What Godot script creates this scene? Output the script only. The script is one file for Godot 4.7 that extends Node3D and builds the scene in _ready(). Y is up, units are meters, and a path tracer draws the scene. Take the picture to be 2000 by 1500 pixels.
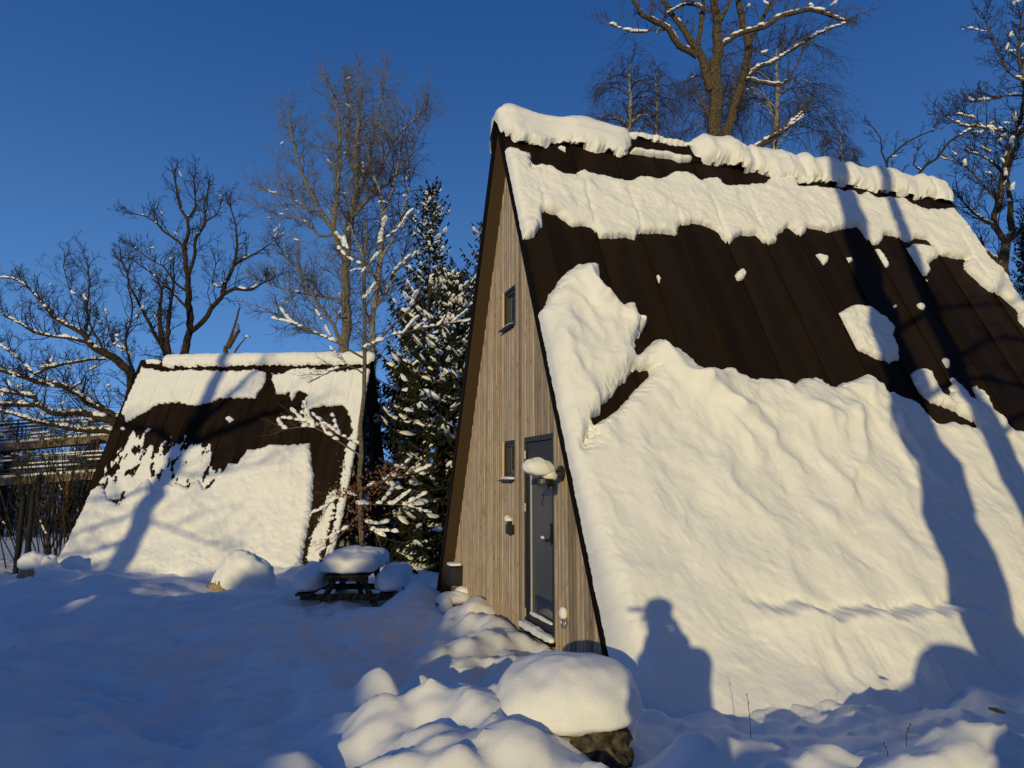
extends Node3D
# A snowed-in A-frame cabin with a second one behind it, low winter sun from behind the photographer.

const SLOPE := 1.98
const DS := Vector3(0, -0.89262, 0.45082)
const DN := Vector3(0, 0.45082, 0.89262)
const APEX := 6.45
var M := {}
var nz := FastNoiseLite.new()
var nr := FastNoiseLite.new()
var ncell := FastNoiseLite.new()
var rng := RandomNumberGenerator.new()
var shared := {}


# [x, z, height, radius along x, radius along z] of the bumps in the yard's snow
var mounds := [
	[-0.97, -5.35, 0.26, 0.17, 0.2], [-0.49, -5.07, 0.27, 0.24, 0.2], [-1.0, -4.85, 0.12, 0.25, 0.2], [-0.72, -4.45, 0.12, 0.4, 0.3], [-0.93, -4.6, 0.085, 0.15, 0.13], [-0.58, -4.72, 0.091, 0.17, 0.13], [-0.28, -4.85, 0.078, 0.18, 0.13], [-0.22, -4.35, 0.072, 0.18, 0.13], [-0.5, -4.12, 0.072, 0.2, 0.12], [-0.95, -4.2, 0.065, 0.17, 0.12], [-0.7, -3.75, 0.08, 0.16, 0.1], [-0.3, -3.7, 0.09, 0.2, 0.1], [-1.15, -3.9, 0.08, 0.2, 0.12], [-1.35, -5.3, 0.14, 0.2, 0.2], [-0.75, -5.9, 0.13, 0.18, 0.18], [-1.55, -6.1, 0.12, 0.22, 0.2], [-0.35, -4.55, 0.08, 0.4, 0.2], [-0.15, -4.1, 0.12, 0.5, 0.3], [-0.65, -3.85, 0.11, 0.5, 0.25],
	[0.98, -3.98, 0.21, 0.22, 0.22], [1.3, -4.15, 0.17, 0.22, 0.18], [1.5, -3.85, 0.12, 0.25, 0.15], [1.75, -3.95, 0.09, 0.2, 0.12], [2.1, -3.75, 0.16, 0.35, 0.2], [2.45, -3.9, 0.1, 0.25, 0.15], [2.9, -4.0, 0.2, 0.6, 0.3], [1.75, -3.55, 0.12, 0.3, 0.2],
	[-0.08, -7.94, 0.14, 0.4, 0.45], [-0.45, -7.3, 0.10, 0.45, 0.4], [-0.15, -6.9, 0.10, 0.3, 0.25], [0.0, -6.55, 0.08, 0.25, 0.2], [-0.55, -9.7, 0.30, 0.45, 0.6], [-0.3, -8.7, 0.14, 0.35, 0.4], [-0.7, -8.9, 0.10, 0.3, 0.3], [-1.45, -11.9, 0.34, 0.45, 0.9], [-2.8, -11.5, -0.12, 0.9, 0.45], [-1.2, -10.6, 0.08, 0.6, 0.6], [0.1, -6.3, 0.12, 0.3, 0.3],
	[-6.5, -11.7, 0.22, 0.9, 0.5], [-7.6, -13.6, 0.25, 0.9, 0.6], [-8.6, -15.5, 0.28, 0.8, 0.5], [-6.9, -14.9, 0.2, 0.5, 0.4], [-10.2, -16.5, 0.3, 0.6, 0.45], [-9.5, -14.3, 0.25, 1.0, 0.6], [-4.2, -14.6, 0.15, 0.8, 0.6],
	[-4.3, -6.6, 0.2, 0.9, 0.5], [-3.7, -5.4, 0.18, 0.8, 0.5], [-3.1, -4.6, 0.2, 0.7, 0.4], [-5.6, -8.4, 0.2, 1.1, 0.6], [-3.2, -8.6, 0.10, 0.6, 0.5], [-2.4, -7.6, 0.10, 0.5, 0.4], [-1.6, -6.6, 0.12, 0.4, 0.35], [-1.9, -8.6, 0.12, 0.6, 0.5], [-2.9, -7.0, -0.12, 0.5, 0.6],
	[-0.05, -4.5, 0.20, 0.35, 0.45], [0.0, -3.9, 0.10, 0.35, 0.25], [1.7, 2.0, 0.2, 0.5, 0.5], [-2.0, -5.6, -0.08, 0.9, 0.8], [-11.3, -19.3, 0.15, 1.2, 0.5], [-5.0, -18.6, 0.25, 2.6, 0.7], [-9.0, -19.2, 0.25, 2.6, 0.7],
]
var near_xf := Transform3D(Basis(Vector3.UP, deg_to_rad(18.013)), Vector3(-0.197, -1.675, -8.709))
var far_xf := Transform3D(Basis(Vector3.UP, deg_to_rad(-4.762)), Vector3(-11.788, -2.591, -22.33))


func _ready() -> void:
	var cam := Camera3D.new()
	cam.name = "camera"
	cam.fov = 56.8
	cam.rotation.x = deg_to_rad(7.6)
	cam.near = 0.05
	cam.far = 4000.0
	add_child(cam)
	cam.current = true
	var we := WorldEnvironment.new()
	we.name = "environment"
	var e := Environment.new()
	e.background_mode = Environment.BG_SKY
	var sky := Sky.new()
	var sk := ProceduralSkyMaterial.new()
	sk.sky_top_color = Color(0.0083, 0.0594, 0.232).linear_to_srgb()
	sk.sky_horizon_color = Color(0.155, 0.396, 0.856).linear_to_srgb()
	sk.sky_curve = 0.2
	sk.sky_energy_multiplier = 1.0
	sk.ground_bottom_color = Color8(120, 130, 150)
	sk.ground_horizon_color = Color8(110, 150, 200)
	sk.sun_angle_max = 60.0
	sk.sun_curve = 0.24
	sky.sky_material = sk
	e.sky = sky
	e.tonemap_mode = Environment.TONE_MAPPER_LINEAR
	e.tonemap_exposure = 1.0
	e.sdfgi_enabled = true
	e.ssao_enabled = true
	e.ssil_enabled = true
	we.environment = e
	add_child(we)
	var sun := DirectionalLight3D.new()
	sun.name = "sun"
	sun.light_energy = 0.87
	sun.light_color = Color(1.0, 0.92, 0.68)
	sun.light_angular_distance = 0.5
	sun.shadow_enabled = true
	var az := deg_to_rad(11.5)
	var el := deg_to_rad(10.2)
	sun.look_at_from_position(Vector3.ZERO, Vector3(sin(az) * cos(el), -sin(el), -cos(az) * cos(el)))
	add_child(sun)

	nz.noise_type = FastNoiseLite.TYPE_SIMPLEX_SMOOTH
	nz.frequency = 1.0
	nz.fractal_octaves = 2
	nz.seed = 5
	nr.noise_type = FastNoiseLite.TYPE_SIMPLEX_SMOOTH
	nr.fractal_type = FastNoiseLite.FRACTAL_RIDGED
	nr.frequency = 1.0
	nr.fractal_octaves = 2
	nr.seed = 11
	ncell.noise_type = FastNoiseLite.TYPE_CELLULAR
	ncell.cellular_distance_function = FastNoiseLite.DISTANCE_EUCLIDEAN
	ncell.cellular_return_type = FastNoiseLite.RETURN_DISTANCE
	ncell.frequency = 1.6
	ncell.fractal_type = FastNoiseLite.FRACTAL_NONE
	rng.seed = 3
	materials()
	build_ground()
	build_huts()
	near_snow()
	far_snow()
	yard_things()
	walkway()
	tall_trees()
	background_trees()
	photographer()
	behind_the_camera()


func materials() -> void:
	shared.bark_bump = noise_tex(0.03, 256, 4, 8)
	var s := mat(Color(0.83, 0.83, 0.83), 0.75, 0.3)
	s.heightmap_enabled = true
	s.heightmap_texture = noise_tex(0.045, 1024, 5, 21)
	s.heightmap_scale = 0.45
	tri_map(s, Vector3(1.9, 1.9, 1.9))
	M.snow = s
	var sg: StandardMaterial3D = s.duplicate()
	sg.heightmap_scale = 0.28
	tri_map(sg, Vector3(2.3, 2.3, 2.3))
	M.snow_ground = sg
	M.snow_small = mat(Color(0.83, 0.83, 0.83), 0.8, 0.3)
	for k in 3:
		var q: float = [1.0, 0.88, 1.1][k]
		var m := mat(Color.WHITE, 0.5, 0.15)
		m.albedo_texture = ramped(0.012, Color(0.0135, 0.0084, 0.0050) * q, Color(0.0185, 0.0120, 0.0075) * q, 256, 3, 30 + k)
		tri_map(m, Vector3(0.7, 0.10, 1.0), false)
		m.roughness_texture = ramped(0.02, Color(0.5, 0.5, 0.5), Color(1.0, 1.0, 1.0), 256, 4, 90 + k)
		m.roughness = 0.62
		m.heightmap_enabled = true
		m.heightmap_texture = noise_tex(0.008, 256, 2, 77)
		m.heightmap_scale = 0.5
		M["roof%d" % k] = m
	M.soffit = mat(Color(0.055, 0.034, 0.019), 0.55, 0.3)
	M.dark_metal = mat(Color(0.010, 0.0065, 0.0045), 0.6, 0.1)
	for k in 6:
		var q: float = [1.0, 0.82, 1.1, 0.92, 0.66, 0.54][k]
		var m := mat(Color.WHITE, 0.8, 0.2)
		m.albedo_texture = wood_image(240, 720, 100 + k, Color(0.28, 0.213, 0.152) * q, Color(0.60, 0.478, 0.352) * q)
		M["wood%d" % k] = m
	M.pale_wood = mat(Color(0.62, 0.44, 0.24), 0.8)
	M.black_frame = mat(Color(0.014, 0.014, 0.016), 0.45)
	M.grey_frame = mat(Color(0.03, 0.03, 0.034), 0.45)
	M.black_gloss = mat(Color(0.008, 0.008, 0.009), 0.25)
	M.pale_metal = mat(Color(0.42, 0.42, 0.42), 0.4)
	M.steel = mat(Color(0.5, 0.5, 0.48), 0.35)
	M.steel.metallic = 0.8
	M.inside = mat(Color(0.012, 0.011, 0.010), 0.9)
	M.curtain = mat(Color(0.10, 0.085, 0.06), 0.9)
	M.frosted = mat(Color(0.062, 0.066, 0.070), 0.42, 0.5)
	M.number = mat(Color(0.028, 0.030, 0.032), 0.5)
	var p := mat(Color(0.03, 0.035, 0.04), 0.03, 0.5)
	p.albedo_color.a = 0.35
	p.transparency = BaseMaterial3D.TRANSPARENCY_ALPHA
	M.pane = p
	M.bark_oak = bark(Color(0.035, 0.027, 0.019), Color(0.085, 0.066, 0.046), 41)
	M.bark_big = bark(Color(0.045, 0.035, 0.023), Color(0.19, 0.145, 0.09), 42)
	M.bark_birch = bark(Color(0.11, 0.098, 0.08), Color(0.32, 0.29, 0.245), 43)
	M.bark_white = bark(Color(0.10, 0.09, 0.08), Color(0.62, 0.58, 0.52), 44)
	M.bark_sap = bark(Color(0.10, 0.085, 0.06), Color(0.22, 0.19, 0.14), 45)
	M.bark_spruce = bark(Color(0.06, 0.045, 0.032), Color(0.14, 0.105, 0.075), 46)
	M.twig_oak = mat(Color(0.040, 0.033, 0.028), 0.9, 0.2)
	M.twig_birch = mat(Color(0.165, 0.155, 0.15), 0.85, 0.2)
	M.twig_weep = mat(Color(0.055, 0.043, 0.045), 0.9, 0.2)
	M.twig_big = mat(Color(0.10, 0.075, 0.05), 0.9, 0.2)
	M.needles = mat(Color(0.022, 0.027, 0.013), 0.8, 0.2)
	M.dead_leaf = mat(Color(0.20, 0.085, 0.038), 0.8, 0.2)
	M.rock = mat(Color.WHITE, 0.9, 0.2)
	M.rock.albedo_texture = ramped(0.03, Color(0.025, 0.021, 0.016), Color(0.16, 0.125, 0.08), 256, 5, 61)
	M.rock.heightmap_enabled = true
	M.rock.heightmap_texture = noise_tex(0.04, 256, 5, 62)
	M.rock.heightmap_scale = 3.0
	tri_map(M.rock, Vector3(1.5, 1.5, 1.5))
	M.rock_pale = M.rock.duplicate()
	M.rock_pale.albedo_texture = ramped(0.03, Color(0.18, 0.13, 0.08), Color(0.48, 0.36, 0.22), 256, 5, 63)
	M.table_wood = mat(Color.WHITE, 0.8, 0.2)
	M.table_wood.albedo_texture = ramped(0.03, Color(0.035, 0.028, 0.02), Color(0.13, 0.095, 0.06), 256, 4, 64)
	tri_map(M.table_wood, Vector3(1.0, 1.0, 1.0))
	M.deck_wood = mat(Color.WHITE, 0.85, 0.2)
	M.deck_wood.albedo_texture = ramped(0.03, Color(0.10, 0.075, 0.05), Color(0.26, 0.20, 0.14), 256, 4, 65)
	tri_map(M.deck_wood, Vector3(0.5, 0.5, 0.5))
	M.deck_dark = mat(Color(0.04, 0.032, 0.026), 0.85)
	M.rust = mat(Color(0.15, 0.065, 0.030), 0.85, 0.2)
	M.charred = mat(Color(0.016, 0.015, 0.015), 0.7, 0.3)
	M.wire = mat(Color(0.03, 0.03, 0.03), 0.6)
	M.coat = mat(Color(0.03, 0.035, 0.05), 0.8, 0.2)
	M.trousers = mat(Color(0.05, 0.05, 0.055), 0.85, 0.2)
	M.skin = mat(Color(0.48, 0.27, 0.19), 0.55, 0.4)
	M.cap = mat(Color(0.08, 0.04, 0.03), 0.85, 0.2)
	M.hair = mat(Color(0.05, 0.033, 0.02), 0.7, 0.2)


func build_huts() -> void:
	var a := thing("cabin", "brown A-frame cabin with a plank gable and glass door, nearest the camera", "cabin", near_xf, "A-frame cabins")
	hut_gable(a)
	hut_roof(a)
	glass_gable(a, false)
	var b := thing("cabin", "farther A-frame cabin left of the picnic table, seen past the spruce", "cabin", far_xf, "A-frame cabins")
	hut_roof(b)
	glass_gable(b, true)
	var fw := Geo.new()
	poly_prism(fw, PackedVector2Array([Vector2(-3.5, -0.6), Vector2(3.5, -0.6), Vector2(0.1, 6.05), Vector2(-0.1, 6.05)]), 0.33, 0.2, 0.004)
	obj("wall", fw, M.deck_wood, b)



func ledge(t: float) -> float:
	return 6.55 + 0.17 * sm(0.6, 2.0, t) + 0.08 * sm(2.0, 3.0, t)


func near_snow() -> void:
	var grp := "snow lying on the near cabin's roof"
	var sx := slope_xf(1.0)
	var band := PackedVector2Array([Vector2(-0.01, 0.89), Vector2(-0.01, 0.81), Vector2(0.07, 0.76), Vector2(0.14, 0.79), Vector2(0.23, 0.83), Vector2(0.33, 0.86), Vector2(0.30, 0.99), Vector2(0.28, 1.16), Vector2(0.37, 1.05), Vector2(0.49, 1.08), Vector2(0.60, 1.03), Vector2(0.62, 1.13), Vector2(0.72, 1.16), Vector2(0.81, 1.13), Vector2(0.89, 1.19), Vector2(0.90, 1.08), Vector2(0.99, 1.02), Vector2(1.09, 1.06), Vector2(1.27, 1.07), Vector2(1.47, 1.11), Vector2(1.63, 1.12), Vector2(1.75, 1.02), Vector2(1.89, 0.99), Vector2(2.00, 1.02), Vector2(2.15, 0.93), Vector2(2.27, 0.88), Vector2(2.40, 0.79), Vector2(2.57, 0.76), Vector2(2.69, 0.80), Vector2(2.71, 0.90), Vector2(2.84, 0.82), Vector2(2.97, 0.80), Vector2(3.09, 0.84), Vector2(3.08, 0.90), Vector2(3.25, 0.90), Vector2(3.48, 0.85), Vector2(3.72, 0.76), Vector2(3.80, 0.77), Vector2(4.00, 0.59), Vector2(4.16, 0.48), Vector2(4.34, 0.43), Vector2(4.46, 0.53), Vector2(4.40, 0.70), Vector2(4.54, 0.66), Vector2(4.98, 0.63), Vector2(5.16, 0.61), Vector2(5.23, 0.67), Vector2(5.35, 0.58), Vector2(5.49, 0.60), Vector2(5.53, 0.68), Vector2(5.71, 0.56), Vector2(5.81, 0.69), Vector2(5.95, 0.66), Vector2(6.37, 0.60), Vector2(6.52, 0.69), Vector2(6.77, 0.76), Vector2(7.03, 0.73), Vector2(7.38, 0.64), Vector2(7.41, 0.96), Vector2(7.42, 1.33), Vector2(7.44, 1.78), Vector2(7.51, 2.00), Vector2(7.50, 2.53), Vector2(7.48, 2.86), Vector2(7.39, 3.49), Vector2(7.24, 3.59), Vector2(7.20, 2.91), Vector2(7.31, 2.70), Vector2(7.13, 2.43), Vector2(6.98, 2.39), Vector2(6.91, 2.27), Vector2(6.83, 2.09), Vector2(6.78, 1.99), Vector2(6.91, 1.82), Vector2(7.04, 1.76), Vector2(6.77, 1.80), Vector2(6.58, 1.77), Vector2(6.42, 1.78), Vector2(6.42, 1.47), Vector2(6.17, 1.46), Vector2(5.92, 1.59), Vector2(5.86, 1.50), Vector2(5.77, 1.46), Vector2(5.54, 1.50), Vector2(5.42, 1.68), Vector2(5.23, 1.72), Vector2(5.21, 1.64), Vector2(5.19, 1.48), Vector2(5.15, 1.39), Vector2(4.87, 1.46), Vector2(4.57, 1.59), Vector2(4.52, 1.56), Vector2(4.37, 1.54), Vector2(4.22, 1.53), Vector2(4.15, 1.64), Vector2(4.01, 1.75), Vector2(3.95, 1.67), Vector2(3.94, 1.55), Vector2(3.78, 1.66), Vector2(3.61, 1.80), Vector2(3.55, 1.91), Vector2(3.44, 1.98), Vector2(3.34, 1.94), Vector2(3.31, 1.83), Vector2(3.14, 1.85), Vector2(3.04, 1.86), Vector2(2.86, 1.97), Vector2(2.78, 2.09), Vector2(2.73, 1.99), Vector2(2.70, 1.84), Vector2(2.58, 1.78), Vector2(2.48, 1.73), Vector2(2.31, 1.75), Vector2(2.11, 1.84), Vector2(2.06, 2.02), Vector2(1.92, 1.99), Vector2(1.56, 2.05), Vector2(1.49, 2.07), Vector2(1.43, 2.17), Vector2(1.28, 2.16), Vector2(0.96, 2.22), Vector2(0.89, 2.02), Vector2(0.61, 2.07), Vector2(0.51, 1.91), Vector2(0.31, 1.88), Vector2(0.25, 2.12), Vector2(0.15, 2.31), Vector2(-0.01, 2.38), Vector2(-0.01, 2.20), Vector2(-0.01, 1.88), Vector2(-0.01, 1.36)])
	var thin := func(t: float, s: float) -> float:
		var w := 0.25 * nz.get_noise_2d(t * 1.3, s * 1.3)
		var h := 0.085 + 0.03 * nz.get_noise_2d(t * 1.1 + 30.0, s * 1.6)
		h += 0.010 * nz.get_noise_2d(t * 1.6 + w * 2.0, (s + w * 0.5) * 22.0) * sm(0.0, 0.5, nz.get_noise_2d(t * 0.8, s * 0.9 + 4.0) + 0.5)
		h += 0.035 * maxf(0.0, nz.get_noise_2d(t * 2.6, s * 3.2 + 70.0)) + 0.008 * nz.get_noise_2d(t * 13.0, s * 13.0)
		var f: float = absf(fposmod(t - 0.325 + 0.306, 0.6125) - 0.306)
		h -= 0.022 * exp(-f * f / 0.0006) * sm(1.2, 1.7, s + 0.5 * nz.get_noise_1d(floor((t - 0.019) / 0.6125) * 7.3))
		return h
	snow_sheet("snow_sheet", "long wavy band of snow across the upper part of the near cabin's roof", grp, near_xf, sx, [band], [], 0.02, 0.09, 0.022, thin)
	var low := PackedVector2Array([Vector2(-0.01, 3.43), Vector2(0.00, 3.47), Vector2(0.07, 3.34), Vector2(0.18, 3.14), Vector2(0.31, 2.97), Vector2(0.47, 2.81), Vector2(0.60, 2.73), Vector2(0.76, 2.68), Vector2(0.82, 2.73), Vector2(0.81, 2.89), Vector2(0.76, 3.03), Vector2(0.84, 3.14), Vector2(0.93, 3.28), Vector2(1.01, 3.28), Vector2(1.07, 3.25), Vector2(1.09, 3.29), Vector2(1.10, 3.47), Vector2(1.18, 3.47), Vector2(1.17, 3.61), Vector2(1.09, 3.63), Vector2(1.04, 3.71), Vector2(0.94, 3.97), Vector2(1.06, 3.92), Vector2(1.17, 3.81), Vector2(1.23, 3.76), Vector2(1.35, 3.76), Vector2(1.40, 3.84), Vector2(1.52, 3.88), Vector2(1.59, 4.03), Vector2(1.66, 4.13), Vector2(1.81, 4.11), Vector2(2.05, 4.06), Vector2(2.14, 4.14), Vector2(2.23, 4.19), Vector2(2.47, 4.18), Vector2(2.70, 4.19), Vector2(2.83, 4.24), Vector2(2.96, 4.14), Vector2(3.18, 4.12), Vector2(3.31, 4.25), Vector2(3.57, 4.18), Vector2(3.90, 4.04), Vector2(3.98, 4.11), Vector2(4.06, 4.23), Vector2(4.45, 4.40), Vector2(4.53, 4.59), Vector2(4.59, 4.67), Vector2(4.88, 4.65), Vector2(5.24, 4.72), Vector2(5.26, 4.64), Vector2(5.05, 4.50), Vector2(4.87, 4.41), Vector2(4.64, 4.27), Vector2(4.62, 4.13), Vector2(4.67, 3.93), Vector2(4.89, 3.88), Vector2(4.95, 4.00), Vector2(4.94, 4.24), Vector2(5.03, 4.35), Vector2(5.14, 4.15), Vector2(5.19, 4.27), Vector2(5.24, 3.97), Vector2(5.32, 3.98), Vector2(5.36, 4.14), Vector2(5.38, 4.28), Vector2(5.50, 4.33), Vector2(5.56, 4.10), Vector2(5.61, 4.12), Vector2(5.63, 4.30), Vector2(5.62, 4.48), Vector2(5.72, 4.57), Vector2(5.74, 4.73), Vector2(5.94, 4.75), Vector2(6.14, 5.03), Vector2(7.51, 5.2), Vector2(7.51, 7.4), Vector2(7.3, 7.9), Vector2(0.0, 7.9), Vector2(-0.01, 7.0)])
	var hole1 := PackedVector2Array([Vector2(0.92, 4.12), Vector2(1.11, 4.11), Vector2(1.08, 4.17), Vector2(0.88, 4.35), Vector2(0.76, 4.48), Vector2(0.58, 4.63), Vector2(0.33, 4.82), Vector2(0.23, 4.84), Vector2(0.33, 4.70), Vector2(0.52, 4.51), Vector2(0.68, 4.33), Vector2(0.81, 4.20)])
	var hole2 := PackedVector2Array([Vector2(0.27, 4.91), Vector2(0.20, 5.00), Vector2(0.12, 5.06), Vector2(0.21, 4.93)])
	var ridges := [[0.64, 2.93, 0.70, 3.3, 0.09, 0.13], [0.70, 3.3, 0.97, 3.65, 0.08, 0.1], [1.22, 4.0, 1.62, 4.33, 0.10, 0.14], [1.62, 4.33, 1.95, 4.66, 0.11, 0.12], [1.95, 4.66, 2.2, 4.95, 0.10, 0.09], [1.75, 4.75, 1.95, 5.15, 0.10, 0.06], [2.48, 4.9, 2.9, 4.72, 0.13, 0.07], [2.9, 4.72, 3.35, 4.66, 0.13, 0.08], [3.35, 4.66, 3.2, 5.3, 0.11, 0.07], [2.6, 5.0, 2.7, 5.6, 0.13, 0.06], [2.7, 5.6, 3.05, 5.35, 0.10, 0.05], [2.2, 5.1, 2.35, 5.9, 0.12, 0.05], [3.7, 4.2, 3.72, 5.5, 0.06, 0.05], [1.45, 5.3, 1.75, 5.8, 0.14, 0.05], [1.0, 5.2, 1.35, 5.7, 0.15, 0.04], [0.2, 3.9, 0.3, 4.7, 0.12, 0.06], [3.9, 4.5, 4.1, 5.6, 0.09, 0.05], [2.9, 5.9, 3.3, 6.5, 0.14, 0.05], [0.22, 3.2, 0.3, 3.8, 0.14, 0.05], [0.30, 2.75, 0.62, 2.62, 0.08, 0.06]]
	var thick := func(t: float, s: float) -> float:
		var wt := t + 0.16 * nz.get_noise_2d(t * 1.2, s * 1.2 + 11.0)
		var ws := s + 0.16 * nz.get_noise_2d(t * 1.2 + 50.0, s * 1.2)
		var h := 0.17 + 0.05 * nz.get_noise_2d(t * 0.7, s * 0.7 + 5.0)
		h += 0.18 * sm(5.2, 6.9, s) * sm(7.5, 5.0, t)
		h -= 0.06 * sm(3.7, 4.4, t) * sm(6.2, 5.0, s)
		for q in ridges:
			var ax: float = q[2] - q[0]
			var ay: float = q[3] - q[1]
			var f := clampf(((wt - q[0]) * ax + (ws - q[1]) * ay) / (ax * ax + ay * ay), 0.0, 1.0)
			var dx: float = wt - q[0] - ax * f
			var dy: float = ws - q[1] - ay * f
			var d2: float = (dx * dx + dy * dy) / (q[4] * q[4])
			if d2 < 6.0: h += 0.75 * q[5] * exp(-d2)
		# slid folds running down and to the right
		var rr := nr.get_noise_2d((wt * 0.75 + ws * 0.25) * 1.05, (ws * 0.75 - wt * 0.35) * 0.55)
		h += 0.010 * rr * sm(6.4, 5.2, s) * sm(0.5, 1.4, t)
		var r2 := nr.get_noise_2d(wt * 2.6 + 17.0, ws * 1.5)
		h += 0.005 * r2 + 0.036 * nz.get_noise_2d(wt * 1.3, ws * 1.1 + 33.0) + 0.010 * maxf(0.0, nz.get_noise_2d(wt * 4.2 + 5.0, ws * 3.6))
		h += 0.0045 * nz.get_noise_2d(t * 6.0, s * 6.0) + 0.0025 * nz.get_noise_2d(t * 17.0, s * 17.0) + 0.02 * maxf(0.0, nz.get_noise_2d(t * 3.0 + 80.0, s * 3.0) - 0.35) + 0.03 * sm(1.4, 0.2, s - 4.2) * maxf(0.0, nr.get_noise_2d(t * 1.4, s * 1.2))
		# the sheet has slumped and folded out over the foot of the roof
		var l := s - ledge(t) + 0.06 * nz.get_noise_1d(t * 2.2) + 0.03 * nz.get_noise_1d(t * 8.0)
		var k := sm(1.0, 1.7, t) * sm(3.9, 3.2, t)
		h += k * (0.17 * sm(-0.05, 0.14, l) * sm(0.8, 0.2, l) - 0.035 * exp(-l * l / 0.003))
		h += 0.32 * sm(6.9, 7.7, s) * sm(0.0, 0.6, t)
		return maxf(h, 0.03)
	snow_sheet("snow_sheet", "thick slumped sheet of snow filling the lower half of the near roof", grp, near_xf, sx, [low], [hole1, hole2], 0.016, 0.16, 0.03, thick)
	var lumpy := func(t: float, s: float) -> float: return 0.085 + 0.03 * nz.get_noise_2d(t * 3.0, s * 3.0) + 0.015 * nz.get_noise_2d(t * 9.0, s * 9.0)
	snow_sheet("snow_patch", "pillow sized snow patch half in the wide tree shadow on the near roof", grp, near_xf, sx, [PackedVector2Array([Vector2(4.01, 3.08), Vector2(4.09, 3.05), Vector2(4.22, 2.96), Vector2(4.32, 2.93), Vector2(4.46, 2.91), Vector2(4.56, 2.93), Vector2(4.67, 3.01), Vector2(4.74, 3.12), Vector2(4.79, 3.27), Vector2(4.69, 3.39), Vector2(4.65, 3.56), Vector2(4.60, 3.74), Vector2(4.43, 3.80), Vector2(4.27, 3.76), Vector2(4.09, 3.67), Vector2(4.00, 3.59), Vector2(4.00, 3.48), Vector2(4.00, 3.32)])], [], 0.014, 0.10, 0.02, lumpy)
	snow_sheet("snow_patch", "ragged snow patch hanging under the right end of the upper band", grp, near_xf, sx, [PackedVector2Array([Vector2(5.84, 1.72), Vector2(6.04, 1.61), Vector2(6.22, 1.59), Vector2(6.44, 1.70), Vector2(6.41, 1.80), Vector2(6.18, 1.92), Vector2(6.04, 2.04), Vector2(6.04, 2.13), Vector2(5.89, 2.25), Vector2(5.92, 2.35), Vector2(5.85, 2.32), Vector2(5.86, 2.10)])], [], 0.016, 0.09, 0.02, lumpy)
	snow_sheet("snow_patch", "narrow strip of snow left along the bare ridge cap", grp, near_xf, sx, [PackedVector2Array([Vector2(1.80, 0.50), Vector2(1.87, 0.40), Vector2(2.26, 0.39), Vector2(2.74, 0.39), Vector2(2.76, 0.46), Vector2(2.55, 0.54), Vector2(2.44, 0.49), Vector2(2.09, 0.50)])], [], 0.014, 0.05, 0.012, func(t: float, s: float) -> float: return 0.075 + 0.015 * nz.get_noise_2d(t * 5.0, s * 5.0))
	for c in [
		["long crumb of snow under the snow on the ridge", PackedVector2Array([Vector2(0.73, 0.61), Vector2(0.78, 0.58), Vector2(0.85, 0.62), Vector2(0.83, 0.68), Vector2(0.78, 0.65)])],
		["thin sliver of snow alone in the middle of the brown roof", PackedVector2Array([Vector2(1.56, 2.73), Vector2(1.60, 2.71), Vector2(1.61, 2.79), Vector2(1.58, 2.84), Vector2(1.55, 2.81)])],
		["double lump of snow stuck to a roof seam", PackedVector2Array([Vector2(2.68, 2.60), Vector2(2.74, 2.53), Vector2(2.82, 2.47), Vector2(2.87, 2.50), Vector2(2.86, 2.57), Vector2(2.78, 2.65), Vector2(2.74, 2.67), Vector2(2.69, 2.68)])],
		["arrow shaped scrap of snow right of the double lump", PackedVector2Array([Vector2(4.12, 2.04), Vector2(4.23, 2.05), Vector2(4.31, 2.09), Vector2(4.28, 2.16), Vector2(4.17, 2.25), Vector2(4.17, 2.16)])],
		["small round scrap of snow beside the wide tree shadow", PackedVector2Array([Vector2(4.62, 2.06), Vector2(4.71, 2.03), Vector2(4.73, 2.09), Vector2(4.63, 2.15)])],
		["slanting sliver of snow between the two tree shadows", PackedVector2Array([Vector2(5.25, 1.79), Vector2(5.31, 1.82), Vector2(5.35, 1.98), Vector2(5.33, 2.12), Vector2(5.25, 2.16), Vector2(5.23, 1.97)])],
		["tiny oval crumb of snow between the two tree shadows", PackedVector2Array([Vector2(5.00, 2.85), Vector2(5.05, 2.83), Vector2(5.07, 2.86), Vector2(5.00, 2.89)])],
		["larger oval crumb of snow against the narrow tree shadow", PackedVector2Array([Vector2(5.44, 2.78), Vector2(5.51, 2.76), Vector2(5.55, 2.83), Vector2(5.49, 2.88), Vector2(5.44, 2.85)])],
		["short bar of snow above the forked snow tongue", PackedVector2Array([Vector2(5.31, 3.71), Vector2(5.36, 3.67), Vector2(5.41, 3.75), Vector2(5.37, 3.82), Vector2(5.31, 3.84)])]]:
		snow_sheet("snow_scrap", c[0], "scraps of snow on the near cabin's roof", near_xf, sx, [c[1]], [], 0.010, 0.05, 0.008, func(t: float, s: float) -> float: return 0.05 + 0.02 * nz.get_noise_2d(t * 12.0, s * 12.0))
	var reach := func(t: float, side: float) -> float:
		return 0.44 + 0.14 * sm(1.3, 0.4, t) + 0.10 * exp(-pow((t - 1.25) / 0.16, 2.0)) + 0.10 * exp(-pow((t - 1.62) / 0.15, 2.0)) + 0.10 * nz.get_noise_2d(t * 2.2, side * 9.0) + 0.030 * nz.get_noise_2d(t * 7.0, side * 3.0) + 0.012 * nz.get_noise_2d(t * 25.0, side * 3.0)
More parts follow.
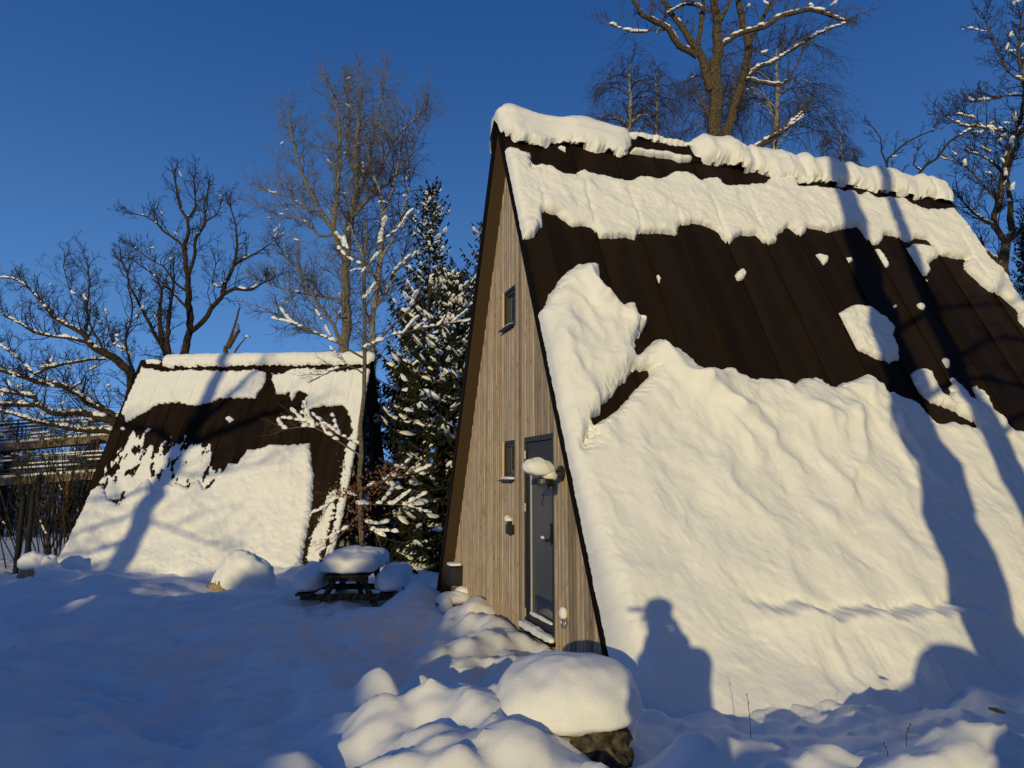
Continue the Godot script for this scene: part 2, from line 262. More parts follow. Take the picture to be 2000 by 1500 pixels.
	ridge_snow("ridge_snow", "big overhanging roll of snow on the near cabin's front peak", near_xf, -0.04, 1.86, reach, func(t: float) -> float: return 0.075 + 0.045 * exp(-pow((t - 0.15) / 0.3, 2.0)) + 0.04 * exp(-pow((t - 1.25) / 0.4, 2.0)) - 0.02 * exp(-pow((t - 0.75) / 0.2, 2.0)), 0.018)
	ridge_snow("ridge_snow", "thin wisp of snow along the bare middle of the near ridge", near_xf, 1.78, 3.0, func(t: float, side: float) -> float: return 0.14 + 0.03 * nz.get_noise_1d(t * 5.0), func(t: float) -> float: return 0.035 + 0.03 * maxf(0.0, nz.get_noise_1d(t * 3.0)), 0.02)
	ridge_snow("ridge_snow", "long lumpy roll of snow along the rear two thirds of the near ridge", near_xf, 2.82, 7.56, func(t: float, side: float) -> float: return 0.46 + 0.17 * exp(-pow((t - 4.25) / 0.2, 2.0)) + 0.13 * exp(-pow((t - 4.6) / 0.14, 2.0)) + 0.09 * nz.get_noise_2d(t * 1.9 + 8.0, side * 9.0) + 0.030 * nz.get_noise_2d(t * 7.0, side * 3.0) + 0.012 * nz.get_noise_2d(t * 24.0, side * 3.0), func(t: float) -> float: return 0.11 + 0.05 * exp(-pow((t - 3.4) / 0.4, 2.0)) + 0.05 * nz.get_noise_1d(t * 2.0) - 0.03 * exp(-pow(fposmod(t * 1.03, 0.87) - 0.4, 2.0) / 0.003), 0.018)


func far_snow() -> void:
	var grp := "snow lying on the far cabin's roof"
	var sx := slope_xf(1.0)
	var thin := func(t: float, s: float) -> float:
		var f: float = absf(fposmod(t - 0.325 + 0.306, 0.6125) - 0.306)
		return 0.07 + 0.02 * nz.get_noise_2d(t * 1.5, s * 1.5 + 60.0) + 0.008 * nz.get_noise_2d(t * 8.0, s * 8.0) - 0.03 * exp(-f * f / 0.0012)
	snow_sheet("snow_sheet", "upper left sheet of snow on the far cabin's roof", grp, far_xf, sx, [PackedVector2Array([Vector2(0.13, 0.42), Vector2(0.94, 0.61), Vector2(1.78, 0.54), Vector2(2.81, 0.64), Vector2(3.91, 0.58), Vector2(3.91, 0.60), Vector2(4.29, 0.68), Vector2(4.29, 1.07), Vector2(4.16, 1.59), Vector2(4.17, 1.63), Vector2(3.53, 1.62), Vector2(3.01, 1.61), Vector2(2.86, 1.76), Vector2(2.33, 1.90), Vector2(1.70, 1.75), Vector2(1.14, 1.81), Vector2(0.54, 2.32), Vector2(0.39, 2.46), Vector2(0.07, 2.10)])], [], 0.022, 0.09, 0.055, thin)
	snow_sheet("snow_sheet", "upper right sheet of snow with a tail down the far roof's right verge", grp, far_xf, sx, [PackedVector2Array([Vector2(4.43, 0.72), Vector2(4.79, 0.76), Vector2(5.20, 0.54), Vector2(5.52, 0.54), Vector2(6.52, 0.71), Vector2(7.33, 0.57), Vector2(7.51, 0.62), Vector2(7.51, 2.41), Vector2(7.51, 3.55), Vector2(7.51, 4.63), Vector2(7.51, 5.47), Vector2(7.44, 6.28), Vector2(7.35, 6.76), Vector2(7.24, 6.77), Vector2(7.26, 6.05), Vector2(7.32, 5.48), Vector2(7.26, 4.51), Vector2(7.24, 3.36), Vector2(7.33, 2.82), Vector2(7.14, 2.26), Vector2(6.86, 1.90), Vector2(6.44, 1.97), Vector2(6.30, 1.90), Vector2(6.07, 2.00), Vector2(5.77, 2.04), Vector2(5.65, 1.75), Vector2(5.79, 1.53), Vector2(5.44, 1.38), Vector2(5.27, 1.74), Vector2(5.14, 1.45), Vector2(4.77, 1.52), Vector2(4.64, 1.22)])], [], 0.022, 0.07, 0.06, thin)
	snow_sheet("snow_sheet", "thick lower sheet of snow on the far cabin's roof", grp, far_xf, sx, [PackedVector2Array([Vector2(0.14, 4.70), Vector2(0.43, 4.51), Vector2(0.71, 4.95), Vector2(1.15, 5.16), Vector2(1.36, 4.76), Vector2(1.69, 4.32), Vector2(2.08, 4.76), Vector2(2.24, 4.51), Vector2(2.71, 4.51), Vector2(2.99, 4.63), Vector2(3.13, 4.32), Vector2(3.48, 4.69), Vector2(3.58, 4.63), Vector2(3.71, 4.25), Vector2(3.90, 4.06), Vector2(3.90, 3.87), Vector2(4.20, 3.87), Vector2(4.38, 3.41), Vector2(4.63, 3.41), Vector2(5.01, 3.24), Vector2(5.50, 3.28), Vector2(6.15, 3.21), Vector2(6.27, 3.64), Vector2(6.48, 4.29), Vector2(6.61, 5.21), Vector2(6.62, 6.08), Vector2(6.65, 6.85), Vector2(6.3, 7.9), Vector2(0.0, 7.9)])], [], 0.024, 0.16, 0.035, func(t: float, s: float) -> float: return 0.15 + 0.05 * nz.get_noise_2d(t * 0.9, s * 0.8) + 0.02 * nr.get_noise_2d(t * 1.6, s * 0.7) + 0.02 * nz.get_noise_2d(t * 4.0, s * 4.0) + 0.15 * sm(6.0, 7.2, s))
	for c in [
		["small snow dot near the left verge of the far roof", PackedVector2Array([Vector2(0.22, 2.66), Vector2(0.29, 2.59), Vector2(0.40, 2.66), Vector2(0.36, 2.75)])],
		["small snow scrap below the far roof's upper band", PackedVector2Array([Vector2(1.04, 2.77), Vector2(1.08, 2.63), Vector2(1.21, 2.67), Vector2(1.12, 2.82)])],
		["round snow scrap in the fork of the branch shadow", PackedVector2Array([Vector2(3.37, 2.33), Vector2(3.50, 2.24), Vector2(3.68, 2.39), Vector2(3.57, 2.51)])],
		["powdery snow left behind beside the right verge strip", PackedVector2Array([Vector2(6.71, 6.33), Vector2(6.85, 5.65), Vector2(7.05, 4.63), Vector2(7.18, 4.69), Vector2(7.24, 5.47), Vector2(7.16, 6.39), Vector2(7.09, 6.88), Vector2(6.76, 6.83)])]]:
		snow_sheet("snow_patch", c[0], "snow patches on the far cabin's roof", far_xf, sx, [c[1]], [], 0.016, 0.06, 0.10 if c[1].size() > 4 else 0.02, func(t: float, s: float) -> float: return 0.035 + 0.02 * nz.get_noise_2d(t * 6.0, s * 3.0))
	snow_sheet("snow_patch", "broken speckled snow along the top of the far roof's lower sheet, at its left", "snow patches on the far cabin's roof", far_xf, sx, [PackedVector2Array([Vector2(0.36, 4.41), Vector2(0.45, 3.69), Vector2(0.44, 3.15), Vector2(0.70, 2.80), Vector2(1.21, 3.02), Vector2(1.68, 3.29), Vector2(2.17, 3.06), Vector2(2.77, 3.09), Vector2(3.46, 3.57), Vector2(3.72, 4.29), Vector2(3.46, 4.73), Vector2(2.88, 4.76), Vector2(2.08, 4.85), Vector2(1.26, 5.23), Vector2(0.57, 4.98)])], [], 0.018, 0.05, 0.5, func(t: float, s: float) -> float: return 0.03 + 0.012 * nz.get_noise_2d(t * 8.0, s * 5.0))
	snow_sheet("snow_patch", "thin flat snow patch at the left end of the far ridge", "snow patches on the far cabin's roof", far_xf, sx, [PackedVector2Array([Vector2(0.17, 0.16), Vector2(0.43, 0.10), Vector2(0.73, 0.20), Vector2(0.71, 0.33), Vector2(0.25, 0.30)])], [], 0.02, 0.05, 0.02, func(t: float, s: float) -> float: return 0.06)
	ridge_snow("ridge_snow", "long roll of snow along the ridge of the far cabin", far_xf, 0.78, 7.6, func(t: float, side: float) -> float: return 0.40 + 0.06 * nz.get_noise_2d(t * 2.0 + 70.0, side * 9.0) + 0.05 * nz.get_noise_2d(t * 7.0, side * 3.0), func(t: float) -> float: return 0.12 + 0.03 * nz.get_noise_1d(t * 1.5 + 20.0), 0.03)


func wall_lamp() -> void:
	var o := thing("wall_lamp", "black wall lamp on a curved arm right of the glass door", "lamp", near_xf * Transform3D(Basis(), Vector3(0.2, 1.73, 1.68)))
	var g := Geo.new()
	g.disc(Vector3(-0.012, 0, 0), Vector3(-1, 0, 0), [0.0, 0.075, 0.075, 0.068, 0.0], [0.0, 0.0, 0.026, 0.032, 0.032], 28)
	obj("back_plate", g, M.black_frame, o)
	var b := Geo.new()
	b.tube(PackedVector3Array([Vector3(-0.04, 0.02, 0), Vector3(-0.10, 0.022, 0), Vector3(-0.16, 0.022, 0), Vector3(-0.20, 0.0, 0), Vector3(-0.21, -0.03, 0)]), PackedFloat32Array([0.009, 0.009, 0.009, 0.009, 0.009]), 8)
	b.tube(PackedVector3Array([Vector3(-0.04, -0.03, 0), Vector3(-0.08, -0.05, 0), Vector3(-0.13, -0.055, 0)]), PackedFloat32Array([0.008, 0.008, 0.008]), 8)
	obj("arm", b, M.black_frame, o)
	var s := Geo.new()
	s.disc(Vector3(-0.215, -0.10, 0), Vector3.UP, [0.06, 0.115, 0.118, 0.112, 0.05, 0.0], [-0.012, -0.012, 0.0, 0.042, 0.052, 0.054], 32)
	s.disc(Vector3(-0.215, -0.10, 0), Vector3.UP, [0.0, 0.06], [-0.004, -0.012], 24)
	obj("shade", s, M.black_frame, o)
	var j := Geo.new()
	j.disc(Vector3(-0.13, -0.17, 0), Vector3.UP, [0.0, 0.034, 0.04, 0.03, 0.0], [0.0, 0.0, 0.05, 0.11, 0.12], 20)
	obj("socket", j, M.black_frame, o)
	var c := Geo.new()
	c.blob(Vector3(0.02, 0.0, 0), Vector3(0.165, 0.105, 0.13), nz, 0.020, 5.0, 2.2, 0.75, 26, 34)
	c.blob(Vector3(0.13, -0.045, 0.01), Vector3(0.085, 0.06, 0.09), nz, 0.022, 9.0, 2.0, 0.8, 16, 22)
	var co := obj("snow_pile", c, M.snow)
	co.transform = near_xf * Transform3D(Basis(Vector3.BACK, -0.2), Vector3(-0.075, 1.775, 1.68))
	tag(co, "loaf of snow balanced on the wall lamp by the door", "snow", "caps of snow on small things")


func yard_things() -> void:
	wall_lamp()
	# the two part black socket box left of the door
	var o := thing("socket_box", "small black two part socket box on the planks left of the door", "socket", near_xf * Transform3D(Basis(), Vector3(0.2, 0.99, 0.06)))
	var g := Geo.new()
	g.box(Vector3(-0.05, 0.02, -0.10), Vector3(-0.008, 0.17, -0.015), 0.006)
	obj("housing", g, M.black_frame, o)
	g = Geo.new()
	g.box(Vector3(-0.10, 0.03, 0.0), Vector3(-0.008, 0.14, 0.08), 0.008)
	obj("cover", g, M.black_frame, o)
	blob_cap("snow_pile", "two small humps of snow on the socket box", near_xf * Transform3D(Basis(), Vector3(0.16, 1.175, 0.005)), Vector3(0.05, 0.04, 0.055), 0.006, 2.2, 0.3, "caps of snow on small things", 14, 18)
	blob_cap("snow_pile", "left hump of snow on the socket box", near_xf * Transform3D(Basis(), Vector3(0.165, 1.185, -0.06)), Vector3(0.04, 0.045, 0.05), 0.006, 2.2, 0.3, "caps of snow on small things", 14, 18)
	# mailbox at the far corner
	o = thing("mailbox", "black box with a sloping lid on the far left corner of the gable", "mailbox", near_xf * Transform3D(Basis(), Vector3(0.2, 0.08, -2.5)))
	g = Geo.new()
	g.box(Vector3(-0.20, 0.0, -0.12), Vector3(-0.006, 0.27, 0.12), 0.006)
	obj("body", g, M.black_frame, o)
	g = Geo.new()
	g.box(Vector3(-0.215, 0.272, -0.13), Vector3(-0.004, 0.295, 0.13), 0.006)
	obj("lid", g, M.black_frame, o)
	blob_cap("snow_pile", "thin slab of snow on the lid of the black mailbox", near_xf * Transform3D(Basis(), Vector3(0.095, 0.375, -2.5)), Vector3(0.105, 0.035, 0.13), 0.005, 5.0, 0.2, "caps of snow on small things", 14, 24)
	# low stool under snow
	o = thing("stool", "low black stool buried in snow by the gable's left corner", "stool", Transform3D(Basis(Vector3.UP, 0.5), Vector3(-0.82, -2.02, -10.75)))
	g = Geo.new()
	g.box(Vector3(-0.25, 0.17, -0.2), Vector3(0.25, 0.21, 0.2), 0.01)
	obj("seat", g, M.black_frame, o)
	for sx in [-0.2, 0.2]:
		for sz in [-0.15, 0.15]:
			g = Geo.new()
			g.box(Vector3(sx - 0.02, -0.35, sz - 0.02), Vector3(sx + 0.02, 0.17, sz + 0.02), 0.004)
			obj("leg", g, M.black_frame, o)
	g = Geo.new()
	g.blob(Vector3(-0.03, 0.05, 0.0), Vector3(0.26, 0.11, 0.2), nz, 0.03, 3.0, 2.4, 0.6)
	g.blob(Vector3(0.12, 0.12, -0.03), Vector3(0.14, 0.11, 0.12), nz, 0.02, 4.0, 2.2, 0.8, 16, 20)
	g.blob(Vector3(-0.22, 0.0, 0.14), Vector3(0.10, 0.12, 0.10), nz, 0.02, 4.0, 2.2, 1.0, 16, 20)
	var co := obj("snow_pile", g, M.snow)
	co.transform = Transform3D(Basis(Vector3.UP, 0.5), Vector3(-0.82, -1.80, -10.75))
	tag(co, "drooping lumps of snow on the low black stool", "snow", "caps of snow on small things")
	# ring on the wall by the near corner
	o = thing("wall_ring", "small metal ring hook low on the planks near the gable's right corner", "hook", near_xf * Transform3D(Basis(), Vector3(0.2, 0.31, 1.72)))
	g = Geo.new()
	var rp := PackedVector3Array()
	var rr := PackedFloat32Array()
	for k in 25:
		rp.append(Vector3(-0.03 - 0.012 * cos(TAU * k / 24.0), -0.02 - 0.045 * cos(TAU * k / 24.0), 0.05 * sin(TAU * k / 24.0)))
		rr.append(0.007)
	g.tube(rp, rr, 8, false)
	obj("ring", g, M.steel, o)
	g = Geo.new()
	g.disc(Vector3(-0.004, 0, 0), Vector3(-1, 0, 0), [0.0, 0.05, 0.05, 0.0], [0, 0, 0.008, 0.012], 20)
	obj("plate", g, M.steel, o)
	blob_cap("snow_pile", "little tuft of snow on the ring hook", near_xf * Transform3D(Basis(), Vector3(0.17, 0.37, 1.715)), Vector3(0.04, 0.07, 0.06), 0.010, 2.2, 0.6, "caps of snow on small things", 14, 18, 8.0)
	# snow on the sills, the door's bottom rail and threshold
	blob_cap("snow_pile", "bar of snow along the door's bottom rail", near_xf * Transform3D(Basis(), Vector3(0.212, 0.195, 0.98)), Vector3(0.02, 0.03, 0.33), 0.006, 4.0, 0.3, "caps of snow on small things", 12, 48, 6.0)
	blob_cap("snow_pile", "rope of snow along the door threshold", near_xf * Transform3D(Basis(), Vector3(0.16, 0.055, 0.95)), Vector3(0.05, 0.055, 0.49), 0.016, 4.0, 0.3, "caps of snow on small things", 14, 72, 5.0)
	blob_cap("snow_pile", "thin pad of snow on the lower window's sill", near_xf * Transform3D(Basis(), Vector3(0.18, 1.672, -0.095)), Vector3(0.045, 0.03, 0.21), 0.004, 5.0, 0.2, "caps of snow on small things", 12, 40)
	blob_cap("snow_pile", "trace of snow on the upper window's sill", near_xf * Transform3D(Basis(), Vector3(0.18, 3.588, -0.09)), Vector3(0.045, 0.012, 0.22), 0.003, 5.0, 0.2, "caps of snow on small things", 10, 40)
	blob_cap("snow_pile", "crumb of snow on the door handle", near_xf * Transform3D(Basis(), Vector3(0.13, 1.062, 1.26)), Vector3(0.016, 0.022, 0.045), 0.004, 2.2, 0.3, "caps of snow on small things", 10, 14)

	# boulders
	boulder("boulder", "dark boulder under a huge snow dome at the near roof's foot", Vector3(0.47, -1.60, -4.36), Vector3(0.22, 0.26, 0.24), M.rock)
	var cap := Geo.new()
	cap.blob(Vector3.ZERO, Vector3(0.435, 0.255, 0.40), nz, 0.035, 1.6, 2.4, 0.42, 44, 64)
	cap.blob(Vector3(-0.28, -0.17, 0.02), Vector3(0.30, 0.16, 0.34), nz, 0.03, 1.8, 2.2, 0.8, 26, 36)
	var c1 := obj("snow_pile", cap, M.snow)
	c1.position = Vector3(0.35, -1.33, -4.52)
	c1.rotation = Vector3(0.08, 0.0, 0.0)
	tag(c1, "huge smooth dome of snow on the boulder nearest the camera", "snow", "snow on boulders")
	boulder("boulder", "tan boulder mostly buried in snow in front of the far cabin", Vector3(-5.86, -2.42, -15.3), Vector3(0.50, 0.42, 0.40), M.rock_pale)
	cap = Geo.new()
	cap.blob(Vector3(0, 0.0, 0), Vector3(0.62, 0.60, 0.52), nz, 0.09, 1.6, 1.9, 0.85, 36, 48)
	c1 = obj("snow_pile", cap, M.snow)
	c1.position = Vector3(-5.68, -2.13, -15.42)
	tag(c1, "tall drooping hood of snow on the boulder left of the picnic table", "snow", "snow on boulders")
	boulder("boulder", "tan boulder with a snow hat at the far cabin's left foot", Vector3(-11.70, -2.42, -17.7), Vector3(0.24, 0.34, 0.24), M.rock_pale)
	cap = Geo.new()
	cap.blob(Vector3(-0.05, 0, 0), Vector3(0.32, 0.25, 0.3), nz, 0.06, 2.2, 2.3, 0.7, 24, 32)
	cap.blob(Vector3(0.2, -0.13, -0.08), Vector3(0.30, 0.28, 0.3), nz, 0.09, 3.0, 2.1, 1.0, 24, 30)
	c1 = obj("snow_pile", cap, M.snow)
	c1.position = Vector3(-11.62, -2.02, -17.75)
	tag(c1, "rounded hat of snow on the leftmost boulder", "snow", "snow on boulders")

	picnic_table()
	# dry stalks poking out of the foreground snow
	for s in [["tall dry stalk in front of the photographer's shadow", Vector3(1.36, -1.42, -4.26), 0.2, 0.02], ["short dry stalk farthest right on the foreground snow", Vector3(2.05, -1.36, -3.92), 0.09, -0.03], ["bent dry stalk left of the shortest one", Vector3(1.93, -1.42, -3.85), 0.08, 0.03]]:
		var st := thing("dry_stalk", s[0], "plant", Transform3D(Basis(), s[1]), "dry stalks in the foreground")
		var h: float = s[2]
		g = Geo.new()
		g.tube(PackedVector3Array([Vector3(0, -0.25, 0), Vector3(-0.3 * s[3], h * 0.4, 0.0), Vector3(-s[3], h, 0.01)]), PackedFloat32Array([0.0022, 0.002, 0.0012]), 5)
		g.tube(PackedVector3Array([Vector3(-0.6 * s[3], h * 0.7, 0), Vector3(-0.6 * s[3] + 0.006, h * 0.82, 0.004)]), PackedFloat32Array([0.0025, 0.001]), 4)
		obj("stem", g, M.twig_oak, st)
		g = Geo.new()
		g.blob(Vector3(-s[3], h, 0.01), Vector3(0.003, 0.008, 0.003), nz, 0.0, 1.0, 2.0, 1.0, 6, 6)
		obj("bud", g, M.twig_oak, st)
	var stick := Geo.new()
	stick.tube(PackedVector3Array([Vector3(-0.035, 0.012, 0), Vector3(0, 0.006, 0.01), Vector3(0.05, -0.012, 0.0)]), PackedFloat32Array([0.006, 0.012, 0.004]), 6)
	var so := obj("stick", stick, M.twig_oak)
	so.position = Vector3(2.46, -1.17, -3.8)
	tag(so, "short dark stick lying on the snow at the lower right", "stick")


func boulder(called: String, label: String, at: Vector3, r: Vector3, m: Material) -> void:
	var g := Geo.new()
	g.blob(Vector3.ZERO, r, nz, minf(r.x, r.y) * 0.22, 1.6 / r.x, 2.3, 1.0, 30, 40)
	var o := obj(called, g, m)
	o.position = at
	tag(o, label, "boulder", "boulders in the yard")


func picnic_table() -> void:
	var at := Transform3D(Basis(Vector3.UP, 0.02), Vector3(-2.78, -2.34, -12.15))
	var o := thing("picnic_table", "dark wooden picnic table with benches under thick snow, between the cabins", "picnic table", at)
	# its length runs along z, from 0 back to -1.8
	for k in 5:
		var g := Geo.new()
		g.box(Vector3(-0.36 + k * 0.146, 0.70, -1.8), Vector3(-0.36 + k * 0.146 + 0.138, 0.742, 0.0), 0.006)
		obj("top_plank", g, M.table_wood, o)
	for s in [-1.0, 1.0]:
		for k in 2:
			var g := Geo.new()
			var x0: float = s * (0.56 + k * 0.135)
			g.box(Vector3(minf(x0, x0 + s * 0.128), 0.41, -1.8), Vector3(maxf(x0, x0 + s * 0.128), 0.45, 0.0), 0.006)
			obj("bench_plank", g, M.table_wood, o)
	for z in [-0.30, -1.5]:
		for s in [-1.0, 1.0]:
			var g := Geo.new()
			var d := Vector3(s * 0.34, -0.72, 0)
			var x := Transform3D(Basis(Vector3.BACK, atan2(s * 0.34, 0.72) * 1.0), Vector3(s * 0.22, 0.70, z))
			g.box(Vector3(-0.05, -0.98, -0.022), Vector3(0.05, 0.0, 0.022), 0.005, x)
			obj("leg", g, M.table_wood, o)
		var g2 := Geo.new()
		g2.box(Vector3(-0.80, 0.30, z + 0.024), Vector3(0.80, 0.405, z + 0.066), 0.006)
		obj("seat_beam", g2, M.table_wood, o)
		g2 = Geo.new()
		g2.box(Vector3(-0.34, 0.61, z + 0.024), Vector3(0.34, 0.698, z + 0.066), 0.006)
		obj("top_beam", g2, M.table_wood, o)
	var g3 := Geo.new()
	var bx := Transform3D(Basis(Vector3.RIGHT, 0.9), Vector3(0, 0.68, -0.9))
	g3.box(Vector3(-0.04, -0.75, -0.02), Vector3(0.04, 0.0, 0.02), 0.005, bx)
	obj("brace", g3, M.table_wood, o)
	var c := Geo.new()
	c.blob(Vector3(0, 0, 0), Vector3(0.49, 0.23, 1.04), nz, 0.05, 1.6, 4.0, 0.45, 34, 56)
	var co := obj("snow_pile", c, M.snow)
	co.transform = at * Transform3D(Basis(), Vector3(0, 0.85, -0.9))
	tag(co, "thick loaf of snow on the picnic table's top", "snow", "snow on the picnic table")
	for s in [["thick snow on the left bench of the picnic table", -0.70], ["thick snow on the right bench of the picnic table", 0.70]]:
		c = Geo.new()
		c.blob(Vector3.ZERO, Vector3(0.27, 0.25, 1.02), nz, 0.05, 1.7, 2.8, 0.5, 26, 40)
		co = obj("snow_pile", c, M.snow)
		co.transform = at * Transform3D(Basis(), Vector3(s[1], 0.56, -0.9))
		tag(co, s[0], "snow", "snow on the picnic table")


func tall_trees() -> void:
	var oak := {"segs": [4, 3, 3], "wig": 0.75, "up": [0.10, 0.12, 0.12], "deep": 2, "n": [5, 4, 0], "ang": 0.85, "ratio": 0.48, "every": 0.22, "length": 1.05, "bare": 0.18, "thin": 0.0055, "first": 0.022, "bark": M.bark_oak, "twig_mat": M.twig_oak, "snow": 0.85, "snow_h": 0.10, "snow_twigs": 0.012, "bare_trunk": 0.6}
	rng.seed = 101
	bare_tree("oak_tree", "spreading oak with snow laden limbs reaching out left of the far cabin", "tall bare trees", [
		PackedFloat32Array([-13.50, -1.88, -25.50, 0.203, -13.60, -0.27, -25.40, 0.202, -13.72, 0.99, -25.33, 0.186, -13.69, 2.08, -25.26, 0.170, -13.61, 2.90, -25.21, 0.155, -13.57, 3.63, -25.17, 0.139]),
		PackedFloat32Array([-13.57, 3.63, -25.17, 0.139, -14.24, 4.23, -25.31, 0.140, -14.96, 4.56, -25.43, 0.125, -15.46, 4.95, -25.52, 0.109, -15.79, 5.31, -25.60, 0.094, -16.27, 5.56, -25.68, 0.079, -16.85, 5.85, -25.77, 0.071, -17.23, 6.18, -25.84, 0.063, -17.66, 6.59, -25.93, 0.048, -18.11, 7.05, -26.02, 0.035, -18.81, 7.48, -26.14, 0.029, -19.47, 7.58, -26.23, 0.019]),
		PackedFloat32Array([-15.55, 4.95, -25.52, 0.070, -16.15, 5.10, -25.60, 0.055, -16.97, 5.22, -25.69, 0.047, -17.69, 5.39, -25.78, 0.047, -18.26, 5.71, -25.85, 0.040, -18.78, 5.96, -25.92, 0.032, -19.15, 6.21, -25.97, 0.024]),
		PackedFloat32Array([-15.66, 5.37, -25.60, 0.047, -15.57, 5.95, -25.53, 0.039, -15.61, 6.25, -25.49, 0.031, -15.54, 6.92, -25.41, 0.028, -15.55, 7.37, -25.35, 0.023, -15.59, 7.67, -25.32, 0.019]),
		PackedFloat32Array([-15.62, 6.29, -25.49, 0.031, -15.90, 6.59, -25.49, 0.023, -16.27, 6.86, -25.49, 0.020, -16.45, 7.33, -25.49, 0.016, -16.61, 7.80, -25.49, 0.016]),
		PackedFloat32Array([-14.89, 4.67, -25.43, 0.047, -15.11, 5.08, -25.42, 0.039, -15.40, 5.54, -25.40, 0.031]),
		PackedFloat32Array([-14.76, 4.31, -25.43, 0.047, -15.45, 4.28, -25.48, 0.047, -15.95, 4.19, -25.52, 0.047, -16.57, 4.09, -25.56, 0.047, -16.99, 3.98, -25.59, 0.047, -17.41, 3.79, -25.63, 0.039, -17.79, 4.10, -25.66, 0.031, -18.14, 4.41, -25.69, 0.031, -18.61, 4.72, -25.73, 0.032, -18.87, 4.88, -25.75, 0.024]),
		PackedFloat32Array([-13.76, 1.54, -25.33, 0.155, -14.20, 2.11, -25.42, 0.140, -14.67, 2.39, -25.49, 0.141, -15.35, 2.76, -25.59, 0.125, -15.84, 3.10, -25.67, 0.110, -16.48, 3.36, -25.76, 0.095, -17.11, 3.48, -25.84, 0.079, -17.74, 3.61, -25.92, 0.071, -18.47, 3.85, -26.02, 0.064, -19.02, 3.98, -26.09, 0.064]),
		PackedFloat32Array([-13.75, 1.36, -25.33, 0.140, -14.14, 2.04, -25.16, 0.139, -14.62, 2.12, -25.05, 0.123, -15.14, 2.29, -24.92, 0.107, -15.64, 2.28, -24.80, 0.106, -16.10, 2.31, -24.69, 0.091, -16.49, 2.52, -24.59, 0.090, -17.06, 2.55, -24.45, 0.075, -17.62, 2.54, -24.31, 0.060]),
		PackedFloat32Array([-13.69, 1.08, -25.33, 0.124, -14.19, 1.64, -25.14, 0.108, -14.73, 1.67, -24.99, 0.092, -15.26, 1.71, -24.84, 0.076, -15.64, 1.79, -24.73, 0.076, -16.21, 1.91, -24.56, 0.060, -16.76, 2.07, -24.40, 0.060, -17.21, 2.23, -24.26, 0.045, -17.50, 2.31, -24.18, 0.037]),
		PackedFloat32Array([-16.49, 2.52, -24.59, 0.075, -16.66, 2.82, -24.64, 0.076, -16.70, 2.84, -24.65, 0.076, -17.23, 2.94, -24.73, 0.061, -18.05, 3.06, -24.85, 0.046]),
		PackedFloat32Array([-13.53, 3.63, -25.17, 0.062, -13.84, 4.65, -25.14, 0.046, -13.90, 5.14, -25.12, 0.038, -13.75, 5.62, -25.10, 0.031, -13.74, 6.30, -25.08, 0.028, -13.93, 6.90, -25.06, 0.022, -13.93, 7.66, -25.04, 0.015]),
		PackedFloat32Array([-13.84, 4.62, -25.14, 0.039, -14.41, 4.82, -25.21, 0.031, -14.51, 5.28, -25.27, 0.023, -14.99, 5.67, -25.34, 0.019]),
		PackedFloat32Array([-14.67, 2.40, -25.49, 0.062, -15.31, 2.87, -25.27, 0.054, -15.71, 3.17, -25.14, 0.031, -15.30, 3.41, -25.02, 0.028, -15.12, 3.73, -24.93, 0.021, -14.71, 3.93, -24.83, 0.015])], oak.merged({"every": 0.13, "length": 1.2, "thin": 0.0046, "snow_h": 0.085}, true))
	rng.seed = 102
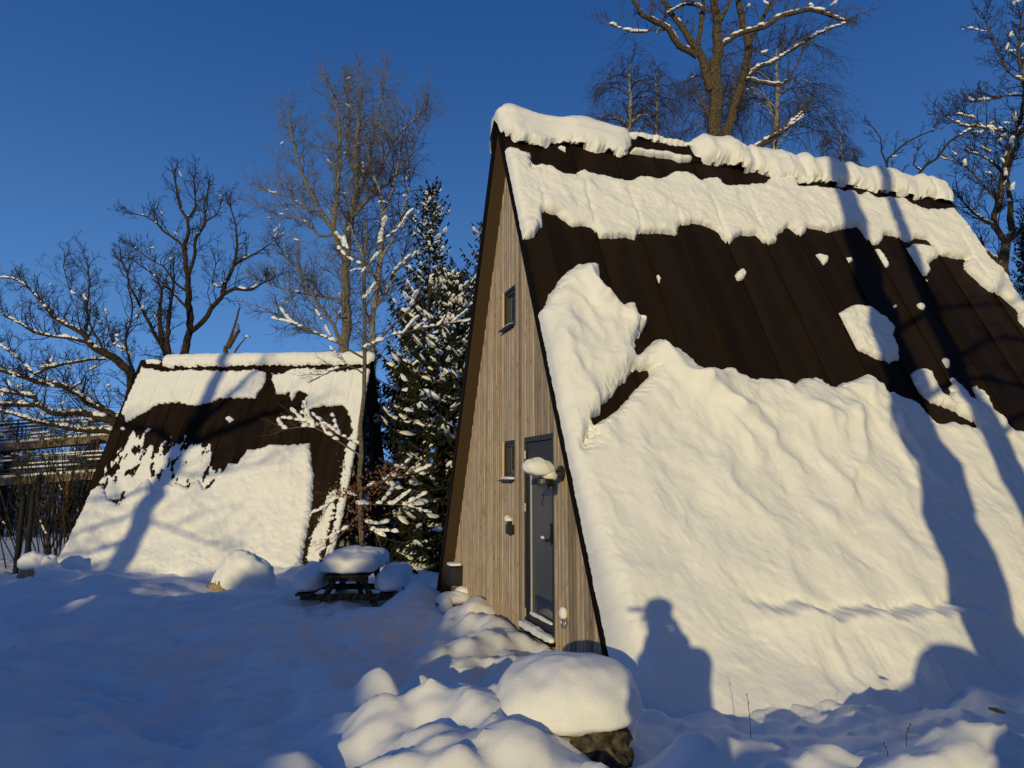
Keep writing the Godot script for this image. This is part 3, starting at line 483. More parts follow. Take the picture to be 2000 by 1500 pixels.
	bare_tree("oak_tree", "upright dark oak rising behind the left half of the far cabin", "tall bare trees", [
		PackedFloat32Array([-12.84, -2.06, -28.00, 0.206, -13.14, 1.51, -28.27, 0.191, -13.30, 3.58, -28.41, 0.174, -13.36, 5.08, -28.52, 0.157, -13.25, 5.81, -28.57, 0.140, -13.26, 6.54, -28.62, 0.140, -13.40, 7.46, -28.68, 0.123, -13.55, 8.40, -28.74, 0.106, -13.68, 9.22, -28.80, 0.088, -13.76, 9.73, -28.83, 0.088, -13.66, 10.37, -28.87, 0.071, -13.78, 10.95, -28.91, 0.053, -14.09, 11.41, -28.94, 0.053, -14.33, 12.26, -29.00, 0.044, -14.51, 12.92, -29.04, 0.027]),
		PackedFloat32Array([-13.78, 10.95, -28.91, 0.053, -13.55, 11.32, -29.03, 0.053, -13.61, 12.03, -29.21, 0.036, -13.82, 12.90, -29.43, 0.027]),
		PackedFloat32Array([-13.49, 8.46, -28.74, 0.070, -13.20, 9.07, -28.54, 0.070, -13.08, 9.80, -28.31, 0.061, -12.59, 10.50, -28.05, 0.052, -12.61, 11.05, -27.87, 0.034, -12.38, 11.69, -27.65, 0.025]),
		PackedFloat32Array([-12.59, 10.50, -28.05, 0.043, -12.14, 10.70, -27.92, 0.026, -11.93, 11.02, -27.81, 0.017]),
		PackedFloat32Array([-13.75, 9.66, -28.83, 0.062, -14.29, 10.08, -28.96, 0.053, -14.87, 10.51, -29.09, 0.045, -15.32, 10.93, -29.20, 0.036, -15.89, 11.23, -29.32, 0.027, -16.38, 11.33, -29.41, 0.018]),
		PackedFloat32Array([-13.48, 7.71, -28.68, 0.053, -14.09, 8.16, -28.79, 0.044, -14.61, 8.82, -28.90, 0.035, -15.22, 9.16, -29.00, 0.030, -15.99, 9.70, -29.12, 0.021]),
		PackedFloat32Array([-13.40, 6.96, -28.62, 0.053, -14.15, 7.72, -28.73, 0.044, -15.04, 8.49, -28.85, 0.035, -15.51, 8.82, -28.90, 0.027, -15.99, 9.15, -28.96, 0.018]),
		PackedFloat32Array([-13.15, 5.99, -28.57, 0.105, -12.66, 6.39, -28.49, 0.105, -12.31, 6.91, -28.41, 0.096, -11.89, 7.37, -28.32, 0.087, -11.71, 7.95, -28.25, 0.078, -11.36, 8.65, -28.14, 0.069, -11.24, 9.46, -28.04, 0.052, -11.30, 10.27, -27.93, 0.034, -11.53, 11.03, -27.83, 0.026]),
		PackedFloat32Array([-11.89, 7.43, -28.32, 0.087, -11.40, 7.74, -28.37, 0.078, -10.71, 7.70, -28.42, 0.052, -10.21, 8.07, -28.46, 0.026]),
		PackedFloat32Array([-11.36, 8.65, -28.14, 0.052, -10.92, 8.96, -28.18, 0.043, -10.47, 9.22, -28.22, 0.035, -9.97, 9.60, -28.27, 0.021]),
		PackedFloat32Array([-11.82, 7.77, -28.25, 0.035, -12.25, 7.90, -28.27, 0.026, -12.19, 8.70, -28.31, 0.021]),
		PackedFloat32Array([-13.25, 2.75, -28.41, 0.104, -13.68, 4.97, -27.86, 0.102, -13.64, 5.74, -27.67, 0.085, -13.61, 6.40, -27.51, 0.084, -13.38, 7.33, -27.28, 0.042, -13.30, 7.87, -27.14, 0.025]),
		PackedFloat32Array([-13.23, 2.55, -28.41, 0.122, -14.01, 5.04, -28.29, 0.121, -14.29, 6.15, -28.24, 0.087, -14.32, 7.04, -28.20, 0.069, -14.26, 7.57, -28.17, 0.052]),
		PackedFloat32Array([-14.07, 5.16, -28.29, 0.087, -14.56, 5.97, -28.22, 0.069, -14.86, 6.56, -28.17, 0.060, -15.23, 7.20, -28.12, 0.052, -15.54, 7.78, -28.07, 0.043, -15.67, 8.31, -28.04, 0.034, -15.86, 8.72, -28.00, 0.026])], oak.merged({"snow": 0.35, "snow_h": 0.055, "every": 0.2, "snow_twigs": 0.004, "leaf": 0.06, "leaf_size": 0.09}, true))
	rng.seed = 103
	bare_tree("broken_snag", "broken bare stems poking up behind the middle of the far ridge", "tall bare trees", [
		PackedFloat32Array([-10.76, 3.34, -26.50, 0.115, -10.84, 4.79, -26.49, 0.095, -10.74, 4.94, -26.49, 0.095, -10.44, 5.49, -26.49, 0.076, -10.37, 5.61, -26.49, 0.057]),
		PackedFloat32Array([-10.81, 4.97, -26.49, 0.057, -10.60, 5.55, -26.48, 0.048, -10.42, 6.32, -26.46, 0.038, -10.38, 6.49, -26.45, 0.019]),
		PackedFloat32Array([-10.51, 4.72, -26.49, 0.038, -10.30, 5.05, -26.46, 0.031, -10.14, 5.24, -26.44, 0.019])], oak.merged({"every": 5.0, "length": 0.3, "n": [1, 1, 0], "bare": 0.9, "snow": 0.3, "bark": M.bark_big, "twig_mat": M.bark_big}, true))
	var br := {"segs": [5, 4, 3], "wig": 0.28, "up": [0.03, 0.03, 0.02], "deep": 2, "n": [6, 4, 0], "ang": 0.82, "ratio": 0.55, "every": 0.14, "length": 1.75, "bare": 0.15, "thin": 0.0042, "first": 0.024, "bark": M.bark_birch, "twig_mat": M.twig_birch, "snow": 0.3, "snow_h": 0.08, "snow_twigs": 0.004, "bare_trunk": 0.42}
	rng.seed = 104
	bare_tree("aspen_tree", "tallest tree behind the far cabin with a fan of sunlit pale twigs", "tall bare trees", [
		PackedFloat32Array([-7.64, -2.43, -33.00, 0.286, -7.70, 1.76, -32.82, 0.260, -7.77, 5.93, -32.65, 0.235, -7.79, 8.79, -32.53, 0.188, -7.86, 10.19, -32.47, 0.187, -7.64, 12.45, -32.38, 0.163, -7.43, 13.78, -32.33, 0.140, -7.47, 15.61, -32.25, 0.105, -7.36, 17.35, -32.19, 0.070, -7.30, 18.72, -32.13, 0.035]),
		PackedFloat32Array([-7.87, 10.28, -32.47, 0.140, -8.47, 11.64, -32.52, 0.117, -8.38, 13.90, -32.59, 0.117, -8.36, 15.80, -32.65, 0.094, -8.53, 17.64, -32.71, 0.059, -8.97, 19.09, -32.76, 0.035]),
		PackedFloat32Array([-8.57, 11.83, -32.52, 0.094, -9.32, 13.03, -32.38, 0.082, -9.97, 14.32, -32.23, 0.070, -10.45, 16.00, -32.05, 0.046, -10.65, 17.21, -31.93, 0.023]),
		PackedFloat32Array([-8.96, 12.31, -32.52, 0.070, -10.63, 13.34, -32.67, 0.047, -11.80, 13.77, -32.76, 0.024]),
		PackedFloat32Array([-7.64, 12.45, -32.38, 0.093, -7.07, 14.27, -32.56, 0.082, -6.79, 16.34, -32.74, 0.071, -6.49, 18.25, -32.91, 0.047, -6.34, 19.44, -33.01, 0.024]),
		PackedFloat32Array([-7.81, 12.07, -32.38, 0.093, -6.52, 13.17, -31.78, 0.080, -5.56, 13.76, -31.38, 0.068, -4.69, 14.75, -30.88, 0.033, -3.92, 16.21, -30.23, 0.022]),
		PackedFloat32Array([-6.53, 13.36, -31.78, 0.069, -5.50, 15.22, -30.86, 0.045, -4.27, 16.18, -30.19, 0.026]),
		PackedFloat32Array([-7.50, 14.47, -32.56, 0.070, -8.05, 16.03, -32.91, 0.059, -8.10, 17.85, -33.31, 0.048, -8.45, 19.74, -33.70, 0.029]),
		PackedFloat32Array([-7.96, 6.12, -32.65, 0.094, -8.39, 7.27, -32.40, 0.082, -9.17, 8.31, -32.14, 0.070, -9.77, 9.45, -31.89, 0.057, -10.55, 10.30, -31.65, 0.034]),
		PackedFloat32Array([-7.97, 6.30, -32.65, 0.071, -9.60, 6.87, -32.26, 0.058, -10.87, 7.53, -31.93, 0.035]),
		PackedFloat32Array([-7.91, 8.32, -32.53, 0.070, -9.13, 8.62, -32.96, 0.059, -10.49, 8.94, -33.44, 0.048, -12.46, 9.71, -34.12, 0.025]),
		PackedFloat32Array([-8.47, 11.54, -32.52, 0.070, -9.11, 11.44, -32.50, 0.059, -9.87, 12.10, -32.48, 0.047, -11.08, 12.48, -32.45, 0.028])], br)
	rng.seed = 105
	bare_tree("birch_tree", "white stemmed birch just right of the tallest tree", "tall bare trees", [
		PackedFloat32Array([-5.97, -2.28, -31.00, 0.179, -6.04, 1.65, -30.83, 0.156, -6.10, 5.40, -30.67, 0.133, -6.13, 6.95, -30.61, 0.121, -5.83, 9.57, -30.50, 0.110, -5.78, 11.52, -30.42, 0.099, -5.89, 12.68, -30.37, 0.066, -6.25, 13.48, -30.34, 0.044]),
		PackedFloat32Array([-5.83, 9.57, -30.50, 0.066, -5.09, 10.75, -30.04, 0.054, -4.63, 11.92, -29.61, 0.043, -4.43, 12.69, -29.34, 0.021]),
		PackedFloat32Array([-5.98, 8.68, -30.50, 0.066, -6.68, 9.98, -30.38, 0.055, -7.21, 11.28, -30.26, 0.044]),
		PackedFloat32Array([-5.78, 11.52, -30.42, 0.055, -5.22, 12.96, -29.98, 0.043, -4.93, 14.23, -29.59, 0.026]),
		PackedFloat32Array([-6.06, 7.39, -30.61, 0.066, -5.23, 8.57, -30.09, 0.054, -4.67, 9.65, -29.64, 0.032])], br.merged({"bark": M.bark_white, "up": [0.0, -0.22, -0.25], "twig_mat": M.twig_weep, "length": 1.9, "every": 0.2}, true))
	rng.seed = 106
	bare_tree("beech_sapling", "slender young beech with brown leaves and snow, behind the picnic table", "", [
		PackedFloat32Array([-3.02, -1.53, -14.60, 0.053, -3.09, -0.36, -14.62, 0.053, -3.09, 0.47, -14.64, 0.049, -3.12, 1.10, -14.65, 0.048, -3.09, 1.74, -14.67, 0.044, -3.10, 2.61, -14.68, 0.042, -3.13, 3.55, -14.70, 0.037, -3.17, 4.62, -14.72, 0.032, -3.13, 5.05, -14.73, 0.027, -3.13, 5.47, -14.73, 0.016]),
		PackedFloat32Array([-3.11, 2.61, -14.68, 0.026, -2.74, 2.98, -14.77, 0.023, -2.24, 3.55, -14.89, 0.019, -1.71, 4.01, -15.00, 0.011]),
		PackedFloat32Array([-3.12, 2.72, -14.68, 0.021, -2.50, 3.02, -14.82, 0.017, -1.87, 3.22, -14.96, 0.014, -1.11, 3.38, -15.11, 0.011]),
		PackedFloat32Array([-3.10, 2.50, -14.68, 0.026, -3.77, 2.89, -14.89, 0.021, -4.31, 3.15, -15.05, 0.020, -4.78, 3.36, -15.19, 0.014]),
		PackedFloat32Array([-3.11, 0.47, -14.64, 0.021, -3.60, 0.77, -14.73, 0.017, -4.15, 1.07, -14.83, 0.015, -4.76, 1.04, -14.93, 0.011]),
		PackedFloat32Array([-3.12, 0.68, -14.64, 0.019, -3.86, 1.03, -14.86, 0.016, -4.45, 1.22, -15.03, 0.011]),
		PackedFloat32Array([-3.09, -0.41, -14.62, 0.021, -3.31, -0.31, -14.54, 0.019, -3.55, -0.41, -14.44, 0.015, -3.68, -0.54, -14.37, 0.010]),
		PackedFloat32Array([-3.09, -0.21, -14.62, 0.023, -2.77, -0.10, -14.62, 0.019, -2.40, 0.03, -14.61, 0.017, -1.96, 0.13, -14.60, 0.011]),
		PackedFloat32Array([-3.09, -0.52, -14.62, 0.019, -2.73, -0.52, -14.74, 0.015, -2.23, -0.53, -14.91, 0.011]),
		PackedFloat32Array([-3.12, 3.60, -14.70, 0.021, -2.79, 4.12, -14.76, 0.017, -2.37, 4.53, -14.82, 0.013]),
		PackedFloat32Array([-3.15, 4.39, -14.72, 0.017, -3.43, 4.80, -14.84, 0.014, -3.65, 5.02, -14.91, 0.011]),
		PackedFloat32Array([-3.15, 4.73, -14.72, 0.017, -2.84, 4.97, -14.62, 0.014, -2.37, 5.26, -14.47, 0.010]),
		PackedFloat32Array([-3.12, 3.16, -14.70, 0.017, -2.87, 3.60, -14.69, 0.014, -2.61, 3.88, -14.68, 0.011]),
		PackedFloat32Array([-3.10, 2.17, -14.68, 0.019, -3.41, 2.33, -14.62, 0.016, -3.82, 2.17, -14.54, 0.010]),
		PackedFloat32Array([-3.08, -0.67, -14.62, 0.016, -3.32, -0.98, -14.64, 0.013, -3.62, -1.28, -14.65, 0.008]),
		PackedFloat32Array([-3.08, -0.77, -14.62, 0.016, -2.80, -1.03, -14.64, 0.013, -2.67, -1.28, -14.66, 0.008])], {"segs": [5, 4, 3], "wig": 0.3, "up": [0.03, 0.0, 0.0], "deep": 1, "n": [5, 0, 0], "ang": 0.6, "ratio": 0.5, "every": 0.12, "length": 0.65, "bare": 0.25, "thin": 0.003, "first": 0.008, "bark": M.bark_sap, "twig_mat": M.twig_big, "snow": 0.6, "snow_h": 0.075, "snow_twigs": 0.34, "bare_trunk": 0.55})
	beech_leaves()
	var bg := oak.merged({"bark": M.bark_big, "twig_mat": M.twig_big, "snow": 1.0, "snow_h": 0.08, "every": 0.24, "length": 0.85, "thin": 0.0038, "bare_trunk": 0.72, "bare": 0.3, "snow_twigs": 0.01, "n": [5, 3, 0]}, true)
	rng.seed = 107
	bare_tree("oak_tree", "big twin trunked oak with snowy limbs rising behind the near ridge", "tall bare trees", [
		PackedFloat32Array([5.14, 0.45, -18.00, 0.221, 5.34, 4.46, -18.18, 0.210, 5.58, 9.12, -18.38, 0.186, 5.63, 10.19, -18.42, 0.179, 5.67, 10.99, -18.45, 0.173, 5.75, 11.81, -18.48, 0.147, 5.79, 12.64, -18.52, 0.120, 5.76, 13.48, -18.55, 0.107, 5.80, 14.76, -18.60, 0.080, 5.96, 16.06, -18.64, 0.040]),
		PackedFloat32Array([5.59, 7.05, -18.38, 0.159, 5.98, 9.29, -18.74, 0.135, 6.31, 10.46, -18.92, 0.123, 6.62, 11.35, -19.05, 0.117, 6.87, 12.39, -19.20, 0.111, 6.81, 13.09, -19.30, 0.097, 6.75, 14.13, -19.45, 0.084, 6.81, 15.34, -19.61, 0.057, 7.04, 16.59, -19.78, 0.029]),
		PackedFloat32Array([6.90, 12.56, -19.20, 0.069, 7.21, 13.10, -19.20, 0.062, 7.51, 13.69, -19.20, 0.048, 7.73, 14.20, -19.19, 0.035, 7.84, 15.01, -19.19, 0.021]),
		PackedFloat32Array([5.51, 10.68, -18.45, 0.120, 5.29, 11.41, -18.35, 0.119, 5.10, 11.84, -18.29, 0.105, 4.77, 12.27, -18.22, 0.092, 4.54, 12.60, -18.17, 0.072, 4.32, 12.96, -18.11, 0.065, 4.14, 13.21, -18.07, 0.052, 3.95, 13.86, -17.98, 0.026]),
		PackedFloat32Array([5.13, 11.60, -18.29, 0.092, 4.66, 11.83, -18.14, 0.092, 4.27, 12.20, -17.99, 0.084, 3.89, 12.35, -17.87, 0.077, 3.55, 12.47, -17.76, 0.064, 3.28, 12.78, -17.64, 0.051, 3.09, 13.18, -17.50, 0.025]),
		PackedFloat32Array([3.87, 12.23, -17.87, 0.026, 3.67, 12.05, -17.89, 0.021, 3.24, 12.08, -17.93, 0.017, 2.74, 12.31, -17.98, 0.013]),
		PackedFloat32Array([5.18, 11.92, -18.29, 0.066, 5.23, 12.28, -18.28, 0.066, 5.30, 12.79, -18.28, 0.066, 5.37, 13.27, -18.27, 0.053, 5.43, 14.08, -18.26, 0.026]),
		PackedFloat32Array([4.15, 12.47, -17.87, 0.032, 4.42, 12.74, -17.92, 0.039, 4.80, 12.92, -17.97, 0.039, 5.18, 12.90, -18.03, 0.039]),
		PackedFloat32Array([5.91, 12.07, -18.48, 0.067, 6.47, 12.42, -18.44, 0.066, 7.06, 12.55, -18.40, 0.066, 7.43, 12.78, -18.37, 0.066, 7.87, 12.92, -18.33, 0.066, 8.35, 13.01, -18.30, 0.059, 8.81, 12.83, -18.27, 0.053, 9.19, 12.62, -18.23, 0.039]),
		PackedFloat32Array([6.70, 11.35, -19.05, 0.055, 6.95, 11.62, -19.10, 0.055, 7.13, 11.81, -19.13, 0.055, 7.50, 11.92, -19.18, 0.048, 7.92, 12.25, -19.25, 0.042, 8.57, 12.69, -19.34, 0.035, 9.00, 12.99, -19.41, 0.028, 9.87, 13.41, -19.52, 0.014]),
		PackedFloat32Array([6.66, 11.35, -19.05, 0.055, 6.91, 11.31, -19.02, 0.055, 7.20, 11.21, -18.98, 0.055, 7.70, 11.13, -18.92, 0.041, 8.00, 11.48, -18.86, 0.020, 8.23, 11.93, -18.80, 0.014]),
		PackedFloat32Array([6.12, 8.94, -18.74, 0.095, 6.80, 9.19, -18.84, 0.095, 7.33, 9.51, -18.93, 0.082, 7.88, 9.92, -19.03, 0.055, 8.32, 10.41, -19.12, 0.028]),
		PackedFloat32Array([5.50, 9.68, -18.42, 0.046, 5.38, 10.01, -18.46, 0.040, 5.27, 10.31, -18.50, 0.033]),
		PackedFloat32Array([5.91, 12.84, -18.52, 0.067, 6.07, 13.19, -18.50, 0.053, 6.23, 13.67, -18.48, 0.040, 6.39, 14.03, -18.46, 0.027])], bg)
	rng.seed = 108
	bare_tree("oak_tree", "crooked oak with a forked snowy trunk past the near cabin's right end", "tall bare trees", [
		PackedFloat32Array([14.59, 2.03, -21.00, 0.151, 14.76, 4.34, -20.94, 0.151, 14.91, 6.34, -20.88, 0.135, 15.09, 7.18, -20.86, 0.128, 15.21, 7.36, -20.85, 0.105, 15.25, 7.90, -20.84, 0.090, 15.24, 8.44, -20.82, 0.075, 15.23, 9.17, -20.81, 0.068, 15.47, 9.97, -20.78, 0.060, 15.69, 10.58, -20.77, 0.052, 15.88, 11.45, -20.75, 0.052, 15.96, 11.95, -20.73, 0.045, 15.88, 13.09, -20.70, 0.039, 16.04, 14.36, -20.67, 0.024]),
		PackedFloat32Array([15.07, 7.06, -20.86, 0.090, 14.62, 7.61, -20.71, 0.090, 14.68, 8.17, -20.59, 0.074, 14.78, 8.83, -20.45, 0.074, 14.86, 9.44, -20.32, 0.066, 15.00, 10.04, -20.18, 0.058, 15.25, 10.41, -20.08, 0.043]),
		PackedFloat32Array([15.82, 10.65, -20.77, 0.045, 15.43, 10.66, -20.80, 0.040, 14.99, 10.75, -20.84, 0.038, 14.55, 10.90, -20.89, 0.030, 14.10, 10.92, -20.93, 0.023, 13.63, 11.26, -20.98, 0.015]),
		PackedFloat32Array([14.67, 10.86, -20.89, 0.024, 14.33, 11.10, -20.79, 0.018, 13.85, 11.17, -20.68, 0.013]),
		PackedFloat32Array([15.90, 11.83, -20.73, 0.037, 15.37, 11.83, -20.74, 0.030, 14.65, 11.65, -20.76, 0.015]),
		PackedFloat32Array([15.92, 12.34, -20.73, 0.037, 15.53, 12.57, -20.70, 0.030, 15.14, 13.42, -20.63, 0.027, 14.81, 14.28, -20.56, 0.018]),
		PackedFloat32Array([14.62, 7.61, -20.71, 0.045, 13.95, 7.91, -20.54, 0.030, 13.42, 8.37, -20.36, 0.022]),
		PackedFloat32Array([14.72, 8.29, -20.59, 0.037, 14.31, 8.90, -20.60, 0.030, 13.89, 9.39, -20.60, 0.021]),
		PackedFloat32Array([15.23, 9.17, -20.81, 0.038, 14.61, 9.64, -20.61, 0.027, 14.07, 9.81, -20.47, 0.018]),
		PackedFloat32Array([15.14, 7.18, -20.86, 0.075, 15.57, 7.59, -20.84, 0.075, 15.89, 8.01, -20.82, 0.075]),
		PackedFloat32Array([14.88, 6.40, -20.88, 0.060, 14.58, 6.62, -20.79, 0.060, 14.25, 6.83, -20.70, 0.045])], oak.merged({"every": 0.11, "length": 1.0, "snow": 0.85, "snow_h": 0.09, "bark": M.bark_big, "twig_mat": M.twig_oak, "bare": 0.08, "snow_twigs": 0.015}, true))
	rng.seed = 109
	bare_tree("oak_tree", "small twiggy oak top showing above the right end of the near ridge", "tall bare trees", [
		PackedFloat32Array([10.35, 5.35, -17.50, 0.050, 10.35, 6.69, -17.44, 0.044, 10.44, 7.77, -17.40, 0.038, 10.94, 8.18, -17.37, 0.031, 11.31, 8.63, -17.35, 0.025, 11.82, 8.93, -17.33, 0.019]),
		PackedFloat32Array([10.40, 6.96, -17.44, 0.038, 9.87, 8.15, -17.78, 0.032, 10.16, 8.58, -17.89, 0.026, 10.61, 8.96, -18.01, 0.022, 11.42, 9.38, -18.19, 0.013]),
		PackedFloat32Array([9.88, 8.18, -17.78, 0.026, 9.71, 8.54, -17.70, 0.019, 9.67, 8.87, -17.62, 0.015, 9.42, 9.15, -17.54, 0.013]),
		PackedFloat32Array([10.54, 7.88, -17.40, 0.023, 10.37, 8.05, -17.43, 0.018, 10.53, 8.43, -17.47, 0.013])], oak.merged({"every": 0.3, "length": 0.45, "n": [4, 2, 0], "snow": 0.35, "snow_h": 0.05, "thin": 0.005, "leaf": 0.05, "leaf_size": 0.07}, true))
	var wp := {"segs": [5, 6, 4], "wig": 0.35, "up": [0.02, -0.30, -0.20], "deep": 2, "n": [5, 2, 0], "ang": 0.7, "ratio": 0.95, "every": 0.18, "length": 1.0, "bare": 0.12, "thin": 0.0042, "first": 0.02, "bark": M.bark_white, "pale_below": 0.03, "twig_mat": M.twig_weep, "snow": 0.05, "snow_h": 0.04, "snow_twigs": 0.0, "bare_trunk": 0.6, "lift": 0.3}
	rng.seed = 110
	bare_tree("weeping_birch", "weeping birch with a dark round crown left of the big oak", "weeping birches behind the near ridge", [
		PackedFloat32Array([4.33, 4.43, -26.00, 0.094, 4.50, 12.73, -25.94, 0.094, 4.60, 14.40, -25.93, 0.070, 4.59, 15.72, -25.92, 0.037, 4.65, 16.10, -25.92, 0.019]),
		PackedFloat32Array([4.52, 13.28, -25.94, 0.034, 4.14, 13.86, -26.01, 0.028, 3.76, 14.12, -26.05, 0.021, 3.42, 13.94, -26.09, 0.014]),
		PackedFloat32Array([4.53, 13.62, -25.94, 0.032, 4.90, 14.14, -26.26, 0.028, 5.27, 14.43, -26.51, 0.021, 5.58, 14.42, -26.72, 0.014]),
		PackedFloat32Array([4.57, 14.75, -25.93, 0.026, 4.22, 15.01, -25.90, 0.028, 3.90, 15.11, -25.88, 0.021, 3.62, 15.00, -25.87, 0.014]),
		PackedFloat32Array([4.51, 12.97, -25.94, 0.036, 4.93, 13.43, -25.95, 0.028, 5.34, 13.62, -25.95, 0.021, 5.68, 13.46, -25.96, 0.014]),
		PackedFloat32Array([4.58, 15.08, -25.93, 0.024, 4.38, 15.30, -25.97, 0.028, 4.21, 15.41, -26.00, 0.021, 4.06, 15.35, -26.03, 0.014]),
		PackedFloat32Array([4.58, 14.96, -25.93, 0.025, 4.74, 15.18, -25.73, 0.028, 4.94, 15.25, -25.59, 0.020, 5.10, 15.06, -25.47, 0.014]),
		PackedFloat32Array([4.59, 15.47, -25.92, 0.022, 4.39, 15.61, -25.93, 0.028, 4.21, 15.67, -25.93, 0.021, 4.06, 15.63, -25.93, 0.014]),
		PackedFloat32Array([4.56, 14.44, -25.93, 0.028, 4.93, 14.89, -26.04, 0.028, 5.32, 15.10, -26.13, 0.021, 5.64, 15.01, -26.20, 0.014]),
		PackedFloat32Array([4.53, 13.51, -25.94, 0.033, 4.26, 13.84, -26.13, 0.028, 3.98, 14.02, -26.29, 0.021, 3.73, 14.01, -26.42, 0.014]),
		PackedFloat32Array([4.53, 13.52, -25.94, 0.033, 4.78, 13.71, -25.63, 0.028, 5.03, 13.74, -25.40, 0.020, 5.24, 13.51, -25.21, 0.014]),
		PackedFloat32Array([4.53, 13.56, -25.94, 0.033, 4.25, 13.74, -25.82, 0.028, 3.97, 13.79, -25.73, 0.020, 3.74, 13.66, -25.65, 0.014])], wp)
	rng.seed = 111
	bare_tree("weeping_birch", "broad weeping birch filling the sky just right of the big oak", "weeping birches behind the near ridge", [
		PackedFloat32Array([10.16, 4.60, -27.00, 0.117, 10.56, 12.91, -26.97, 0.117, 10.73, 15.14, -26.96, 0.087, 10.78, 17.02, -26.95, 0.047, 10.86, 17.42, -26.95, 0.023]),
		PackedFloat32Array([10.78, 16.79, -26.95, 0.027, 10.29, 17.35, -27.14, 0.035, 9.80, 17.64, -27.29, 0.026, 9.36, 17.56, -27.42, 0.018]),
		PackedFloat32Array([10.59, 13.45, -26.97, 0.044, 11.47, 14.58, -27.29, 0.035, 12.31, 15.12, -27.52, 0.026, 12.99, 14.87, -27.71, 0.018]),
		PackedFloat32Array([10.72, 15.68, -26.96, 0.032, 10.14, 15.97, -26.56, 0.034, 9.63, 16.02, -26.27, 0.025, 9.19, 15.69, -26.03, 0.017]),
		PackedFloat32Array([10.70, 15.44, -26.96, 0.033, 10.99, 15.58, -26.42, 0.034, 11.31, 15.50, -25.97, 0.025, 11.56, 15.11, -25.59, 0.017]),
		PackedFloat32Array([10.66, 14.76, -26.96, 0.037, 10.13, 15.33, -26.79, 0.035, 9.62, 15.54, -26.67, 0.025, 9.16, 15.25, -26.57, 0.017]),
		PackedFloat32Array([10.79, 16.94, -26.95, 0.026, 11.20, 17.40, -26.65, 0.035, 11.65, 17.53, -26.43, 0.025, 12.00, 17.17, -26.23, 0.017]),
		PackedFloat32Array([10.67, 14.82, -26.96, 0.037, 10.34, 15.32, -27.26, 0.035, 9.98, 15.61, -27.50, 0.026, 9.66, 15.60, -27.71, 0.018]),
		PackedFloat32Array([10.58, 13.23, -26.97, 0.045, 11.29, 13.94, -27.23, 0.035, 11.97, 14.30, -27.43, 0.026, 12.54, 14.18, -27.60, 0.018]),
		PackedFloat32Array([10.65, 14.57, -26.96, 0.038, 10.08, 15.45, -27.13, 0.035, 9.47, 15.86, -27.26, 0.026, 8.93, 15.64, -27.36, 0.018]),
		PackedFloat32Array([10.69, 15.26, -26.96, 0.034, 11.12, 15.61, -27.01, 0.035, 11.56, 15.77, -27.05, 0.026, 11.93, 15.67, -27.09, 0.018]),
		PackedFloat32Array([10.64, 14.36, -26.96, 0.039, 10.30, 14.94, -27.13, 0.035, 9.94, 15.22, -27.26, 0.026, 9.61, 15.11, -27.37, 0.018])], wp.merged({"every": 0.2, "length": 1.5}, true))
	rng.seed = 112
	bare_tree("weeping_birch", "smallest weeping birch, rightmost behind the near ridge", "weeping birches behind the near ridge", [
		PackedFloat32Array([12.63, 4.60, -27.00, 0.058, 12.94, 11.73, -26.74, 0.058, 13.05, 12.72, -26.70, 0.043, 13.04, 13.35, -26.68, 0.023, 13.12, 13.73, -26.67, 0.012]),
		PackedFloat32Array([12.97, 12.22, -26.70, 0.020, 12.84, 12.42, -26.78, 0.017, 12.72, 12.52, -26.83, 0.013, 12.60, 12.48, -26.88, 0.009]),
		PackedFloat32Array([13.02, 12.85, -26.70, 0.017, 13.18, 13.00, -26.75, 0.017, 13.35, 13.07, -26.80, 0.013, 13.50, 13.05, -26.85, 0.009]),
		PackedFloat32Array([12.95, 11.85, -26.74, 0.022, 12.84, 12.12, -26.90, 0.017, 12.70, 12.26, -27.03, 0.013, 12.58, 12.24, -27.15, 0.009]),
		PackedFloat32Array([12.97, 12.22, -26.70, 0.020, 13.10, 12.37, -26.54, 0.017, 13.24, 12.41, -26.42, 0.013, 13.36, 12.28, -26.32, 0.009]),
		PackedFloat32Array([13.04, 13.24, -26.68, 0.014, 12.85, 13.35, -26.58, 0.017, 12.70, 13.39, -26.51, 0.013, 12.56, 13.30, -26.46, 0.009]),
		PackedFloat32Array([12.96, 12.07, -26.70, 0.021, 13.05, 12.24, -26.52, 0.017, 13.17, 12.29, -26.40, 0.013, 13.26, 12.16, -26.30, 0.009]),
		PackedFloat32Array([13.01, 12.71, -26.70, 0.017, 12.78, 12.86, -26.57, 0.017, 12.58, 12.91, -26.49, 0.013, 12.40, 12.80, -26.41, 0.009]),
		PackedFloat32Array([12.96, 11.94, -26.74, 0.022, 13.22, 12.23, -26.85, 0.017, 13.46, 12.37, -26.94, 0.013, 13.66, 12.32, -27.01, 0.009]),
		PackedFloat32Array([12.98, 12.33, -26.70, 0.020, 12.81, 12.43, -26.58, 0.017, 12.67, 12.46, -26.50, 0.013, 12.54, 12.37, -26.43, 0.009]),
		PackedFloat32Array([13.00, 12.63, -26.70, 0.018, 13.17, 12.87, -26.72, 0.017, 13.34, 12.98, -26.73, 0.013, 13.48, 12.90, -26.74, 0.009]),
		PackedFloat32Array([13.06, 13.07, -26.75, 0.016, 12.82, 13.19, -26.63, 0.017, 12.61, 13.22, -26.54, 0.013, 12.43, 13.12, -26.46, 0.009])], wp.merged({"length": 0.5}, true))
	rng.seed = 113
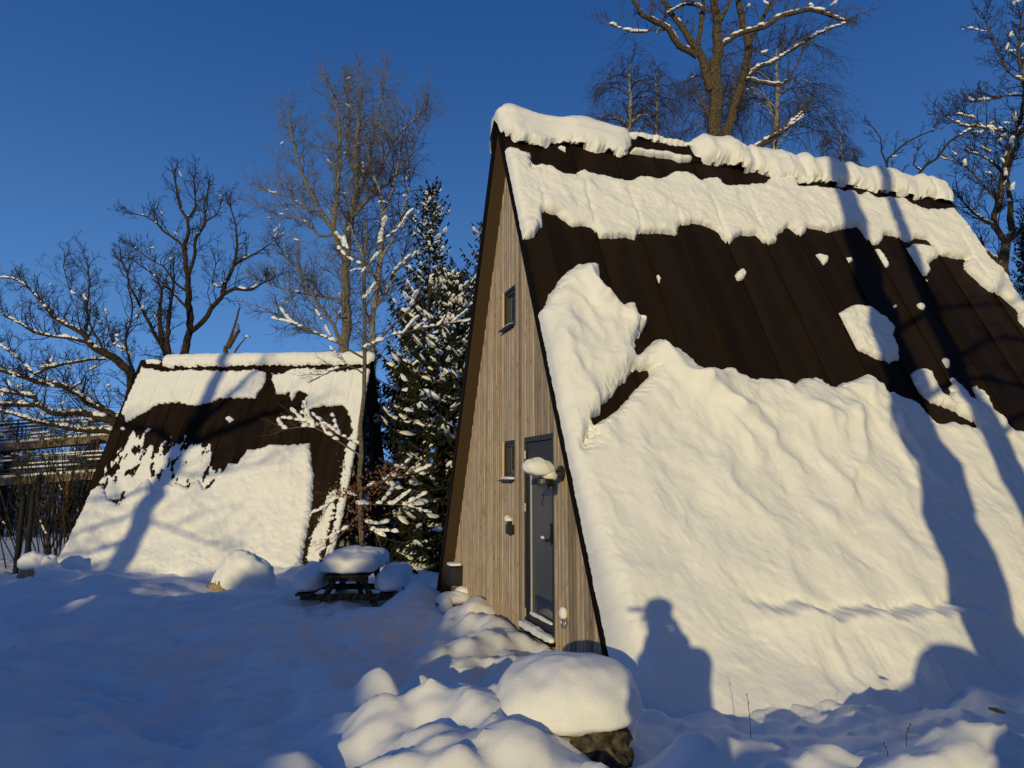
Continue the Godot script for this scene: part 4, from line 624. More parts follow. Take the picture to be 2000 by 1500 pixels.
	bare_tree("weeping_birch", "weeping birch hidden behind the big oak's trunks", "weeping birches behind the near ridge", [
		PackedFloat32Array([8.27, 4.94, -29.00, 0.105, 8.45, 13.85, -28.46, 0.103, 8.54, 15.41, -28.37, 0.077, 8.53, 16.58, -28.30, 0.041, 8.60, 16.98, -28.28, 0.020]),
		PackedFloat32Array([8.46, 14.61, -28.37, 0.036, 8.25, 14.94, -28.50, 0.031, 8.03, 15.11, -28.59, 0.023, 7.83, 15.05, -28.67, 0.016]),
		PackedFloat32Array([8.45, 14.38, -28.37, 0.037, 8.73, 14.70, -28.46, 0.031, 9.00, 14.85, -28.53, 0.023, 9.24, 14.79, -28.59, 0.015]),
		PackedFloat32Array([8.54, 16.44, -28.30, 0.024, 8.32, 17.12, -28.70, 0.031, 8.09, 17.47, -28.97, 0.023, 7.88, 17.45, -29.20, 0.016]),
		PackedFloat32Array([8.46, 14.57, -28.37, 0.036, 8.75, 14.80, -28.19, 0.030, 9.04, 14.87, -28.04, 0.022, 9.29, 14.69, -27.92, 0.015]),
		PackedFloat32Array([8.45, 14.43, -28.37, 0.037, 8.15, 14.59, -28.22, 0.031, 7.87, 14.63, -28.11, 0.022, 7.62, 14.50, -28.01, 0.015]),
		PackedFloat32Array([8.54, 16.47, -28.30, 0.024, 8.89, 17.04, -28.50, 0.031, 9.26, 17.32, -28.65, 0.023, 9.57, 17.23, -28.77, 0.016]),
		PackedFloat32Array([8.52, 16.12, -28.30, 0.026, 8.30, 16.39, -28.39, 0.031, 8.10, 16.53, -28.45, 0.023, 7.92, 16.48, -28.51, 0.015]),
		PackedFloat32Array([8.51, 15.68, -28.37, 0.029, 8.78, 16.06, -28.18, 0.030, 9.08, 16.20, -28.05, 0.022, 9.32, 15.96, -27.94, 0.015]),
		PackedFloat32Array([8.53, 16.34, -28.30, 0.025, 8.34, 16.65, -28.40, 0.031, 8.17, 16.79, -28.47, 0.023, 8.01, 16.74, -28.53, 0.015]),
		PackedFloat32Array([8.52, 15.80, -28.37, 0.028, 8.77, 16.02, -28.31, 0.031, 9.05, 16.10, -28.25, 0.022, 9.27, 15.98, -28.20, 0.015]),
		PackedFloat32Array([8.49, 15.26, -28.37, 0.032, 8.32, 15.72, -28.57, 0.031, 8.13, 15.94, -28.70, 0.023, 7.96, 15.87, -28.81, 0.016])], wp)
	rng.seed = 114
	bare_tree("weeping_birch", "sparse weeping birch between the big oak and the round one", "weeping birches behind the near ridge", [
		PackedFloat32Array([6.14, 5.11, -30.00, 0.087, 6.52, 14.66, -30.64, 0.088, 6.67, 16.72, -30.77, 0.067, 6.69, 18.34, -30.87, 0.036, 6.78, 18.82, -30.90, 0.018]),
		PackedFloat32Array([6.64, 17.03, -30.77, 0.025, 6.31, 17.19, -30.43, 0.026, 6.03, 17.21, -30.21, 0.019, 5.78, 16.98, -30.02, 0.013]),
		PackedFloat32Array([6.70, 18.19, -30.87, 0.020, 6.92, 18.60, -31.01, 0.027, 7.16, 18.81, -31.11, 0.020, 7.36, 18.74, -31.19, 0.013]),
		PackedFloat32Array([6.53, 14.96, -30.64, 0.034, 6.24, 15.21, -30.39, 0.026, 5.96, 15.29, -30.22, 0.019, 5.72, 15.09, -30.08, 0.013]),
		PackedFloat32Array([6.64, 17.12, -30.77, 0.025, 6.94, 17.48, -31.02, 0.027, 7.26, 17.70, -31.24, 0.020, 7.53, 17.73, -31.43, 0.014]),
		PackedFloat32Array([6.62, 16.51, -30.77, 0.028, 6.37, 16.61, -30.54, 0.026, 6.15, 16.61, -30.37, 0.019, 5.96, 16.45, -30.23, 0.013]),
		PackedFloat32Array([6.63, 16.87, -30.77, 0.026, 6.79, 17.07, -30.89, 0.027, 6.96, 17.18, -30.99, 0.020, 7.11, 17.18, -31.07, 0.013]),
		PackedFloat32Array([6.51, 15.67, -30.39, 0.030, 6.25, 16.16, -30.54, 0.026, 5.97, 16.39, -30.65, 0.019, 5.73, 16.29, -30.73, 0.013]),
		PackedFloat32Array([6.50, 15.27, -30.39, 0.032, 6.83, 15.63, -30.61, 0.026, 7.17, 15.83, -30.79, 0.020, 7.45, 15.82, -30.95, 0.013]),
		PackedFloat32Array([6.64, 17.02, -30.77, 0.025, 6.49, 17.24, -30.95, 0.027, 6.36, 17.37, -31.09, 0.020, 6.24, 17.39, -31.21, 0.014]),
		PackedFloat32Array([6.69, 17.95, -30.87, 0.022, 6.80, 18.05, -30.80, 0.027, 6.94, 18.07, -30.72, 0.019, 7.06, 17.98, -30.66, 0.013]),
		PackedFloat32Array([6.71, 18.33, -30.87, 0.020, 6.43, 18.50, -30.78, 0.027, 6.19, 18.56, -30.72, 0.019, 5.98, 18.44, -30.66, 0.013])], wp.merged({"every": 0.34}, true))


func beech_leaves() -> void:
	var root := get_node("beech_sapling")
	var g := Geo.new()
	rng.seed = 66
	var base: Vector3 = root.position
	for k in 620:
		var c: Array = [[Vector3(-2.75, -0.10, -14.4), 0.5, 0.16], [Vector3(-3.25, -0.25, -14.4), 0.35, 0.12], [Vector3(-2.35, 0.15, -14.4), 0.5, 0.10], [Vector3(-3.05, -0.8, -14.4), 0.42, 0.22], [Vector3(-3.1, -0.35, -14.3), 0.3, 0.5]][k % 5]
		var q: Vector3 = c[0] + Vector3(rng.randfn() * c[1] * 0.6, rng.randfn() * c[2], rng.randfn() * 0.3)
		leaf_card(g, q - base, 0.055)
	stuff(obj("dead_leaves", g, M.dead_leaf, root))


func background_trees() -> void:
	var grp := "snowy spruces"
	var a := spruce("spruce_tree", "tall snow laden spruce standing right behind the far cabin's gable", grp, Vector3(-2.85, -2.7, -24.0), 13.2, 3.0, 0.36, 201, 1.25, 1.7)
	spruce("spruce_tree", "broad low spruce filling the gap left of the near cabin's dark edge", grp, Vector3(-1.7, -2.6, -20.5), 8.6, 2.4, 0.34, 202, 0.9, 1.3)
	spruce("spruce_tree", "spruce tips showing past the near cabin's left eave", grp, Vector3(-0.9, -2.6, -26.0), 12.2, 2.6, 0.2, 203, 0.8, 1.3)
	for q in [[Vector3(-4.4, -2.7, -29.0), 0.72, 1.3, "small dark spruce deep between the cabins"], [Vector3(-1.6, -2.7, -33.0), 0.95, 2.1, "dark spruce far behind the picnic table"], [Vector3(16.5, -2.5, -22.0), 0.80, 0.5, "dark spruce behind the crooked oak on the right"], [Vector3(20.5, -2.5, -27.0), 1.0, 3.0, "tall dark spruce at the right edge of the photo"], [Vector3(-33.0, -2.9, -46.0), 0.62, 0.8, "spruce under the end of the raised walkway"], [Vector3(-24.5, -2.9, -52.0), 0.6, 4.0, "spruce in the gloom behind the walkway's posts"], [Vector3(-41.0, -2.9, -58.0), 0.6, 2.6, "distant spruce at the left edge behind the walkway"]]:
		var c: Node3D = a.duplicate()
		c.name = numbered("spruce_tree")
		add_child(c, true)
		c.transform = Transform3D(Basis(Vector3.UP, q[2]).scaled(Vector3.ONE * q[1]), q[0])
		tag(c, q[3], "tree", grp)
	for q in [[Vector3(-31.0, -2.2, -3.0), 1.2, 0.3, "added unseen spruce on the left, nearest the yard"], [Vector3(-36.0, -2.2, -9.0), 1.3, 1.9, "added unseen spruce on the left, farthest along"], [Vector3(-33.0, -2.0, 5.0), 1.25, 3.3, "added unseen spruce on the left, level with the photographer"], [Vector3(-40.0, -2.4, -2.0), 1.4, 4.4, "tallest added unseen spruce on the left, at the back"], [Vector3(9.5, -1.5, -0.5), 1.1, 1.2, "added unseen spruce on the right, nearest the cabin"], [Vector3(12.5, -1.6, -4.5), 1.25, 2.2, "added unseen spruce on the right, beyond the cabin's end"], [Vector3(11.0, -1.4, 4.5), 1.2, 0.9, "added unseen spruce on the right, behind the photographer"], [Vector3(14.5, -1.4, 0.5), 1.3, 4.0, "tallest added unseen spruce on the right, at the back"]]:  # unseen spruces added on both sides to block part of the sky light
		var c: Node3D = a.duplicate()
		c.name = numbered("spruce_tree")
		add_child(c, true)
		c.transform = Transform3D(Basis(Vector3.UP, q[2]).scaled(Vector3.ONE * q[1]), q[0])
		tag(c, q[3], "tree", "unseen spruces added to dim the sky light")
	# the snowy thicket behind the walkway and under it
	rng.seed = 301
	var o := {"segs": [4, 3, 3], "wig": 0.6, "up": [0.12, 0.08, 0.05], "deep": 1, "n": [6, 0, 0], "ang": 0.75, "ratio": 0.5, "every": 0.30, "length": 1.3, "bare": 0.15, "thin": 0.010, "first": 0.03, "bark": M.bark_oak, "twig_mat": M.twig_oak, "snow": 0.5, "snow_h": 0.09, "snow_twigs": 0.22, "bare_trunk": 0.25}
	var names := ["slim snowy tree leftmost behind the walkway", "slim snowy tree second from left behind the walkway", "slim snowy tree behind the two charred posts", "slim snowy tree between the charred posts and the bush", "slim snowy tree behind the bush", "slim snowy tree nearest the far cabin's left verge", "snowy tree far off left of the walkway stairs", "snowy tree showing between the walkway's two decks"]
	for k in 8:
		var x := -36.0 + k * 2.6 + rng.randf() * 1.4
		var z := -44.0 - rng.randf() * 8.0
		var h := 4.0 + rng.randf() * 2.2
		var ls := [PackedFloat32Array([x, -3.0, z, 0.12, x + 0.1, -3.0 + h * 0.5, z, 0.08, x + 0.2 * rng.randf(), -3.0 + h, z, 0.03])]
		for j in 4:
			var y := -3.0 + h * (0.2 + 0.18 * j)
			var an := rng.randf() * TAU
			ls.append(PackedFloat32Array([x + 0.05, y, z, 0.05, x + cos(an) * 0.9, y + 0.7, z + sin(an) * 0.9, 0.035, x + cos(an) * 1.9, y + 1.1, z + sin(an) * 1.9, 0.015]))
		bare_tree("slim_tree", names[k], "slim snowy trees behind the walkway", ls, o)
	# the many stemmed bush by the far cabin's left corner
	rng.seed = 302
	var st := []
	for k in 46:
		var x0 := -14.7 + rng.randf() * 1.7
		var z0 := -21.2 - rng.randf() * 1.0
		var lean := Vector3((rng.randf() - 0.6) * 2.4, 2.2 + rng.randf() * 1.9, (rng.randf() - 0.5) * 1.6)
		var p := Vector3(x0, -2.75, z0)
		var m := p + lean * 0.5 + Vector3((rng.randf() - 0.5) * 0.3, 0.1, 0)
		var t := p + lean
		st.append(PackedFloat32Array([p.x, p.y, p.z, 0.022, m.x, m.y, m.z, 0.016, t.x, t.y, t.z, 0.008]))
	bare_tree("bush", "many stemmed bare bush at the far cabin's left corner", "", st, {"segs": [4, 3, 3], "wig": 0.5, "up": [0.08, 0.04, 0.0], "deep": 1, "n": [3, 0, 0], "ang": 0.6, "ratio": 0.5, "every": 0.35, "length": 0.8, "bare": 0.3, "thin": 0.005, "first": 0.01, "bark": M.bark_oak, "twig_mat": M.twig_oak, "snow": 0.10, "snow_h": 0.05, "snow_twigs": 0.05, "bare_trunk": 0.4})
	get_node("bush").set_meta("category", "bush")
	rng.seed = 305
	var th := Geo.new()
	var ths := Geo.new()
	for k in 520:
		var p := Vector3(-46.0 + rng.randf() * 33.0, -3.0, -37.5 - rng.randf() * 11.0)
		var h := 2.2 + rng.randf() * 3.0
		var q := PackedVector3Array([p, p + Vector3(rng.randf() - 0.5, h * 0.6, rng.randf() - 0.5), p + Vector3((rng.randf() - 0.5) * 2.0, h, rng.randf() - 0.5)])
		th.tube(q, PackedFloat32Array([0.05, 0.035, 0.012]), 3, false)
		for j in 9:
			twig(th, q[1].lerp(q[rng.randi() % 2 * 2], rng.randf()), Vector3(rng.randf() - 0.5, rng.randf() * 0.7, rng.randf() - 0.5).normalized(), 0.6 + rng.randf(), 0.018, 1, {"segs": [3, 3], "wig": 0.6, "up": [0.0, 0.05], "thin": 0.01, "deep": 1})
		for j in 2:
			if rng.randf() < 0.5:
				pad(ths, q[1].lerp(q[2], rng.randf()) + Vector3(rng.randf() - 0.5, 0, 0), Vector3(rng.randf() - 0.5, 0.1, rng.randf() - 0.5).normalized(), 0.16 + 0.2 * rng.randf(), 0.09, 0.06)
	var tho := obj("thicket", th, M.twig_oak)
	tag(tho, "dark tangled thicket under and behind the raised walkway", "bushes", "", "stuff")
	stuff(obj("snow_load", ths, M.snow_small, tho))
	# far woods on the skyline
	rng.seed = 303
	var far := Geo.new()
	for k in 420:
		var x := -130.0 + rng.randf() * 260.0
		var z := -78.0 - rng.randf() * 30.0
		var h := 4.0 + rng.randf() * 4.5
		var b := Vector3(x, -3.4, z)
		far.tube(PackedVector3Array([b, b + Vector3(0, h * 0.6, 0), b + Vector3(rng.randf() - 0.5, h, 0)]), PackedFloat32Array([0.16, 0.11, 0.03]), 4, false)
		for j in 26:
			var y := h * (0.2 + 0.75 * rng.randf())
			var an := rng.randf() * TAU
			var l := (0.8 + rng.randf() * 1.5)
			var s := b + Vector3(0, y, 0)
			far.tube(PackedVector3Array([s, s + Vector3(cos(an) * l * 0.6, l * 0.45, sin(an) * l * 0.6), s + Vector3(cos(an) * l, l * (0.4 + 0.7 * rng.randf()), sin(an) * l)]), PackedFloat32Array([0.04, 0.03, 0.02]), 3, false)
	var fo := obj("distant_woods", far, M.twig_oak)
	tag(fo, "belt of distant bare woods on the skyline behind the walkway", "woods", "", "stuff")


func beam(g: Geo, a: Vector3, b: Vector3, w: float, h: float, bev := 0.01) -> void:
	var d := b - a
	var x := Transform3D(Basis.looking_at(d.normalized(), Vector3.UP), a)
	g.box(Vector3(-w / 2, -h / 2, -d.length()), Vector3(w / 2, h / 2, 0), bev, x)


func deck(o: Node3D, a: Vector3, b: Vector3, wide: float, back: Vector3, posts: int, rails: int, high: float) -> void:
	# a deck from a to b with a railing on both edges; snow lies on deck and rails
	var g := Geo.new()
	beam(g, a + Vector3(0, -0.18, 0), b + Vector3(0, -0.18, 0), 0.08, 0.36)
	obj("edge_beam", g, M.deck_wood, o)
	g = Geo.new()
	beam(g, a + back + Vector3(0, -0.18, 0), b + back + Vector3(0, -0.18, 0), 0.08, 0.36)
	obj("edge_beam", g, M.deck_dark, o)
	g = Geo.new()
	beam(g, a + back * 0.5 + Vector3(0, -0.05, 0), b + back * 0.5 + Vector3(0, -0.05, 0), back.length() - 0.1, 0.06)
	obj("deck_boards", g, M.deck_dark, o)
	g = Geo.new()
	beam(g, a + back * 0.5 + Vector3(0, 0.06, 0), b + back * 0.5 + Vector3(0, 0.06, 0), back.length() - 0.2, 0.14, 0.05)
	obj("snow_layer", g, M.snow_small, o)
	for sd in 2:
		var side: Vector3 = back * sd
		for k in posts:
			var q := a.lerp(b, float(k) / (posts - 1)) + side
			var pg := Geo.new()
			pg.box(Vector3(-0.03, -0.3, -0.03), Vector3(0.03, high, 0.03), 0.004)
			var po := obj("railing_post", pg, M.deck_dark, o)
			po.position = q
		for k in rails:
			var y := high * (k + 1.0) / rails
			var rg := Geo.new()
			beam(rg, a + side + Vector3(0, y, 0), b + side + Vector3(0, y, 0), 0.05, 0.05, 0.004)
			obj("rail", rg, M.deck_dark, o)
			var sg := Geo.new()
			var n := 60
			var run := PackedVector3Array()
			var rad := PackedFloat32Array()
			for j in n + 1:
				var q := a.lerp(b, float(j) / n) + side + Vector3(0, y + 0.045, 0)
				var on := nz.get_noise_3d(j * 0.16, k * 3.0, side.z * 5.0 + a.y) > 0.02
				if on:
					run.append(q); rad.append(0.045 + 0.012 * nz.get_noise_1d(j * 0.9 + k * 20.0))
				if (not on or j == n) and run.size() > 0:
					if run.size() > 2:
						rad[0] *= 0.4; rad[rad.size() - 1] *= 0.4
						sg.tube(run, rad, 6)
					run = PackedVector3Array(); rad = PackedFloat32Array()
			if sg.v.size(): stuff(obj("rail_snow", sg, M.snow_small, o))


func walkway() -> void:
	var o := thing("raised_walkway", "raised wooden walkway in two tiers with snowy railings at the far left", "walkway", Transform3D())
	deck(o, Vector3(-29.0, 1.0, -31.5), Vector3(-19.6, 2.35, -36.6), 1.6, Vector3(-0.75, 0, -1.4), 12, 6, 1.05)
	deck(o, Vector3(-29.0, -0.35, -32.5), Vector3(-18.6, 0.45, -34.8), 1.5, Vector3(-0.3, 0, -1.5), 12, 5, 0.95)
	var cols := [[-20.8, -35.6, 2.0, M.rust, 0.16], [-22.3, -33.8, 0.2, M.charred, 0.13], [-23.6, -34.0, 0.1, M.charred, 0.13], [-25.9, -33.0, -0.1, M.rust, 0.14], [-27.2, -32.8, -0.3, M.rust, 0.13], [-24.6, -34.8, 1.5, M.charred, 0.14], [-21.3, -34.4, 0.2, M.rust, 0.11], [-19.6, -34.6, 0.3, M.rust, 0.12], [-20.6, -35.0, 1.9, M.charred, 0.13]]
	for c in cols:
		var g := Geo.new()
		g.disc(Vector3(c[0], -3.2, c[1]), Vector3.UP, [0.0, c[4], c[4] * 0.95, 0.0], [0.0, 0.0, c[2] + 3.2, c[2] + 3.2], 12)
		obj("column", g, c[3], o)
	# two charred posts standing free in front of it
	for q in [["left one of the two thin black posts at the far cabin's left", -13.15, 2.15, 0.35], ["right one of the two thin black posts at the far cabin's left", -12.88, 2.3, 0.12]]:
		var g := Geo.new()
		var p := PackedVector3Array()
		var r := PackedFloat32Array()
		for k in 7:
			p.append(Vector3(q[3] * 0.12 * k / 6.0, -0.3 + (q[2] + 0.3) * k / 6.0, 0))
			r.append(0.075 - 0.008 * k / 6.0)
		g.tube(p, r, 10)
		var po := obj("charred_post", g, M.charred)
		po.position = Vector3(q[1], -2.6, -19.3)
		tag(po, q[0], "post", "thin black posts")
	var lb := ["topmost power line at the left", "second power line from the top at the left", "third power line from the top at the left", "lowest power line at the left"]
	for k in 4:
		var g := Geo.new()
		var p := PackedVector3Array()
		var r := PackedFloat32Array()
		for j in 25:
			var f := j / 24.0
			p.append(Vector3(-110.0 + 170.0 * f, 8.6 - k * 0.55 + pow(f - 0.5, 2.0) * 6.0, -70.0))
			r.append(0.02)
		g.tube(p, r, 4)
		var w := obj("power_line", g, M.wire)
		tag(w, lb[k], "power line", "power lines")
	for x in [-110.0, 60.0]:
		var g := Geo.new()
		g.disc(Vector3(x, -4.0, -70.0), Vector3.UP, [0.0, 0.18, 0.13, 0.0], [0.0, 0.0, 14.6, 14.6], 12)
		g.box(Vector3(x - 0.06, 8.2, -71.0), Vector3(x + 0.06, 8.35, -69.0), 0.01)
		tag(obj("power_pole", g, M.deck_dark), "wooden pole carrying the power lines, %s end" % ("left" if x < 0 else "right"), "pole", "power poles")


func photographer() -> void:
	var o := thing("person", "person in a dark padded coat and peaked cap holding up a phone, casting the shadow", "person", Transform3D(Basis(), Vector3(0, -1.6, 0.52)))
	var y := 1.6
	var z := -0.52
	var g := Geo.new()
	var B := func(a: Vector3, b: Vector3, ra: float, rb: float) -> Array: return [a + Vector3(0, y, z), b + Vector3(0, y, z), ra, rb]
	var f := Vector3(-0.97, 0, -0.25)  # where the face looks
	var hc := Vector3(-0.125, 0.075, 0.5)
	# trunk, limbs
	figure(g, [B.call(Vector3(-0.10, -0.78, 0.52), Vector3(-0.12, -0.32, 0.52), 0.13, 0.14), B.call(Vector3(0.06, -0.78, 0.52), Vector3(0.06, -0.32, 0.52), 0.13, 0.14), B.call(Vector3(-0.19, -0.22, 0.52), Vector3(0.14, -0.22, 0.52), 0.065, 0.065), B.call(Vector3(-0.05, -0.2, 0.52), Vector3(-0.10, 0.0, 0.5), 0.07, 0.058),
		B.call(Vector3(-0.11, -0.8, 0.52), Vector3(-0.12, -1.2, 0.5), 0.09, 0.06), B.call(Vector3(-0.12, -1.2, 0.5), Vector3(-0.12, -1.56, 0.53), 0.058, 0.045), B.call(Vector3(-0.12, -1.56, 0.53), Vector3(-0.13, -1.58, 0.36), 0.045, 0.035),
		B.call(Vector3(0.08, -0.8, 0.52), Vector3(0.09, -1.2, 0.5), 0.09, 0.06), B.call(Vector3(0.09, -1.2, 0.5), Vector3(0.09, -1.56, 0.53), 0.058, 0.045), B.call(Vector3(0.09, -1.56, 0.53), Vector3(0.10, -1.58, 0.36), 0.045, 0.035),
		B.call(Vector3(0.15, -0.23, 0.52), Vector3(0.15, -0.46, 0.38), 0.055, 0.045), B.call(Vector3(0.15, -0.46, 0.38), Vector3(0.105, -0.11, 0.13), 0.043, 0.03), B.call(Vector3(-0.20, -0.23, 0.52), Vector3(-0.2, -0.44, 0.36), 0.055, 0.045), B.call(Vector3(-0.2, -0.44, 0.36), Vector3(-0.11, -0.12, 0.13), 0.043, 0.03)], 0.02, 0.04)
	# head on a finer grid
	var side := Vector3(f.z, 0, -f.x)
	figure(g, [B.call(hc + Vector3(0, 0.03, 0) - f * 0.02, hc + Vector3(0, 0.01, 0) + f * 0.03, 0.085, 0.078), B.call(hc + f * 0.04 + Vector3(0, -0.05, 0), hc + f * 0.06 + Vector3(0, -0.085, 0), 0.055, 0.03), B.call(hc + f * 0.10 + Vector3(0, 0.01, 0), hc + f * 0.122 + Vector3(0, -0.022, 0), 0.008, 0.013),
		B.call(hc + side * 0.088 + Vector3(0, 0.015, 0), hc + side * 0.088 + Vector3(0, -0.02, 0), 0.012, 0.008), B.call(hc - side * 0.088 + Vector3(0, 0.015, 0), hc - side * 0.088 + Vector3(0, -0.02, 0), 0.012, 0.008), B.call(hc + f * 0.098 + Vector3(0, -0.05, 0) - side * 0.018, hc + f * 0.098 + Vector3(0, -0.05, 0) + side * 0.018, 0.006, 0.006), B.call(hc + Vector3(0, -0.05, 0), hc + Vector3(0.03, -0.14, 0.01), 0.06, 0.06)], 0.006, 0.012)
	# hands: palm, four fingers round the phone's back, thumb along its near edge
	for h in [1.0, -1.0]:
		var w := Vector3(0.105, -0.11, 0.13) if h > 0 else Vector3(-0.11, -0.12, 0.13)
		var pe := Vector3(0.09, -0.065, 0.065) if h > 0 else Vector3(-0.08, -0.065, 0.065)
		var bones := [B.call(w, pe, 0.028, 0.026)]
		for k in 4:
			var r0 := pe + Vector3(h * (0.010 - 0.004 * k), 0.022 - 0.017 * k, -0.005)
			var r1 := r0 + Vector3(h * 0.012, 0.004, -0.045 + 0.004 * absf(k - 1.0))
			var r2 := r1 + Vector3(-h * 0.026, 0.0, -0.012)
			bones.append(B.call(pe, r0, 0.014, 0.0095)); bones.append(B.call(r0, r1, 0.0095, 0.0085)); bones.append(B.call(r1, r2, 0.0085, 0.007))
		var t1 := pe + Vector3(-h * 0.015, 0.022, 0.008)
		bones.append(B.call(w.lerp(pe, 0.5), t1, 0.016, 0.010)); bones.append(B.call(t1, t1 + Vector3(-h * 0.028, 0.018, -0.018), 0.010, 0.008))
		figure(g, bones, 0.005, 0.006)
	obj("body", g, M.skin, o)
	var c := Geo.new()
	figure(c, [B.call(Vector3(-0.12, -0.95, 0.52), Vector3(-0.13, -0.34, 0.52), 0.175, 0.165), B.call(Vector3(0.08, -0.95, 0.52), Vector3(0.07, -0.34, 0.52), 0.175, 0.165), B.call(Vector3(-0.19, -0.24, 0.52), Vector3(0.15, -0.24, 0.52), 0.09, 0.09), B.call(Vector3(-0.05, -0.16, 0.52), Vector3(-0.07, -0.08, 0.51), 0.085, 0.08), B.call(Vector3(-0.09, -0.11, 0.57), Vector3(0.03, -0.10, 0.55), 0.07, 0.07),
		B.call(Vector3(0.16, -0.25, 0.52), Vector3(0.16, -0.46, 0.38), 0.10, 0.09), B.call(Vector3(0.16, -0.46, 0.38), Vector3(0.115, -0.15, 0.16), 0.085, 0.05), B.call(Vector3(-0.21, -0.25, 0.52), Vector3(-0.21, -0.44, 0.37), 0.085, 0.07), B.call(Vector3(-0.21, -0.44, 0.37), Vector3(-0.12, -0.16, 0.16), 0.068, 0.048)], 0.02, 0.05)
	obj("coat", c, M.coat, o)
	c = Geo.new()
	figure(c, [B.call(Vector3(-0.11, -0.8, 0.52), Vector3(-0.12, -1.2, 0.5), 0.11, 0.085), B.call(Vector3(-0.12, -1.2, 0.5), Vector3(-0.12, -1.52, 0.53), 0.085, 0.07), B.call(Vector3(0.08, -0.8, 0.52), Vector3(0.09, -1.2, 0.5), 0.11, 0.085), B.call(Vector3(0.09, -1.2, 0.5), Vector3(0.09, -1.52, 0.53), 0.085, 0.07)], 0.02, 0.03)
	obj("trousers", c, M.trousers, o)
	c = Geo.new()
	for x in [-0.12, 0.09]:
		c = Geo.new()
		c.blob(Vector3(x, -1.53 + y, 0.46 + z), Vector3(0.06, 0.09, 0.15), nz, 0.0, 1.0, 2.6, 0.8, 14, 18)
		obj("boot", c, M.hair, o)
	c = Geo.new()
	c.blob(hc + Vector3(0, 0.062 + y, z) - f * 0.01, Vector3(0.108, 0.085, 0.102), nz, 0.002, 8.0, 2.2, 0.25, 20, 28)
	obj("cap", c, M.cap, o)
	c = Geo.new()
	c.blob(hc + f * 0.15 + Vector3(0, 0.048 + y, z), Vector3(0.095, 0.010, 0.08), nz, 0.0, 1.0, 2.4, 0.8, 12, 24, atan2(-f.z, f.x))
	obj("cap_brim", c, M.cap, o)
	c = Geo.new()
	c.blob(hc - f * 0.045 + Vector3(0, -0.01 + y, z), Vector3(0.07, 0.07, 0.085), nz, 0.004, 20.0, 2.0, 1.0, 16, 20)
	obj("hair", c, M.hair, o)
	c = Geo.new()
	for s in [-1.0, 1.0]:
		c = Geo.new()
		c.blob(hc + f * 0.092 + side * 0.031 * s + Vector3(0, 0.012 + y, z), Vector3(0.012, 0.011, 0.012), nz, 0.0, 1.0, 2.0, 1.0, 10, 12)
		obj("eye", c, M.frosted, o)
	var ph := thing("phone", "black phone held up level in front of the person", "phone", Transform3D(Basis(), Vector3(0.005, -0.04, 0.036)))
	c = Geo.new()
	c.box(Vector3(-0.077, -0.037, -0.004), Vector3(0.077, 0.037, 0.004), 0.003)
	obj("case", c, M.black_gloss, ph)
	c = Geo.new()
	c.box(Vector3(-0.072, -0.033, 0.0042), Vector3(0.072, 0.033, 0.0048))
	obj("screen", c, M.black_gloss, ph)


